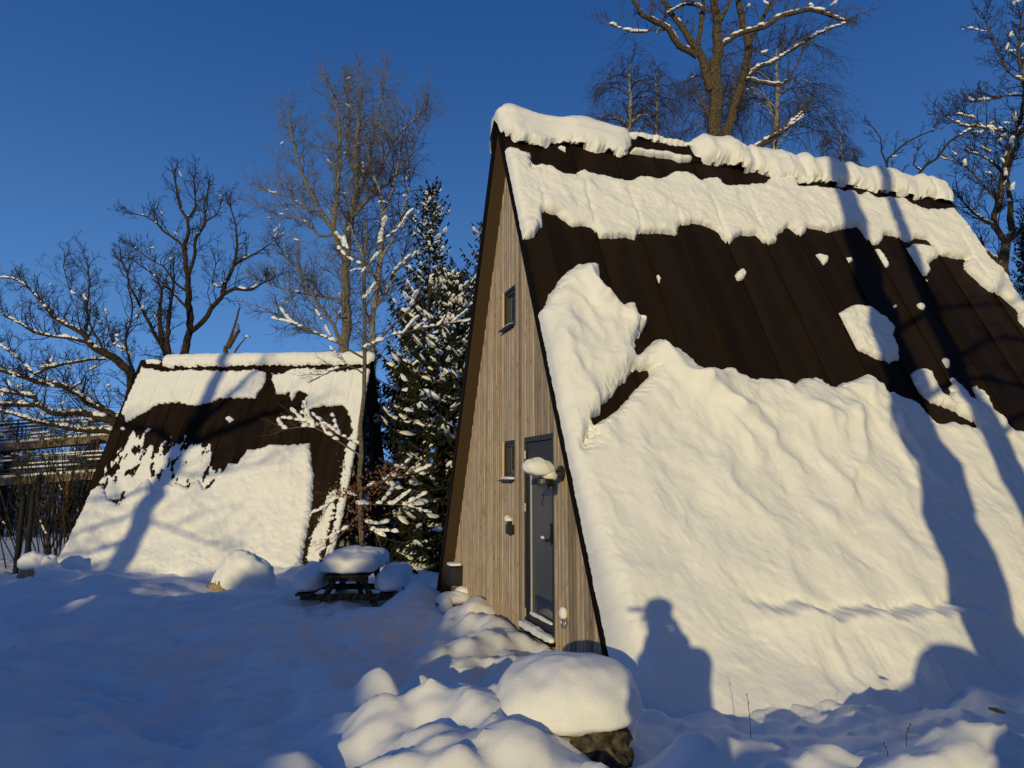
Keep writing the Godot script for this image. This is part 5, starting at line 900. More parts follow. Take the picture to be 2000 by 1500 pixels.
func behind_the_camera() -> void:
	# what throws the other shadows in the picture: two trunks close behind, a forked tree to the left, a snowy boulder
	rng.seed = 401
	var o := {"segs": [4, 3, 3], "wig": 0.5, "up": [0.05, 0.0, -0.05], "deep": 2, "n": [4, 3, 0], "ang": 0.8, "ratio": 0.5, "every": 0.6, "length": 0.9, "bare": 0.3, "thin": 0.004, "first": 0.02, "bark": M.bark_big, "twig_mat": M.twig_big, "snow": 0.3, "snow_h": 0.05, "snow_twigs": 0.02, "bare_trunk": 0.9, "leaf": 0.7, "leaf_size": 0.07}
	bare_tree("oak_tree", "thick straight trunk close behind the photographer's right shoulder", "trees behind the photographer", [
		PackedFloat32Array([2.6, -1.3, 1.6, 0.46, 2.6, -0.6, 1.6, 0.35, 2.62, 1.5, 1.6, 0.29, 2.58, 4.5, 1.6, 0.22, 2.5, 8.0, 1.6, 0.12, 2.6, 12.0, 1.6, 0.05]),
		PackedFloat32Array([2.6, 3.6, 1.6, 0.05, 3.4, 4.3, 1.9, 0.035, 4.6, 4.6, 2.0, 0.02]),
		PackedFloat32Array([2.6, 2.6, 1.6, 0.05, 3.6, 3.1, 1.4, 0.035, 4.8, 3.0, 1.2, 0.02])], o)
	bare_tree("oak_tree", "slimmer leaning trunk beside the thick one behind the photographer", "trees behind the photographer", [
		PackedFloat32Array([3.75, -1.3, 1.5, 0.26, 3.7, 0.0, 1.5, 0.2, 3.55, 2.5, 1.5, 0.16, 3.35, 5.5, 1.5, 0.10, 3.2, 9.0, 1.5, 0.06]),
		PackedFloat32Array([3.6, 2.2, 1.5, 0.04, 4.3, 2.7, 1.5, 0.03, 5.4, 2.6, 1.5, 0.015]),
		PackedFloat32Array([3.5, 3.4, 1.5, 0.04, 4.4, 3.9, 1.6, 0.03, 5.6, 3.7, 1.8, 0.015]),
		PackedFloat32Array([3.62, 1.6, 1.5, 0.03, 4.6, 1.9, 1.4, 0.02, 5.6, 1.7, 1.3, 0.012])], o.merged({"leaf": 1.6}, true))
	var w := o.merged({"every": 0.28, "length": 1.6, "leaf": 0.9, "leaf_size": 0.16, "bare": 0.05}, true)
	bare_tree("oak_tree", "forked tree left behind the photographer whose shadow lies on the far cabin", "trees behind the photographer", [
		PackedFloat32Array([-15.3, -1.5, 6.0, 0.34, -15.2, 3.0, 6.0, 0.30, -15.0, 5.9, 6.0, 0.27, -14.75, 7.6, 6.0, 0.2, -14.5, 11.0, 6.0, 0.12, -14.4, 14.0, 6.0, 0.05]),
		PackedFloat32Array([-15.0, 5.7, 6.0, 0.14, -14.0, 6.3, 6.0, 0.13, -12.5, 6.9, 6.0, 0.09, -11.9, 7.0, 6.0, 0.06]),
		PackedFloat32Array([-15.05, 5.5, 6.0, 0.13, -15.7, 6.2, 6.0, 0.11, -16.8, 6.5, 6.0, 0.06]),
		PackedFloat32Array([-14.95, 6.2, 6.0, 0.14, -14.3, 7.2, 6.0, 0.12, -13.4, 8.6, 6.0, 0.07]),
		PackedFloat32Array([-15.1, 4.6, 6.0, 0.05, -16.2, 4.3, 6.2, 0.04, -17.4, 4.2, 6.2, 0.02]),
		PackedFloat32Array([-15.1, 3.9, 6.0, 0.05, -16.4, 3.4, 6.0, 0.04, -17.6, 3.0, 6.0, 0.02]),
		PackedFloat32Array([-15.15, 3.6, 6.0, 0.05, -14.2, 3.3, 6.0, 0.04, -13.0, 2.9, 6.0, 0.02]),
		PackedFloat32Array([-15.2, 3.0, 6.0, 0.06, -16.6, 2.7, 6.3, 0.05, -18.6, 2.6, 6.5, 0.03]),
		PackedFloat32Array([-15.2, 2.6, 6.0, 0.05, -16.5, 2.2, 6.0, 0.04, -18.2, 2.0, 5.8, 0.02]),
		PackedFloat32Array([-15.1, 5.0, 6.0, 0.05, -13.8, 4.9, 6.0, 0.04, -12.4, 5.2, 6.0, 0.02])], w)
	var b := Geo.new()
	b.blob(Vector3.ZERO, Vector3(0.44, 0.62, 0.4), nz, 0.05, 1.5, 2.4, 0.9, 28, 36)
	var bo := obj("snow_heap", b, M.snow)
	bo.position = Vector3(2.02, -0.58, 1.55)
	tag(bo, "rounded heap of snow beside the photographer, its shadow on the roof's foot", "snow")


class Geo:
	var v := PackedVector3Array()
	var n := PackedVector3Array()
	var t := PackedVector2Array()
	var i := PackedInt32Array()

	func tri(a: Vector3, b: Vector3, c: Vector3) -> void:  # counter-clockwise seen from outside
		var nn := (b - a).cross(c - a).normalized()
		var k := v.size()
		v.append(a); v.append(b); v.append(c)
		n.append(nn); n.append(nn); n.append(nn)
		i.append(k); i.append(k + 2); i.append(k + 1)

	func quad(a: Vector3, b: Vector3, c: Vector3, d: Vector3) -> void:
		var nn := (c - a).cross(d - b).normalized()
		var k := v.size()
		v.append(a); v.append(b); v.append(c); v.append(d)
		n.append(nn); n.append(nn); n.append(nn); n.append(nn)
		i.append(k); i.append(k + 2); i.append(k + 1)
		i.append(k); i.append(k + 3); i.append(k + 2)

	func box(lo: Vector3, hi: Vector3, bev := 0.0, x := Transform3D()) -> void:
		# a box with chamfered edges: for each of the 6 faces an inset quad, 12 edge quads, 8 corner triangles
		var c := (lo + hi) * 0.5
		var h := (hi - lo) * 0.5
		var b := minf(bev, minf(h.x, minf(h.y, h.z)) * 0.45)
		var ax := [Vector3(1, 0, 0), Vector3(0, 1, 0), Vector3(0, 0, 1)]
		for k in 3:
			var u: Vector3 = ax[(k + 1) % 3]
			var w: Vector3 = ax[(k + 2) % 3]
			for s in [-1.0, 1.0]:
				var f: Vector3 = c + ax[k] * h[k] * s
				var hu: Vector3 = u * (h[(k + 1) % 3] - b)
				var hw: Vector3 = w * (h[(k + 2) % 3] - b)
				if s > 0:
					quad(x * (f - hu - hw), x * (f + hu - hw), x * (f + hu + hw), x * (f - hu + hw))
				else:
					quad(x * (f - hu + hw), x * (f + hu + hw), x * (f + hu - hw), x * (f - hu - hw))
		if b <= 0.0:
			return
		for k in 3:
			var a: Vector3 = ax[k] * (h[k] - b)
			var u: Vector3 = ax[(k + 1) % 3]
			var w: Vector3 = ax[(k + 2) % 3]
			var hu: float = h[(k + 1) % 3]
			var hw: float = h[(k + 2) % 3]
			for su in [-1.0, 1.0]:
				for sw in [-1.0, 1.0]:
					var p: Vector3 = c + u * su * hu + w * sw * (hw - b)
					var q: Vector3 = c + u * su * (hu - b) + w * sw * hw
					if su * sw > 0:
						quad(x * (p - a), x * (q - a), x * (q + a), x * (p + a))
					else:
						quad(x * (p + a), x * (q + a), x * (q - a), x * (p - a))
		for sx in [-1.0, 1.0]:
			for sy in [-1.0, 1.0]:
				for sz in [-1.0, 1.0]:
					var px := c + Vector3(sx * h.x, sy * (h.y - b), sz * (h.z - b))
					var py := c + Vector3(sx * (h.x - b), sy * h.y, sz * (h.z - b))
					var pz := c + Vector3(sx * (h.x - b), sy * (h.y - b), sz * h.z)
					if sx * sy * sz > 0:
						tri(x * px, x * py, x * pz)
					else:
						tri(x * px, x * pz, x * py)

	func tube(p: PackedVector3Array, r: PackedFloat32Array, sides: int, cap := true, squash := 1.0) -> void:
		var m := p.size()
		if m < 2:
			return
		var d := (p[1] - p[0]).normalized()
		var u := d.cross(Vector3(0.31, 0.2, 0.93)).normalized()
		if absf(d.y) < 0.8:
			u = d.cross(Vector3.UP).normalized()
		var first := v.size()
		for k in m:
			if k > 0:
				d = (p[mini(k + 1, m - 1)] - p[k - 1]).normalized()
				u = (u - d * u.dot(d)).normalized()
			var w := d.cross(u)
			for s in sides:
				var an := TAU * s / sides
				var o := u * cos(an) + w * sin(an) * squash
				v.append(p[k] + o * r[k])
				n.append(o.normalized())
		for k in m - 1:
			for s in sides:
				var a := first + k * sides + s
				var b := first + k * sides + (s + 1) % sides
				i.append(a); i.append(a + sides); i.append(b)
				i.append(b); i.append(a + sides); i.append(b + sides)
		if cap:
			for e in [0, m - 1]:
				var k := v.size()
				v.append(p[e]); n.append((p[e] - p[1 if e == 0 else m - 2]).normalized())
				for s in sides:
					var a: int = first + e * sides + s
					var b: int = first + e * sides + (s + 1) % sides
					i.append(k)
					i.append(a if e == 0 else b)
					i.append(b if e == 0 else a)

	func disc(c: Vector3, axis: Vector3, radii: Array, heights: Array, sides := 24, arc := TAU) -> void:  # a lathed solid about axis
		var a := axis.normalized()
		var u := a.cross(Vector3(0.3, 0.9, 0.2)).normalized()
		var w := a.cross(u)
		for k in radii.size() - 1:
			for s in sides:
				var p0 := u * cos(arc * s / sides) + w * sin(arc * s / sides)
				var p1 := u * cos(arc * (s + 1) / sides) + w * sin(arc * (s + 1) / sides)
				quad(c + p0 * radii[k] + a * heights[k], c + p1 * radii[k] + a * heights[k], c + p1 * radii[k + 1] + a * heights[k + 1], c + p0 * radii[k + 1] + a * heights[k + 1])

	func blob(c: Vector3, r: Vector3, noise: FastNoiseLite, amp: float, freq: float, pw := 2.0, low := 1.0, rings := 20, sides := 28, turn := 0.0) -> void:
		var first := v.size()
		var bs := Basis(Vector3.UP, turn)
		for k in rings + 1:
			var th := PI * k / rings
			for s in sides:
				var ph := TAU * s / sides
				var d := Vector3(sin(th) * cos(ph), cos(th), sin(th) * sin(ph))
				var l := pow(pow(absf(d.x), pw) + pow(absf(d.y), pw) + pow(absf(d.z), pw), 1.0 / pw)
				var q := d / l
				if q.y < 0:
					q.y *= low
				var wp := bs * (q * r)
				var dd := amp * (noise.get_noise_3dv((c + wp) * freq) + 0.5 * noise.get_noise_3dv((c + wp) * freq * 2.7))
				v.append(c + wp + (bs * d) * dd)
				n.append(Vector3.ZERO)
		var from := i.size()
		for k in rings:
			for s in sides:
				var a := first + k * sides + s
				var b := first + k * sides + (s + 1) % sides
				i.append(a); i.append(a + sides); i.append(b)
				i.append(b); i.append(a + sides); i.append(b + sides)
		smooth(from, first)

	func smooth(from := 0, first := 0) -> void:
		for k in range(from, i.size(), 3):
			var a := i[k]
			var b := i[k + 1]
			var c := i[k + 2]
			var nn := (v[c] - v[a]).cross(v[b] - v[a])
			n[a] += nn; n[b] += nn; n[c] += nn
		for k in range(first, n.size()):
			n[k] = n[k].normalized()

	func mesh() -> ArrayMesh:
		var arr := []
		arr.resize(Mesh.ARRAY_MAX)
		arr[Mesh.ARRAY_VERTEX] = v
		arr[Mesh.ARRAY_NORMAL] = n
		arr[Mesh.ARRAY_INDEX] = i
		if t.size() == v.size() and t.size() > 0:
			arr[Mesh.ARRAY_TEX_UV] = t
		var m := ArrayMesh.new()
		m.add_surface_from_arrays(Mesh.PRIMITIVE_TRIANGLES, arr)
		return m


var taken := {}

func numbered(called: String) -> String:
	var k: int = taken.get(called, -1) + 1
	taken[called] = k
	return called if k == 0 else "%s_%03d" % [called, k]


func obj(called: String, g, m: Material, parent: Node = null) -> MeshInstance3D:
	var o := MeshInstance3D.new()
	o.mesh = g.mesh() if g is Geo else g
	o.material_override = m
	if parent == null:
		o.name = numbered(called)
		add_child(o, true)
	else:
		var k := 0
		var nm := called
		while parent.has_node(NodePath(nm)):
			k += 1
			nm = "%s_%03d" % [called, k]
		o.name = nm
		parent.add_child(o, true)
	return o


func tag(o: Node, label: String, category: String, group := "", kind := "") -> Node:
	o.set_meta("label", label)
	o.set_meta("category", category)
	if group: o.set_meta("group", group)
	if kind: o.set_meta("kind", kind)
	return o


func thing(called: String, label: String, category: String, at := Transform3D(), group := "") -> Node3D:
	var o := Node3D.new()
	o.name = numbered(called)
	add_child(o, true)
	o.transform = at
	tag(o, label, category, group)
	return o


func stuff(o: Node) -> Node:
	o.set_meta("kind", "stuff")
	return o


func mat(c: Color, rough := 0.8, spec := 0.5) -> StandardMaterial3D:  # c is a linear base colour
	var m := StandardMaterial3D.new()
	m.albedo_color = c.linear_to_srgb()
	m.roughness = rough
	m.metallic_specular = spec
	return m


func noise_tex(freq: float, size := 512, octaves := 4, seed_ := 1, type := FastNoiseLite.TYPE_SIMPLEX_SMOOTH) -> NoiseTexture2D:
	var f := FastNoiseLite.new()
	f.noise_type = type
	f.frequency = freq
	f.fractal_octaves = octaves
	f.seed = seed_
	var t := NoiseTexture2D.new()
	t.width = size
	t.height = size
	t.seamless = true
	t.generate_mipmaps = false
	t.noise = f
	return t


func ramped(freq: float, a: Color, b: Color, size := 512, octaves := 4, seed_ := 1, lo := 0.25, hi := 0.75) -> NoiseTexture2D:
	var t := noise_tex(freq, size, octaves, seed_)
	var g := Gradient.new()
	g.offsets = PackedFloat32Array([lo, hi])
	g.colors = PackedColorArray([a.linear_to_srgb(), b.linear_to_srgb()])
	t.color_ramp = g
	return t


func tri_map(m: StandardMaterial3D, scale: Vector3, world := true) -> void:
	m.uv1_triplanar = true
	m.uv1_world_triplanar = world
	m.uv1_scale = scale


func bark(a: Color, b: Color, seed_: int) -> StandardMaterial3D:
	var m := mat(Color.WHITE, 0.95, 0.2)
	m.albedo_texture = ramped(0.02, a, b, 256, 4, seed_)
	m.heightmap_enabled = true
	m.heightmap_texture = shared.bark_bump
	m.heightmap_scale = 4.0
	tri_map(m, Vector3(5.0, 1.6, 5.0))
	return m


func wood_image(w: int, h: int, seed_: int, dark: Color, light: Color) -> ImageTexture:
	# vertical grain with flow round knots
	var im := Image.create(w, h, false, Image.FORMAT_RGB8)
	var f := FastNoiseLite.new()
	f.seed = seed_
	f.frequency = 1.0
	f.fractal_octaves = 3
	var r := RandomNumberGenerator.new()
	r.seed = seed_
	var knots := []
	for k in 44:
		knots.append(Vector3(r.randf() * w, r.randf() * h, r.randf_range(2.5, 6.5)))
	for y in h:
		for x in w:
			var xx := float(x)
			var dk := 0.0
			for k in knots:
				var dx: float = x - k.x
				if absf(dx) > 22.0: continue
				var dy: float = (y - k.y) / 2.6
				if absf(dy) > 22.0: continue
				var q: float = (dx * dx + dy * dy) / (k.z * k.z)
				xx += dx * -2.2 / (1.0 + q) 
				dk = maxf(dk, exp(-q * 1.4))
			var g := f.get_noise_2d(xx * 0.14, y * 0.006) * 0.6 + f.get_noise_2d(xx * 0.5, y * 0.02 + 50.0) * 0.5 + f.get_noise_2d(x * 0.03, y * 0.004 + 90.0) * 0.5
			var c := dark.lerp(light, clampf(0.55 + g * 0.7, 0.0, 1.0)).lerp(dark * 0.55, dk * 0.75)
			im.set_pixel(x, y, c.linear_to_srgb())
	return ImageTexture.create_from_image(im)


func sm(a: float, b: float, x: float) -> float:
	return smoothstep(a, b, x)


func bump(x: float, z: float, cx: float, cz: float, rx: float, rz: float) -> float:
	var q := (x - cx) * (x - cx) / (rx * rx) + (z - cz) * (z - cz) / (rz * rz)
	return exp(-q) if q < 9.0 else 0.0


func pts_of(a: PackedFloat32Array) -> Array:  # x, y, z, radius -> smoothed points
	var p := PackedVector3Array()
	var r := PackedFloat32Array()
	var m := a.size() / 4
	for k in m:
		p.append(Vector3(a[k * 4], a[k * 4 + 1], a[k * 4 + 2]))
		r.append(a[k * 4 + 3])
	var q := PackedVector3Array()
	var s := PackedFloat32Array()
	for k in m - 1:
		var p0 := p[maxi(k - 1, 0)]
		var p3 := p[mini(k + 2, m - 1)]
		var sub := clampi(int(p[k].distance_to(p[k + 1]) / 0.22), 2, 8)
		for j in sub:
			var f := float(j) / sub
			q.append(p[k].cubic_interpolate(p[k + 1], p0, p3, f))
			s.append(lerpf(r[k], r[k + 1], f))
	q.append(p[m - 1])
	s.append(r[m - 1])
	for k in range(1, q.size()):
		q[k] += Vector3(rng.randf() - 0.5, rng.randf() - 0.5, rng.randf() - 0.5) * s[k] * 0.7
	return [q, s]


# ---------------------------------------------------------------- the huts

func roof_at(t: float, s: float, h: float) -> Vector3:  # near slope of a hut, in the hut's own axes
	return Vector3(t, APEX, 0) + DS * s + DN * h


func slope_xf(side: float) -> Transform3D:  # (t, s, h) -> hut axes
	return Transform3D(Vector3(1, 0, 0), Vector3(0, DS.y, DS.z * side), Vector3(0, DN.y, DN.z * side), Vector3(0, APEX, 0))


func seam_lines() -> Array:
	var e := [0.0]
	var x := 0.325
	while x < 7.2:
		e.append(x)
		x += 0.6125
	e.append(7.5)
	return e


func poly_prism(g: Geo, poly: PackedVector2Array, x0: float, x1: float, bev: float) -> void:
	# poly in (z, y), seen from -x; front face at x1 (towards -x), bevelled rim
	var m := poly.size()
	var inn := PackedVector2Array()
	for k in m:
		var a := poly[(k + m - 1) % m]
		var b := poly[k]
		var c := poly[(k + 1) % m]
		var n1 := (b - a).normalized().orthogonal()
		var n2 := (c - b).normalized().orthogonal()
		var bi := (n1 + n2) * 0.5
		inn.append(b + bi * bev / maxf(bi.length_squared(), 0.25))
	var area := 0.0
	for k in m:
		area += poly[k].cross(poly[(k + 1) % m])
	if area > 0.0:
		for k in m:
			inn[k] = poly[k] * 2.0 - inn[k]
	var f := func(p: Vector2, x: float) -> Vector3: return Vector3(x, p.y, p.x)
	for k in m:
		var k2 := (k + 1) % m
		var a0: Vector3 = f.call(poly[k], x0)
		var b0: Vector3 = f.call(poly[k2], x0)
		var a1: Vector3 = f.call(poly[k], x1 + bev)
		var b1: Vector3 = f.call(poly[k2], x1 + bev)
		var a2: Vector3 = f.call(inn[k], x1)
		var b2: Vector3 = f.call(inn[k2], x1)
		if area < 0.0:
			g.quad(b0, a0, a1, b1); g.quad(b1, a1, a2, b2)
		else:
			g.quad(a0, b0, b1, a1); g.quad(a1, b1, b2, a2)
	for k in range(1, m - 1):
		if area < 0.0:
			g.tri(f.call(inn[0], x1), f.call(inn[k + 1], x1), f.call(inn[k], x1))
		else:
			g.tri(f.call(inn[0], x1), f.call(inn[k], x1), f.call(inn[k + 1], x1))


func board_uv(g: Geo, from: int, off: Vector2) -> void:
	for k in range(from, g.v.size()):
		g.t.append(Vector2(g.v[k].z * 2.1, g.v[k].y * -0.42) + off)


func hut_roof(o: Node3D) -> void:
	var e := seam_lines()
	for side in [1.0, -1.0]:
		var x := slope_xf(side)
		var flip: bool = side < 0
		var slab := Geo.new()
		slab.box(Vector3(0.012, 0.15, -0.12), Vector3(7.488, 8.1, -0.006), 0.004)
		var so := obj("roof_slab", slab, M.soffit, o)
		so.transform = x if not flip else Transform3D(Basis(Vector3.UP, PI), Vector3(7.5, 0, 0)) * slope_xf(1.0)
		for s2 in [[0.0, 0.012], [7.488, 7.5]]:
			var vt := Geo.new()
			vt.box(Vector3(s2[0], 0.14, -0.135), Vector3(s2[1], 8.1, 0.012), 0.003)
			obj("verge_trim", vt, M.dark_metal, so)
		for k in e.size() - 1:
			var w: float = e[k + 1] - e[k]
			var key := "panel%.3f" % w
			if not shared.has(key):
				var p := Geo.new()
				p.box(Vector3(0.004, 0.15, -0.004), Vector3(w - 0.004, 8.1, 0.0), 0.001)
				shared[key] = p.mesh()
			var po := obj("roof_panel", shared[key], M["roof%d" % (k % 3)], so)
			po.position.x = e[k]
			if k > 0:
				if not shared.has("seam"):
					var p := Geo.new()
					p.box(Vector3(-0.007, 0.15, -0.002), Vector3(0.007, 8.1, 0.022), 0.003)
					shared.seam = p.mesh()
				var sr := obj("roof_seam", shared.seam, M.roof0, so)
				sr.position.x = e[k]
	# the folded ridge cap, a little proud of the sheets
	var yc := APEX - 0.115
	for k in 4:
		var rc := Geo.new()
		var t0 := 0.02 + k * 1.865
		var t1 := t0 + 1.861
		for side in [1.0, -1.0]:
			var x := slope_xf(side)
			var top := Vector3(0, yc + 0.012, 0)
			var a := x * Vector3(0, 0.16, 0.024)
			var b := x * Vector3(0, 0.47, 0.024)
			var c := x * Vector3(0, 0.47, 0.004)
			var q := [top, Vector3(0, a.y + 0.006, a.z * 0.8), a, b, c]
			for j in 4:
				var p0: Vector3 = q[j]
				var p1: Vector3 = q[j + 1]
				var T0 := Vector3(t0, 0, 0)
				var T1 := Vector3(t1, 0, 0)
				if side > 0: rc.quad(p0 + T0, p1 + T0, p1 + T1, p0 + T1)
				else: rc.quad(p0 + T1, p1 + T1, p1 + T0, p0 + T0)
		obj("ridge_cap", rc, M["roof%d" % (k % 2)], o)


func pane_window(o: Node3D, z0: float, z1: float, y0: float, y1: float, xw: float, called := "window") -> void:
	var w := Node3D.new()
	w.name = called
	var k := 0
	while o.has_node(NodePath(String(w.name))):
		k += 1
		w.name = "%s_%03d" % [called, k]
	o.add_child(w, true)
	var g := Geo.new()  # outer frame, recessed
	var f := 0.035
	g.box(Vector3(xw - 0.008, y0, z0), Vector3(xw + 0.09, y0 + f, z1), 0.004)
	g.box(Vector3(xw - 0.008, y1 - f, z0), Vector3(xw + 0.09, y1, z1), 0.004)
	g.box(Vector3(xw - 0.0085, y0 + f, z0), Vector3(xw + 0.09, y1 - f, z0 + f), 0.004)
	g.box(Vector3(xw - 0.0085, y0 + f, z1 - f), Vector3(xw + 0.09, y1 - f, z1), 0.004)
	obj("frame", g, M.black_frame, w)
	var s := Geo.new()  # sash
	var a := f
	var b := f + 0.04
	s.box(Vector3(xw + 0.012, y0 + a, z0 + a), Vector3(xw + 0.07, y0 + b, z1 - a), 0.004)
	s.box(Vector3(xw + 0.012, y1 - b, z0 + a), Vector3(xw + 0.07, y1 - a, z1 - a), 0.004)
	s.box(Vector3(xw + 0.0115, y0 + b, z0 + a), Vector3(xw + 0.07, y1 - b, z0 + b), 0.004)
	s.box(Vector3(xw + 0.0115, y0 + b, z1 - b), Vector3(xw + 0.07, y1 - b, z1 - a), 0.004)
	obj("sash", s, M.grey_frame, w)
	var p := Geo.new()
	p.box(Vector3(xw + 0.035, y0 + b - 0.01, z0 + b - 0.01), Vector3(xw + 0.045, y1 - b + 0.01, z1 - b + 0.01))
	obj("pane", p, M.pane, w)
	var bk := Geo.new()  # near-black panel, the unlit room's darkness put into its colour
	bk.box(Vector3(xw + 0.4, y0 - 0.05, z0 - 0.05), Vector3(xw + 0.42, y1 + 0.05, z1 + 0.05))
	obj("dark_room_panel", bk, M.inside, w)
	var rv := Geo.new()  # pale reveal board on the far side
	rv.box(Vector3(xw - 0.03, y0 + 0.002, z0 - 0.014), Vector3(xw + 0.0, y1 - 0.002, z0 - 0.001), 0.002)
	obj("reveal", rv, M.pale_wood, w)
	var sl := Geo.new()
	var tl := Transform3D(Basis(Vector3.BACK, 0.12), Vector3(xw - 0.03, y0 - 0.012, 0))
	sl.box(Vector3(-0.05, -0.012, z0 - 0.02), Vector3(0.04, 0.008, z1 + 0.005), 0.003, tl)
	obj("sill", sl, M.black_frame, w)


func hut_gable(o: Node3D) -> void:
	# vertical boards cut to the roof line and round the openings
	var xb := 0.2
	var holes := [Rect2(0.49, 0.05, 0.93, 2.10), Rect2(-0.325, 3.59, 0.475, 0.5), Rect2(-0.315, 1.67, 0.44, 0.475)]
	var under := func(z: float) -> float: return APEX - 0.21 - absf(z) * SLOPE
	var z := -3.44
	var no := 0
	while z < 3.4:
		var w := 0.094
		var z1 := z + w
		if z < 0.0 and z1 > 0.01:
			z1 = 0.0
		var cuts := [z, z1 - 0.003]
		for h in holes:
			for q in [h.position.x, h.end.x]:
				if q > z + 0.004 and q < z1 - 0.007:
					cuts.append(q)
		cuts.sort()
		var made := {}
		var low := -0.62 if z < -0.6 else -0.1
		for c in cuts.size() - 1:
			var a: float = cuts[c]
			var b: float = cuts[c + 1]
			var m := (a + b) * 0.5
			var spans := [[low, minf(under.call(a), under.call(b))]]
			for h in holes:
				if m > h.position.x and m < h.end.x:
					var more := []
					for s in spans:
						if s[1] > h.end.y and s[0] < h.position.y:
							more.append([s[0], h.position.y]); more.append([h.end.y, s[1]])
						else:
							more.append(s)
					spans = more
			for si in spans.size():
				var s: Array = spans[si]
				if s[1] - s[0] < 0.01: continue
				var ya := float(s[1])
				var yb := float(s[1])
				if si == spans.size() - 1:
					ya = under.call(a); yb = under.call(b)
				if ya - s[0] < 0.005 or yb - s[0] < 0.005: continue
				var d := rng.randf() * 0.003
				# each board has a broad and a narrow face with a groove between
				var mid := a + (b - a) * 0.58
				var g := Geo.new()
				var from := 0
				if b - a > 0.06:
					var ym := lerpf(ya, yb, 0.58)
					poly_prism(g, PackedVector2Array([Vector2(a, s[0]), Vector2(mid - 0.003, s[0]), Vector2(mid - 0.003, ym), Vector2(a, ya)]), xb + 0.02, xb - 0.002 + d, 0.003)
					poly_prism(g, PackedVector2Array([Vector2(mid, s[0]), Vector2(b, s[0]), Vector2(b, yb), Vector2(mid, ym)]), xb + 0.02, xb + 0.003 + d, 0.003)
				else:
					poly_prism(g, PackedVector2Array([Vector2(a, s[0]), Vector2(b, s[0]), Vector2(b, yb), Vector2(a, ya)]), xb + 0.02, xb + d, 0.005)
				board_uv(g, from, Vector2(rng.randf(), rng.randf()))
				var key := "%.2f" % s[0]
				if b - a > 0.06 or not made.has(key):
					made[key] = g
				else:
					var h: Geo = made[key]
					var first := h.v.size()
					h.v.append_array(g.v); h.n.append_array(g.n); h.t.append_array(g.t)
					for q in g.i: h.i.append(q + first)
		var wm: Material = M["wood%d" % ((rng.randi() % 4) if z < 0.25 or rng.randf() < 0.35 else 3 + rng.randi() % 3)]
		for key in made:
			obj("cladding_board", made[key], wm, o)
		no += 1
		z = z1 + 0.0005 if z1 < 0.0 or z >= 0.0 else 0.0
	# backing wall behind the boards, with the openings left out
	var bw := Geo.new()
	var strips := [[-3.4, -0.325, [[-0.6, 9.0]]], [-0.325, 0.15, [[-0.3, 1.67], [2.145, 3.59], [4.09, 9.0]]], [0.15, 0.49, [[-0.3, 9.0]]], [0.49, 1.42, [[-0.3, 0.05], [2.15, 9.0]]], [1.42, 3.4, [[-0.1, 9.0]]]]
	for s in strips:
		for q in s[2]:
			var n := 6
			for k in n:
				var a := lerpf(s[0], s[1], float(k) / n)
				var b := lerpf(s[0], s[1], float(k + 1) / n)
				var ya: float = minf(q[1], under.call(a))
				var yb: float = minf(q[1], under.call(b))
				if ya > q[0] + 0.01 and yb > q[0] + 0.01:
					poly_prism(bw, PackedVector2Array([Vector2(a, q[0]), Vector2(b, q[0]), Vector2(b, yb), Vector2(a, ya)]), xb + 0.14, xb + 0.022, 0.001)
	obj("wall", bw, M.inside, o)
	pane_window(o, -0.325, 0.15, 3.59, 4.09, xb + 0.012)
	pane_window(o, -0.315, 0.125, 1.67, 2.145, xb + 0.012)
	# the door
	var d := Node3D.new()
	d.name = "door"
	o.add_child(d, true)
	var g := Geo.new()
	g.box(Vector3(xb - 0.004, 0.05, 0.49), Vector3(xb + 0.12, 2.15, 0.535), 0.004)
	g.box(Vector3(xb - 0.004, 0.05, 1.375), Vector3(xb + 0.12, 2.15, 1.42), 0.004)
	g.box(Vector3(xb - 0.0035, 2.09, 0.535), Vector3(xb + 0.12, 2.15, 1.375), 0.004)
	g.box(Vector3(xb - 0.0035, 0.05, 0.535), Vector3(xb + 0.12, 0.085, 1.375), 0.004)
	obj("frame", g, M.black_frame, d)
	var l := Geo.new()
	l.box(Vector3(xb + 0.015, 0.088, 0.538), Vector3(xb + 0.065, 2.087, 0.66), 0.005)
	l.box(Vector3(xb + 0.015, 0.088, 1.315), Vector3(xb + 0.065, 2.087, 1.372), 0.005)
	l.box(Vector3(xb + 0.0155, 0.088, 0.66), Vector3(xb + 0.065, 0.19, 1.315), 0.005)
	l.box(Vector3(xb + 0.0155, 1.86, 0.66), Vector3(xb + 0.065, 2.087, 1.315), 0.005)
	var leaf := obj("leaf", l, M.black_frame, d)
	var gb := Geo.new()
	gb.box(Vector3(xb + 0.012, 0.19, 0.655), Vector3(xb + 0.03, 1.86, 0.672), 0.002)
	obj("glazing_bead", gb, M.pale_metal, leaf)
	var fr := Geo.new()
	fr.box(Vector3(xb + 0.034, 0.415, 0.672), Vector3(xb + 0.046, 1.80, 1.315))
	tag_label(obj("frosted_pane", fr, M.frosted, d), "grey frosted middle of the door glass")
	for q in [[0.19, 0.415], [1.80, 1.86]]:
		var cp := Geo.new()
		cp.box(Vector3(xb + 0.034, q[0], 0.672), Vector3(xb + 0.046, q[1], 1.315))
		obj("clear_pane", cp, M.pane, d)
	var back := Geo.new()
	back.box(Vector3(xb + 0.42, 0.0, 0.45), Vector3(xb + 0.44, 2.2, 1.46))
	obj("hall_curtain", back, M.curtain, d)
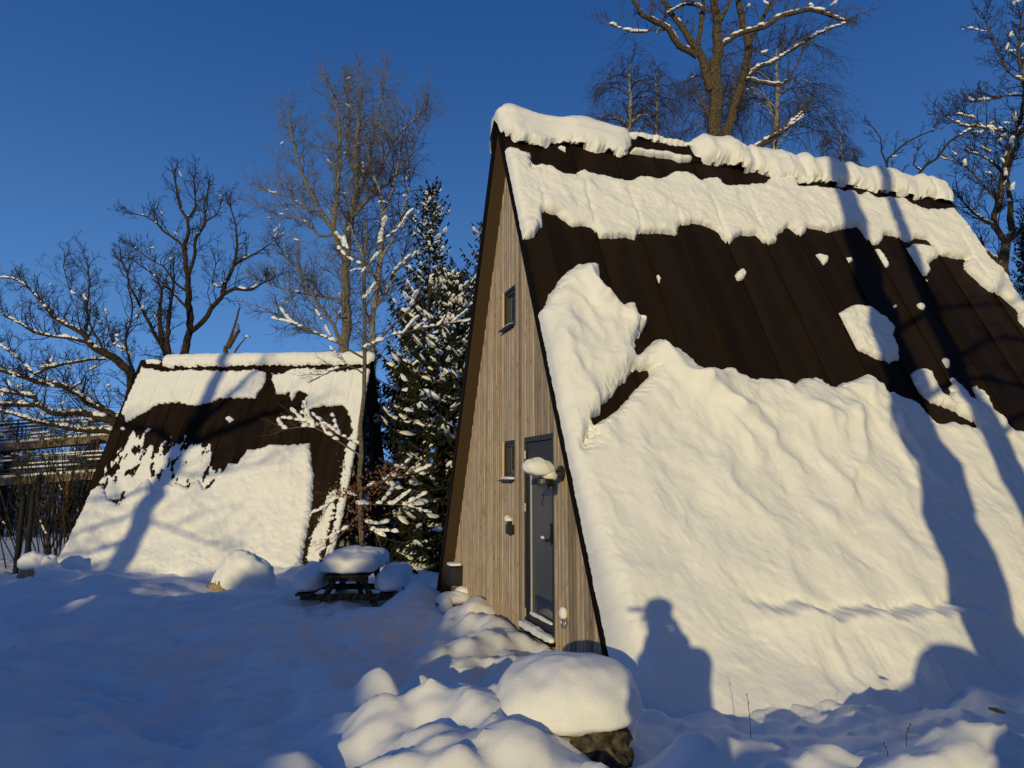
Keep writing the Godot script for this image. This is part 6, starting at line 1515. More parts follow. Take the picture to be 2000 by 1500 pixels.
	for y in [0.19, 1.35, 1.95]:
		var h := Geo.new()
		h.disc(Vector3(xb - 0.012, y - 0.045, 0.535), Vector3.UP, [0.0, 0.009, 0.009, 0.0], [0, 0, 0.043, 0.043], 10)
		h.disc(Vector3(xb - 0.012, y + 0.002, 0.535), Vector3.UP, [0.0, 0.009, 0.009, 0.0], [0, 0, 0.043, 0.043], 10)
		h.box(Vector3(xb - 0.008, y - 0.045, 0.515), Vector3(xb - 0.005, y + 0.045, 0.555))
		obj("hinge", h, M.steel, d)
	var lk := Geo.new()
	lk.box(Vector3(xb - 0.022, 1.0, 1.325), Vector3(xb + 0.016, 1.215, 1.372), 0.006)
	var lo := obj("lock_plate", lk, M.black_gloss, d)
	var hd := Geo.new()
	hd.disc(Vector3(xb - 0.07, 1.045, 1.345), Vector3(1, 0, 0), [0.0, 0.011, 0.011, 0.0], [0, 0, 0.05, 0.05], 12)
	hd.box(Vector3(xb - 0.078, 1.034, 1.16), Vector3(xb - 0.06, 1.056, 1.357), 0.006)
	obj("handle", hd, M.black_gloss, lo)
	# the house number on the glass
	var tm := TextMesh.new()
	var sf := SystemFont.new()
	sf.font_names = PackedStringArray(["Droid Sans"])
	tm.font = sf
	tm.text = "2"
	tm.font_size = 64
	tm.pixel_size = 0.0026
	tm.depth = 0.003
	var nm := obj("house_number", tm, M.number, d)
	nm.transform = Transform3D(Basis(Vector3.UP, -PI / 2), Vector3(xb + 0.032, 1.45, 0.99))
	var th := Geo.new()
	th.box(Vector3(xb - 0.06, 0.0, 0.47), Vector3(xb + 0.1, 0.046, 1.44), 0.006)
	obj("threshold", th, M.dark_metal, d)
	# dark sole under the boards
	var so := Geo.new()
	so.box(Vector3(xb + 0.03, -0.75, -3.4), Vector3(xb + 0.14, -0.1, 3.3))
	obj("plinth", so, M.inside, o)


func tag_label(o: Node, label: String) -> Node:
	o.set_meta("label", label)
	return o


func glass_gable(o: Node3D, fancy: bool) -> void:
	# the far end: a glazed gable in a dark frame
	var xg := 7.3
	var under := func(z: float) -> float: return APEX - 0.27 - absf(z) * SLOPE
	var fr := Geo.new()
	for side in [-1.0, 1.0]:
		var p := PackedVector3Array([Vector3(xg, under.call(0.0) - 0.05, 0), Vector3(xg, -0.5, side * (APEX - 0.3 + 0.5) / SLOPE)])
		fr.tube(p, PackedFloat32Array([0.07, 0.07]), 4)
	for z in [-2.4, -1.6, -0.8, 0.0, 0.8, 1.6, 2.4]:
		fr.box(Vector3(xg - 0.04, -0.4, z - 0.03), Vector3(xg + 0.04, under.call(z), z + 0.03), 0.004)
	for y in [0.0, 2.2, 2.9]:
		var zz: float = (APEX - 0.3 - y) / SLOPE
		fr.box(Vector3(xg - 0.042, y - 0.04, -zz), Vector3(xg + 0.042, y + 0.04, zz), 0.004)
	obj("gable_frame", fr, M.black_frame, o)
	var zs := [-3.2, -2.4, -1.6, -0.8, 0.0, 0.8, 1.6, 2.4, 3.2]
	for k in zs.size() - 1:
		for yy in [[-0.3, 0.0], [0.0, 2.2], [2.2, 2.9], [2.9, 9.0]]:
			var a: float = zs[k]
			var b: float = zs[k + 1]
			var ya: float = minf(yy[1], under.call(a))
			var yb: float = minf(yy[1], under.call(b))
			if maxf(ya, yb) < yy[0] + 0.05: continue
			ya = maxf(ya, yy[0]); yb = maxf(yb, yy[0])
			var g := Geo.new()
			var A := Vector3(xg + 0.004, yy[0], a)
			var B := Vector3(xg + 0.004, yy[0], b)
			var C := Vector3(xg + 0.004, yb, b)
			var D := Vector3(xg + 0.004, ya, a)
			var t := Vector3(0.012, 0, 0)
			g.quad(B + t, A + t, D + t, C + t); g.quad(A, B, C, D)
			g.quad(A, A + t, B + t, B); g.quad(D, C, C + t, D + t); g.quad(A, D, D + t, A + t); g.quad(B, B + t, C + t, C)
			obj("pane", g, M.pane, o)
	var fl := Geo.new()
	fl.box(Vector3(0.3, -0.35, -3.0), Vector3(7.25, -0.02, 3.0))
	obj("floor", fl, M.inside, o)
	var pt := Geo.new()
	pt.box(Vector3(5.9, -0.02, -1.7), Vector3(6.0, 2.9, 1.7))
	obj("partition", pt, M.curtain, o)


# ---------------------------------------------------------------- snow

func poly_dist(p: Vector2, poly: PackedVector2Array) -> float:  # > 0 inside
	var best := 1e9
	var m := poly.size()
	var a := poly[m - 1]
	for k in m:
		var b := poly[k]
		var q := Geometry2D.get_closest_point_to_segment(p, a, b)
		best = minf(best, p.distance_squared_to(q))
		a = b
	best = sqrt(best)
	return best if Geometry2D.is_point_in_polygon(p, poly) else -best


func snow_sheet(called: String, label: String, group: String, xf: Transform3D, sxf: Transform3D, polys: Array, holes: Array, step: float, edge: float, rag: float, thick: Callable) -> Node3D:
	var lo := Vector2(1e9, 1e9)
	var hi := -lo
	for p in polys:
		for q in p:
			lo = lo.min(q); hi = hi.max(q)
	lo -= Vector2.ONE * 0.12
	hi += Vector2.ONE * 0.12
	var cs := clampf(minf(hi.x - lo.x, hi.y - lo.y) / 14.0, 0.012, 0.06)
	var cw := int((hi.x - lo.x) / cs) + 2
	var ch := int((hi.y - lo.y) / cs) + 2
	var cd := PackedFloat32Array()
	cd.resize(cw * ch)
	for y in ch:
		for x in cw:
			var p := lo + Vector2(x, y) * cs
			var d := -1e9
			for q in polys:
				d = maxf(d, poly_dist(p, q))
			for q in holes:
				d = minf(d, -poly_dist(p, q))
			cd[y * cw + x] = d
	var w := int((hi.x - lo.x) / step) + 1
	var h := int((hi.y - lo.y) / step) + 1
	var dd := PackedFloat32Array()
	dd.resize(w * h)
	for y in h:
		for x in w:
			var gx := x * step / cs
			var gy := y * step / cs
			var ix := mini(int(gx), cw - 2)
			var iy := mini(int(gy), ch - 2)
			var fx := gx - ix
			var fy := gy - iy
			var k := iy * cw + ix
			var d := lerpf(lerpf(cd[k], cd[k + 1], fx), lerpf(cd[k + cw], cd[k + cw + 1], fx), fy)
			if absf(d) < 0.25 and rag <= 0.3:
				var px := lo.x + x * step
				var py := lo.y + y * step
				d += rag * clampf(minf(px, 7.5 - px) / 0.15, 0.25, 1.0) * (nz.get_noise_2d(px * 5.0, py * 5.0) + 0.55 * nz.get_noise_2d(px * 17.0 + 40.0, py * 17.0) + 0.35 * nz.get_noise_2d(px * 42.0, py * 42.0 + 9.0))
			if rag > 0.3:  # powder left in streaks down the slope
				var qx := lo.x + x * step
				var qy := lo.y + y * step
				d = minf(d, 0.22) - 0.10 + 0.34 * nz.get_noise_2d(qx * 2.6 + 15.0, qy * 1.3) + 0.16 * nz.get_noise_2d(qx * 8.0, qy * 3.0 + 7.0) + 0.08 * nz.get_noise_2d(qx * 22.0, qy * 11.0)
			dd[y * w + x] = d
	var g := Geo.new()
	var at := PackedInt32Array()
	at.resize(w * h)
	at.fill(-1)
	for y in h:
		for x in w:
			var k := y * w + x
			var d := dd[k]
			var p := lo + Vector2(x, y) * step
			if d < 0.0:
				var near := false
				for oy in [-1, 0, 1]:
					for ox in [-1, 0, 1]:
						var xx: int = x + ox
						var yy: int = y + oy
						if xx >= 0 and yy >= 0 and xx < w and yy < h and dd[yy * w + xx] >= 0.0:
							near = true
				if not near: continue
				var gr := Vector2(dd[y * w + mini(x + 1, w - 1)] - dd[y * w + maxi(x - 1, 0)], dd[mini(y + 1, h - 1) * w + x] - dd[maxi(y - 1, 0) * w + x])
				if gr.length() > 1e-6:
					p += gr.normalized() * minf(-d, step * 1.2)
				at[k] = g.v.size()
				g.v.append(sxf * Vector3(p.x, p.y, -0.006))
			else:
				var T: float = thick.call(p.x, p.y)
				var e := minf(edge, T * 1.3 + 0.01)
				var q := clampf(d / e, 0.0, 1.0)
				var prof := sqrt(maxf(0.0, 1.0 - (1.0 - q) * (1.0 - q)))
				at[k] = g.v.size()
				g.v.append(sxf * Vector3(p.x, p.y, maxf(0.004, T) * prof))
			g.n.append(Vector3.ZERO)
	for y in h - 1:
		for x in w - 1:
			var k := y * w + x
			if maxf(maxf(dd[k], dd[k + 1]), maxf(dd[k + w], dd[k + w + 1])) < 0.0: continue
			var a := at[k]
			var b := at[k + 1]
			var c := at[k + w + 1]
			var d := at[k + w]
			if a < 0 or b < 0 or c < 0 or d < 0: continue
			# t x s points out of the slope when seen with s running down: a, d, c, b is counter-clockwise
			g.i.append(a); g.i.append(c); g.i.append(d)
			g.i.append(a); g.i.append(b); g.i.append(c)
	g.smooth()
	var o := obj(called, g, M.snow)
	o.transform = xf
	tag(o, label, "snow", group)
	return o


func ridge_snow(called: String, label: String, xf: Transform3D, t0: float, t1: float, reach: Callable, tall: Callable, step: float) -> void:
	# a cap draped over the ridge: nu stations along it, each an arc from one slope to the other
	var g := Geo.new()
	var nu := int((t1 - t0) / step) + 1
	var nv := 56
	var yc := APEX - 0.1
	for u in nu:
		var t := t0 + (t1 - t0) * u / (nu - 1)
		var e := minf(t - t0, t1 - t)
		var endf := sqrt(clampf(1.0 - pow(1.0 - clampf(e / 0.2, 0.0, 1.0), 2.0), 0.0, 1.0))
		var T: float = tall.call(t) * endf
		for k in nv + 1:
			var f := float(k) / nv * 2.0 - 1.0
			var side := signf(f) if f != 0.0 else 1.0
			var L: float = reach.call(t, side) * (0.5 + 0.5 * endf)
			var s := minf(absf(f) * 0.95, L)
			# the point on the ridge cap, its slope eased in
			var onto := Vector3(0, yc, 0)
			var nrm := Vector3.UP
			var b := sm(0.0, 0.16, s)
			onto.z = side * minf(s, 0.07) + side * maxf(0.0, s - 0.07) * DS.z
			onto.y += maxf(0.0, s - 0.07) * DS.y * 1.0
			nrm = Vector3(0, lerpf(1.0, DN.y + 0.2, b), side * lerpf(0.0, DN.z, b)).normalized()
			var q := clampf((L - s + sm(0.35, 0.1, L - s) * (0.06 * nz.get_noise_3d(t * 5.0, s * 5.0, side * 7.0) + 0.03 * nz.get_noise_3d(t * 15.0, s * 15.0, side * 7.0))) / (0.05 + 0.45 * T), 0.0, 1.0)
			var prof := sqrt(maxf(0.0, 1.0 - (1.0 - q) * (1.0 - q)))
			var lump := 1.0 + 0.26 * nz.get_noise_3d(t * 1.7, onto.y * 1.5, onto.z * 2.5)
			var p := onto + nrm * (T * prof * lump + 0.026 - 0.03 * (1.0 - prof))
			p += nrm * (0.05 * nz.get_noise_3d(p.x * 3.6, p.y * 3.6, p.z * 3.6) + 0.022 * nz.get_noise_3d(p.x * 10.0, p.y * 10.0, p.z * 10.0) + 0.009 * nz.get_noise_3d(p.x * 28.0, p.y * 28.0, p.z * 28.0)) * prof
			# the lower lip swells and hangs a little
			p.y -= 0.05 * T / 0.25 * sm(0.2, 0.03, L - s) * prof
			g.v.append(Vector3(t + 0.03 * nz.get_noise_2d(t * 3.0, f * 4.0) * endf, p.y, p.z))
			g.n.append(Vector3.ZERO)
	var st := nv + 1
	for e in [0, nu - 1]:  # close the two ends
		var cc := g.v.size()
		g.v.append(Vector3(g.v[e * st].x, yc - 0.05, 0))
		g.n.append(Vector3.ZERO)
		for k in nv:
			var a: int = e * st + k
			if e == 0:
				g.i.append(cc); g.i.append(a); g.i.append(a + 1)
			else:
				g.i.append(cc); g.i.append(a + 1); g.i.append(a)
	for u in nu - 1:
		for k in nv:
			var a := u * st + k
			g.i.append(a); g.i.append(a + st); g.i.append(a + 1)
			g.i.append(a + 1); g.i.append(a + st); g.i.append(a + st + 1)
	g.smooth()
	if g.n[nu / 2 * st + nv / 2].y < 0:
		for k in range(0, g.i.size(), 3):
			var a := g.i[k + 1]
			g.i[k + 1] = g.i[k + 2]
			g.i[k + 2] = a
		for k in g.n.size():
			g.n[k] = -g.n[k]
	var o := obj(called, g, M.snow)
	o.transform = xf
	tag(o, label, "snow", "")


func blob_cap(called: String, label: String, at: Transform3D, r: Vector3, amp: float, pw := 2.6, low := 0.35, group := "", rings := 20, sides := 28, freq := 3.0) -> Node3D:
	var g := Geo.new()
	g.blob(Vector3.ZERO, r, nz, amp, freq, pw, low, rings, sides)
	var o := obj(called, g, M.snow)
	o.transform = at
	return tag(o, label, "snow", group) as Node3D


# ---------------------------------------------------------------- the ground

func ground_y(x: float, z: float) -> float:
	var y := -1.3 + 0.064 * clampf(z, -20.5, 2.0)
	if z < -20.5:
		y -= 0.010 * minf(-20.5 - z, 60.0)
	var far := sm(26.0, 60.0, sqrt(x * x + z * z))
	y += 0.085 * nz.get_noise_2d(x * 0.55, z * 0.55 + 20.0)
	var fade := 1.0 - far
	if fade > 0.01:
		y += fade * (0.085 * nz.get_noise_2d(x * 1.2 + 9.0, z * 1.1) + 0.05 * nz.get_noise_2d(x * 2.9, z * 2.7) + 0.020 * maxf(0.0, nr.get_noise_2d(x * 1.1, z * 1.6)) + 0.008 * nz.get_noise_2d(x * 9.0, z * 12.0) + 0.004 * nz.get_noise_2d(x * 22.0, z * 30.0) + (0.09 * maxf(0.0, nz.get_noise_2d(x * 7.0 + 3.0, z * 7.0) - 0.48) if z > -9.0 else 0.0))
	if z < -3.0 and z > -14.0 and x < 1.0 and x > -9.0:  # trodden hollows
		var tr := sm(-3.0, -4.5, z) * sm(-14.0, -11.0, z) * sm(1.0, 0.2, x) * sm(-9.0, -7.0, x)
		y -= tr * 0.10 * sm(0.45, 0.0, ncell.get_noise_2d(x + 0.15 * nz.get_noise_2d(x * 2.0, z * 2.0), z * 0.8) + 1.0) * (0.6 + 0.8 * nz.get_noise_2d(x * 0.6, z * 0.6))
	y += far * 0.5 * nz.get_noise_2d(x * 0.05, z * 0.05)
	if z > -26.0 and x > -20.0 and x < 12.0 and z < 5.0:
		for m in mounds:
			var q: float = (x - m[0]) * (x - m[0]) / (m[3] * m[3]) + (z - m[1]) * (z - m[1]) / (m[4] * m[4])
			if q < 7.0:
				y += m[2] * exp(-pow(q, 1.35))
	# bank thrown up behind the photographer
	y += (0.72 + 0.12 * sm(0.8, 1.6, x)) * exp(-pow((z - 1.9) / 0.75, 2.0)) * sm(-1.25, -0.7, x) * (1.0 + 0.22 * nz.get_noise_2d(x * 0.9, 3.0)) * sm(60.0, 10.0, x)
	# added unseen rise behind the camera, shaped and notched to shade the yard
	if z > 8.0:
		var edge := -6.7 + 0.8 * nz.get_noise_2d(z * 0.2, 77.0)
		var top := 6.15 + 0.5 * nz.get_noise_2d(x * 0.22, 12.0) + 0.4 * nz.get_noise_2d(x * 0.7, 31.0) - 1.1 * exp(-pow((x + 13.5) / 0.6, 2.0)) - 0.8 * exp(-pow((x + 16.6) / 0.5, 2.0)) - 0.6 * exp(-pow((x + 9.6) / 0.4, 2.0))
		y += sm(14.0, 21.0, z) * sm(edge, edge - 1.6, x) * top
	return y


func axis_steps(spans: Array) -> PackedFloat32Array:  # [[from, to, step], ...]
	var a := PackedFloat32Array()
	for s in spans:
		var n := maxi(1, int(round((s[1] - s[0]) / s[2])))
		for k in n:
			a.append(lerpf(s[0], s[1], float(k) / n))
	a.append(spans[-1][1])
	return a


func build_ground() -> void:
	var xs := axis_steps([[-1600.0, -400.0, 400.0], [-400.0, -100.0, 60.0], [-100.0, -40.0, 8.0], [-40.0, -18.0, 1.0], [-18.0, -8.0, 0.16], [-8.0, -3.5, 0.085], [-3.5, 3.6, 0.04], [3.6, 9.0, 0.15], [9.0, 30.0, 1.2], [30.0, 100.0, 10.0], [100.0, 400.0, 60.0], [400.0, 1600.0, 400.0]])
	var zs := axis_steps([[-1600.0, -400.0, 400.0], [-400.0, -100.0, 60.0], [-100.0, -45.0, 6.0], [-45.0, -24.0, 0.7], [-24.0, -13.0, 0.13], [-13.0, -7.0, 0.08], [-7.0, -2.8, 0.035], [-2.8, 4.0, 0.12], [4.0, 30.0, 0.7], [30.0, 100.0, 10.0], [100.0, 400.0, 60.0], [400.0, 1600.0, 400.0]])
	var g := Geo.new()
	for z in zs:
		for x in xs:
			g.v.append(Vector3(x, ground_y(x, z), z))
			g.n.append(Vector3.ZERO)
	var w := xs.size()
	for y in zs.size() - 1:
		for x in w - 1:
			var a := y * w + x
			g.i.append(a); g.i.append(a + 1); g.i.append(a + w)
			g.i.append(a + 1); g.i.append(a + w + 1); g.i.append(a + w)
	g.smooth()
	var o := obj("ground", g, M.snow_ground)
	tag(o, "deep trampled snow covering the yard", "ground", "", "structure")


# ---------------------------------------------------------------- trees

func twig(g: Geo, p: Vector3, dir: Vector3, length: float, r0: float, level: int, o: Dictionary) -> void:
	var segs: int = o.segs[level]
	var pts := PackedVector3Array([p])
	var rad := PackedFloat32Array([r0])
	var d := dir
	var w: float = o.wig
	var up: float = o.up[level]
	for k in segs:
		d = (d + Vector3(rng.randf() - 0.5, rng.randf() - 0.5, rng.randf() - 0.5) * w + Vector3(0, up, 0)).normalized()
		p += d * length / segs
		pts.append(p)
		rad.append(maxf(o.thin, r0 * (1.0 - 0.75 * float(k + 1) / segs)))
	g.tube(pts, rad, 4 if r0 > 0.018 else 3, false)
	if o.has("leaf") and level >= o.deep - 1:
		for k in int(o.leaf):
			o.leaf_at.append(pts[1 + rng.randi() % segs])
	if o.has("snow_at") and r0 > 0.006 and absf(dir.y) < 0.75 and rng.randf() < o.snow_twigs:
		o.snow_at.append(pts)
	if level >= o.deep: return
	var n: int = o.n[level]
	for k in n:
		var f := (k + 0.35 + rng.randf() * 0.6) / n * 0.85 + 0.15
		var x := f * segs
		var j := mini(int(x), segs - 1)
		var q := pts[j].lerp(pts[j + 1], x - j)
		var dd := (pts[j + 1] - pts[j]).normalized()
		var side := dd.cross(Vector3(rng.randf() - 0.5, rng.randf() - 0.5, rng.randf() - 0.5)).normalized()
		var an: float = o.ang * (0.7 + 0.6 * rng.randf())
		twig(g, q, dd * cos(an) + side * sin(an), length * o.ratio * (0.6 + 0.6 * rng.randf()) * (1.1 - 0.45 * f), maxf(o.thin, r0 * 0.55), level + 1, o)


func snow_on(g: Geo, p: PackedVector3Array, r: PackedFloat32Array, share: float, tall: float) -> void:
	# lumps of snow lying along the upper side of a limb
	var run_p := PackedVector3Array()
	var run_r := PackedFloat32Array()
	var off := rng.randf() * 100.0
	for k in p.size():
		var d := (p[mini(k + 1, p.size() - 1)] - p[maxi(k - 1, 0)]).normalized()
		var on := absf(d.y) < (0.84 if r[k] > 0.035 else 0.6) and nz.get_noise_1d(off + k * 0.45) > 0.55 - share and r[k] > 0.012
		if on:
			var hs := (0.35 * r[k] + tall) * (0.75 + 0.5 * nz.get_noise_1d(off + k * 9.0 + 50.0)) * (1.0 - 0.5 * absf(d.y))
			run_p.append(p[k] + Vector3(0, r[k] * 0.75 + hs * 0.35, 0))
			run_r.append(hs)
		if on:
			# irregular lumps, crowding together along the limb
			var l := p[mini(k + 1, p.size() - 1)] - p[k]
			for j in 2:
				var sz := run_r[run_r.size() - 1] * (0.7 + 0.75 * rng.randf())
				pad(g, p[k] + l * (j * 0.5 + 0.3 * rng.randf()) + Vector3((rng.randf() - 0.5) * sz * 0.5, r[k] * 0.6 + sz * (0.15 + 0.25 * rng.randf()), (rng.randf() - 0.5) * sz * 0.5), Vector3(d.x, d.y * 0.5, d.z).normalized(), sz * (0.9 + 0.8 * rng.randf()), sz * (0.75 + 0.4 * rng.randf()), sz * 0.75)


func bare_tree(called: String, label: String, group: String, limbs: Array, o: Dictionary) -> Node3D:
	# limbs are runs of x, y, z, radius; the first is the trunk
	var base := Vector3(limbs[0][0], limbs[0][1], limbs[0][2])
	var root := thing(called, label, "tree", Transform3D(Basis(), base), group)
	var tw := Geo.new()
	var sn := Geo.new()
	o.leaf_at = []
	o.snow_at = []
	for k in limbs.size():
		var a: PackedFloat32Array = limbs[k]
		var b := PackedFloat32Array(a)
		for j in range(0, a.size(), 4):
			b[j] -= base.x; b[j + 1] -= base.y; b[j + 2] -= base.z
		var pr := pts_of(b)
		var p: PackedVector3Array = pr[0]
		var r: PackedFloat32Array = pr[1]
		var g := Geo.new()
		var mr := r[0]
		g.tube(p, r, 10 if mr > 0.12 else (7 if mr > 0.04 else 5), true)
		obj("trunk" if k == 0 else "branch", g, o.bark if mr > o.get("pale_below", 0.0) else o.twig_mat, root)
		if o.snow > 0.0:
			snow_on(sn, p, r, o.snow, o.snow_h)
		var total := 0.0
		for j in range(1, p.size()):
			total += p[j].distance_to(p[j - 1])
		var dist := 0.0
		var nxt: float = total * (o.bare if k > 0 else o.get("bare_trunk", 0.5)) 
		for j in range(1, p.size()):
			var l := p[j].distance_to(p[j - 1])
			dist += l
			var d := (p[j] - p[j - 1]).normalized()
			while dist > nxt:
				nxt += o.every * (0.5 + rng.randf())
				var side := d.cross(Vector3(rng.randf() - 0.5, rng.randf() - 0.3, rng.randf() - 0.5)).normalized()
				if side.y < -0.3 and rng.randf() < o.get("lift", 0.7): side = -side
				var an: float = o.ang * (0.75 + 0.5 * rng.randf())
				var f := dist / total
				twig(tw, p[j], d * cos(an) + side * sin(an), o.length * (0.55 + 0.75 * rng.randf()) * (1.15 - 0.5 * f), clampf(r[j] * 0.55, o.thin, o.first), 0, o)
		var e := p.size() - 1
		var de := (p[e] - p[e - 1]).normalized()
		for j in 3:
			twig(tw, p[e], (de + Vector3(rng.randf() - 0.5, rng.randf() - 0.4, rng.randf() - 0.5) * 0.8).normalized(), o.length * (0.5 + 0.5 * rng.randf()), clampf(r[e] * 0.9, o.thin, o.first), 0, o)
	if tw.v.size():
		stuff(obj("twigs", tw, o.twig_mat, root))
	for p in o.snow_at:
		for j2 in (p.size() - 1) * 2:
			var j: int = j2 / 2
			var sz: float = o.snow_h * (0.4 + 0.7 * rng.randf())
			pad(sn, p[j].lerp(p[j + 1], rng.randf()) + Vector3(0, sz * 0.3, 0), (p[j + 1] - p[j]).normalized(), sz * (0.8 + 0.5 * rng.randf()), sz * 0.8, sz * 0.65)
	if sn.v.size():
		stuff(obj("snow_load", sn, M.snow_small, root))
	if o.leaf_at.size():
		var lf := Geo.new()
		for q in o.leaf_at:
			leaf_card(lf, q, o.get("leaf_size", 0.04))
		stuff(obj("dead_leaves", lf, M.dead_leaf, root))
	return root


func leaf_card(g: Geo, q: Vector3, size: float) -> void:
	# a small curled leaf: two folded halves
	var a := Vector3(rng.randf() - 0.5, rng.randf() - 0.8, rng.randf() - 0.5).normalized()
	var b := a.cross(Vector3(rng.randf() - 0.5, rng.randf() - 0.5, rng.randf() - 0.5)).normalized()
	var c := a.cross(b) * 0.3
	var s := size * (0.6 + 0.8 * rng.randf())
	var tip := q + a * s
	var mid := q + a * s * 0.5
	g.tri(q, mid + (b + c) * s * 0.35, tip)
	g.tri(q, tip, mid + (-b + c) * s * 0.35)


func spruce(called: String, label: String, group: String, base: Vector3, height: float, width: float, snow: float, seed_: int, shape := 1.0, dens := 1.0) -> Node3D:
	rng.seed = seed_
	var root := thing(called, label, "tree", Transform3D(Basis(), base), group)
	var tr := Geo.new()
	var p := PackedVector3Array()
	var r := PackedFloat32Array()
	for k in 9:
		var f := k / 8.0
		p.append(Vector3((rng.randf() - 0.5) * 0.1, height * f * 0.995, (rng.randf() - 0.5) * 0.1))
		r.append(lerpf(height * 0.011, 0.012, f))
	tr.tube(p, r, 8)
	obj("trunk", tr, M.bark_spruce, root)
	var br := Geo.new()
	var nd := Geo.new()
	var sn := Geo.new()
	var y := height * 0.04
	while y < height * 0.985:
		var f := y / height
		var L := width * pow(1.0 - f, 0.75 * shape) * (0.85 + 0.3 * rng.randf()) + 0.16
		var n := 3 + int(4 * (1.0 - f)) 
		var a0 := rng.randf() * TAU
		for k in n:
			var an := a0 + TAU * (k + (rng.randf() - 0.5) * 0.7) / n
			var l := L * (0.42 + 0.72 * rng.randf())
			var out := Vector3(cos(an), 0, sin(an))
			var side := Vector3(-out.z, 0, out.x)
			var q := PackedVector3Array()
			var rr := PackedFloat32Array()
			var droop := lerpf(0.62, -0.55, pow(f, 0.8)) + (rng.randf() - 0.5) * 0.25
			var m := 7
			for j in m:
				var t := float(j) / (m - 1)
				# down at first, then the tip lifts
				q.append(Vector3(0, y, 0) + out * l * t + Vector3(0, l * (-droop * t + 0.38 * t * t * t), 0) + side * (rng.randf() - 0.5) * 0.06 * l)
				rr.append(lerpf(0.022, 0.005, t) * clampf(l, 0.4, 1.6))
			br.tube(q, rr, 4, false)
			# side shoots, hanging, carrying the needles
			var cnt := int(maxf(4.0, l * 9.0 * dens))
			for c in cnt:
				var t := 0.12 + 0.88 * (c + rng.randf()) / cnt
				var x := t * (m - 1)
				var j := mini(int(x), m - 2)
				var at := q[j].lerp(q[j + 1], x - j)
				var sl := (0.20 + 0.30 * rng.randf()) * (1.15 - 0.6 * t) * clampf(l * 0.8, 0.5, 1.3)
				var sd := (out * 0.55 + side * (1.0 if c % 2 == 0 else -1.0) * (0.4 + 0.6 * rng.randf()) + Vector3(0, -0.25 - 0.65 * rng.randf() * (1.0 - f * 0.6), 0)).normalized()
				needle_shoot(nd, at, sd, sl)
				if c % 3 == 0: needle_shoot(nd, at, (sd + Vector3(0, -0.9, 0)).normalized(), sl * 0.9)
			needle_shoot(nd, q[m - 1], (q[m - 1] - q[m - 2]).normalized(), 0.22)
			# pads of snow on the branch
			if snow > 0.0 and l > 0.25:
				for t in [0.3, 0.42, 0.55, 0.66, 0.78, 0.9]:
					if rng.randf() > snow: continue
					var x: float = t * (m - 1)
					var j := mini(int(x), m - 2)
					var at := q[j].lerp(q[j + 1], x - j)
					var d := (q[j + 1] - q[j]).normalized()
					var pl := l * (0.05 + 0.08 * rng.randf()) + 0.05
					var pw := pl * (0.55 + 0.5 * rng.randf())
					var th := minf(0.09, pl * 0.35)
					pad(sn, at + Vector3((rng.randf() - 0.5) * 0.2, th * 0.4 - 0.05 * rng.randf(), (rng.randf() - 0.5) * 0.2), d, pl, pw, th)
		y += (0.10 + 0.26 * (1.0 - f)) * height / 11.0 * (0.8 + 0.4 * rng.randf())
	stuff(obj("boughs", br, M.bark_spruce, root))
	stuff(obj("needles", nd, M.needles, root))
	if sn.v.size():
		stuff(obj("snow_load", sn, M.snow_small, root))
	return root


func pad(g: Geo, c: Vector3, d: Vector3, l: float, w: float, h: float) -> void:
	var first := g.v.size()
	var from := g.i.size()
	var side := d.cross(Vector3.UP).normalized()
	var up := side.cross(d).normalized()
	var rings := 5
	var sides := 8
	for k in rings + 1:
		var th := PI * k / rings
		for s in sides:
			var ph := TAU * s / sides
			var j := 0.75 + 0.5 * rng.randf()
			var y := cos(th) * h
			if y < 0: y *= 0.5
			var x := sin(th) * cos(ph) * l * j
			g.v.append(c + d * x + side * sin(th) * sin(ph) * w * j + up * y - Vector3(0, absf(sin(th) * sin(ph)) * w * 0.35, 0))
			g.n.append(Vector3.ZERO)
	for k in rings:
		for s in sides:
			var a := first + k * sides + s
			var b := first + k * sides + (s + 1) % sides
			g.i.append(a); g.i.append(b); g.i.append(a + sides)
			g.i.append(b); g.i.append(b + sides); g.i.append(a + sides)
	g.smooth(from, first)
	if g.n[first].y < 0:
		for k in range(from, g.i.size(), 3):
			var a := g.i[k + 1]
			g.i[k + 1] = g.i[k + 2]
			g.i[k + 2] = a
		for k in range(first, g.n.size()):
			g.n[k] = -g.n[k]


func needle_shoot(g: Geo, p: Vector3, d: Vector3, l: float) -> void:
	# a shoot clothed in needles: a spindle of three ragged fins
	var u := d.cross(Vector3(0.2, 0.9, 0.37)).normalized()
	var w := d.cross(u)
	var rr := 0.026 + 0.012 * rng.randf()
	var e := p + d * l + Vector3(0, -0.12 * l, 0)
	for k in 3:
		var an := PI * k / 3.0 + rng.randf() * 0.5
		var s := (u * cos(an) + w * sin(an)) * rr
		var m1 := p.lerp(e, 0.3)
		var m2 := p.lerp(e, 0.7)
		g.tri(p, m1 + s, m2 + s * 0.8)
		g.tri(p, m2 + s * 0.8, e)
		g.tri(p, m2 - s * 0.8, m1 - s)
		g.tri(p, e, m2 - s * 0.8)


# ---------------------------------------------------------------- a figure from tapered capsules, meshed with surface nets

func capsule_d(p: Vector3, b: Array) -> float:
	var a: Vector3 = b[0]
	var c: Vector3 = b[1]
	var ab := c - a
	var q := p - a
	if b.size() > 4:
		var sc: Vector3 = b[4]
		ab *= sc; q *= sc
	var f := clampf(q.dot(ab) / maxf(ab.length_squared(), 1e-8), 0.0, 1.0)
	return (q - ab * f).length() - lerpf(b[2], b[3], f)


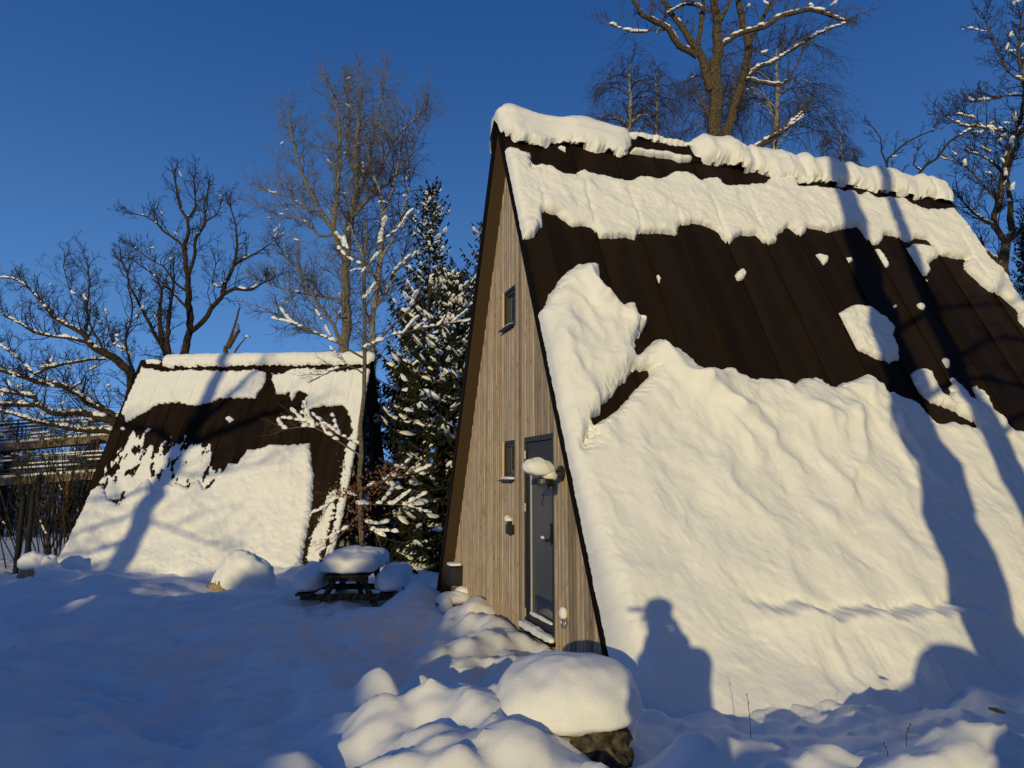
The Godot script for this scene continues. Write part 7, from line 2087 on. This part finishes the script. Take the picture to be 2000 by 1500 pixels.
func figure(g: Geo, bones: Array, cell: float, k: float) -> void:
	var lo := Vector3.ONE * 1e9
	var hi := -lo
	for b in bones:
		var r: float = maxf(b[2], b[3]) * 1.6 + cell * 2
		lo = lo.min(b[0] - Vector3.ONE * r).min(b[1] - Vector3.ONE * r)
		hi = hi.max(b[0] + Vector3.ONE * r).max(b[1] + Vector3.ONE * r)
	var nx := int((hi.x - lo.x) / cell) + 2
	var ny := int((hi.y - lo.y) / cell) + 2
	var nk := int((hi.z - lo.z) / cell) + 2
	var f := PackedFloat32Array()
	f.resize(nx * ny * nk)
	f.fill(1.0)
	for b in bones:  # each bone only touches its own neighbourhood
		var r: float = maxf(b[2], b[3]) * 1.6 + k * 2.0 + cell * 2.0
		var l2: Vector3 = ((b[0] as Vector3).min(b[1]) - Vector3.ONE * r - lo) / cell
		var h2: Vector3 = ((b[0] as Vector3).max(b[1]) + Vector3.ONE * r - lo) / cell
		for z in range(maxi(0, int(l2.z)), mini(nk, int(h2.z) + 1)):
			for y in range(maxi(0, int(l2.y)), mini(ny, int(h2.y) + 1)):
				for x in range(maxi(0, int(l2.x)), mini(nx, int(h2.x) + 1)):
					var d := capsule_d(lo + Vector3(x, y, z) * cell, b)
					var id := (z * ny + y) * nx + x
					var e := f[id]
					var hh := maxf(k - absf(e - d), 0.0) / k
					f[id] = minf(e, d) - hh * hh * k * 0.25
	var at := {}
	var first := g.v.size()
	var from := g.i.size()
	var step := [1, nx, nx * ny]
	for z in nk - 1:
		for y in ny - 1:
			for x in nx - 1:
				var id := (z * ny + y) * nx + x
				var s := 0
				for c in 8:
					if f[id + (c & 1) + ((c >> 1) & 1) * nx + ((c >> 2) & 1) * nx * ny] < 0.0: s += 1
				if s == 0 or s == 8: continue
				var sum := Vector3.ZERO
				var cnt := 0
				for e in [[0, 1], [0, 2], [0, 4], [1, 3], [1, 5], [2, 3], [2, 6], [4, 5], [4, 6], [3, 7], [5, 7], [6, 7]]:
					var va := f[id + (e[0] & 1) + ((e[0] >> 1) & 1) * nx + ((e[0] >> 2) & 1) * nx * ny]
					var vb := f[id + (e[1] & 1) + ((e[1] >> 1) & 1) * nx + ((e[1] >> 2) & 1) * nx * ny]
					if (va < 0.0) != (vb < 0.0):
						var t := va / (va - vb)
						var pa := Vector3(e[0] & 1, (e[0] >> 1) & 1, (e[0] >> 2) & 1)
						var pb := Vector3(e[1] & 1, (e[1] >> 1) & 1, (e[1] >> 2) & 1)
						sum += pa.lerp(pb, t)
						cnt += 1
				at[id] = g.v.size()
				g.v.append(lo + (Vector3(x, y, z) + sum / cnt) * cell)
				g.n.append(Vector3.ZERO)
	for id in at:
		for ax in 3:
			var o: int = step[ax]
			if (f[id] < 0.0) == (f[id + o] < 0.0): continue
			var u: int = step[(ax + 1) % 3]
			var w: int = step[(ax + 2) % 3]
			if not (at.has(id - u) and at.has(id - w) and at.has(id - u - w)): continue
			var a: int = at[id]
			var b: int = at[id - u]
			var c: int = at[id - u - w]
			var d: int = at[id - w]
			if f[id] < 0.0:
				g.i.append(a); g.i.append(c); g.i.append(b)
				g.i.append(a); g.i.append(d); g.i.append(c)
			else:
				g.i.append(a); g.i.append(b); g.i.append(c)
				g.i.append(a); g.i.append(c); g.i.append(d)
	g.smooth(from, first)
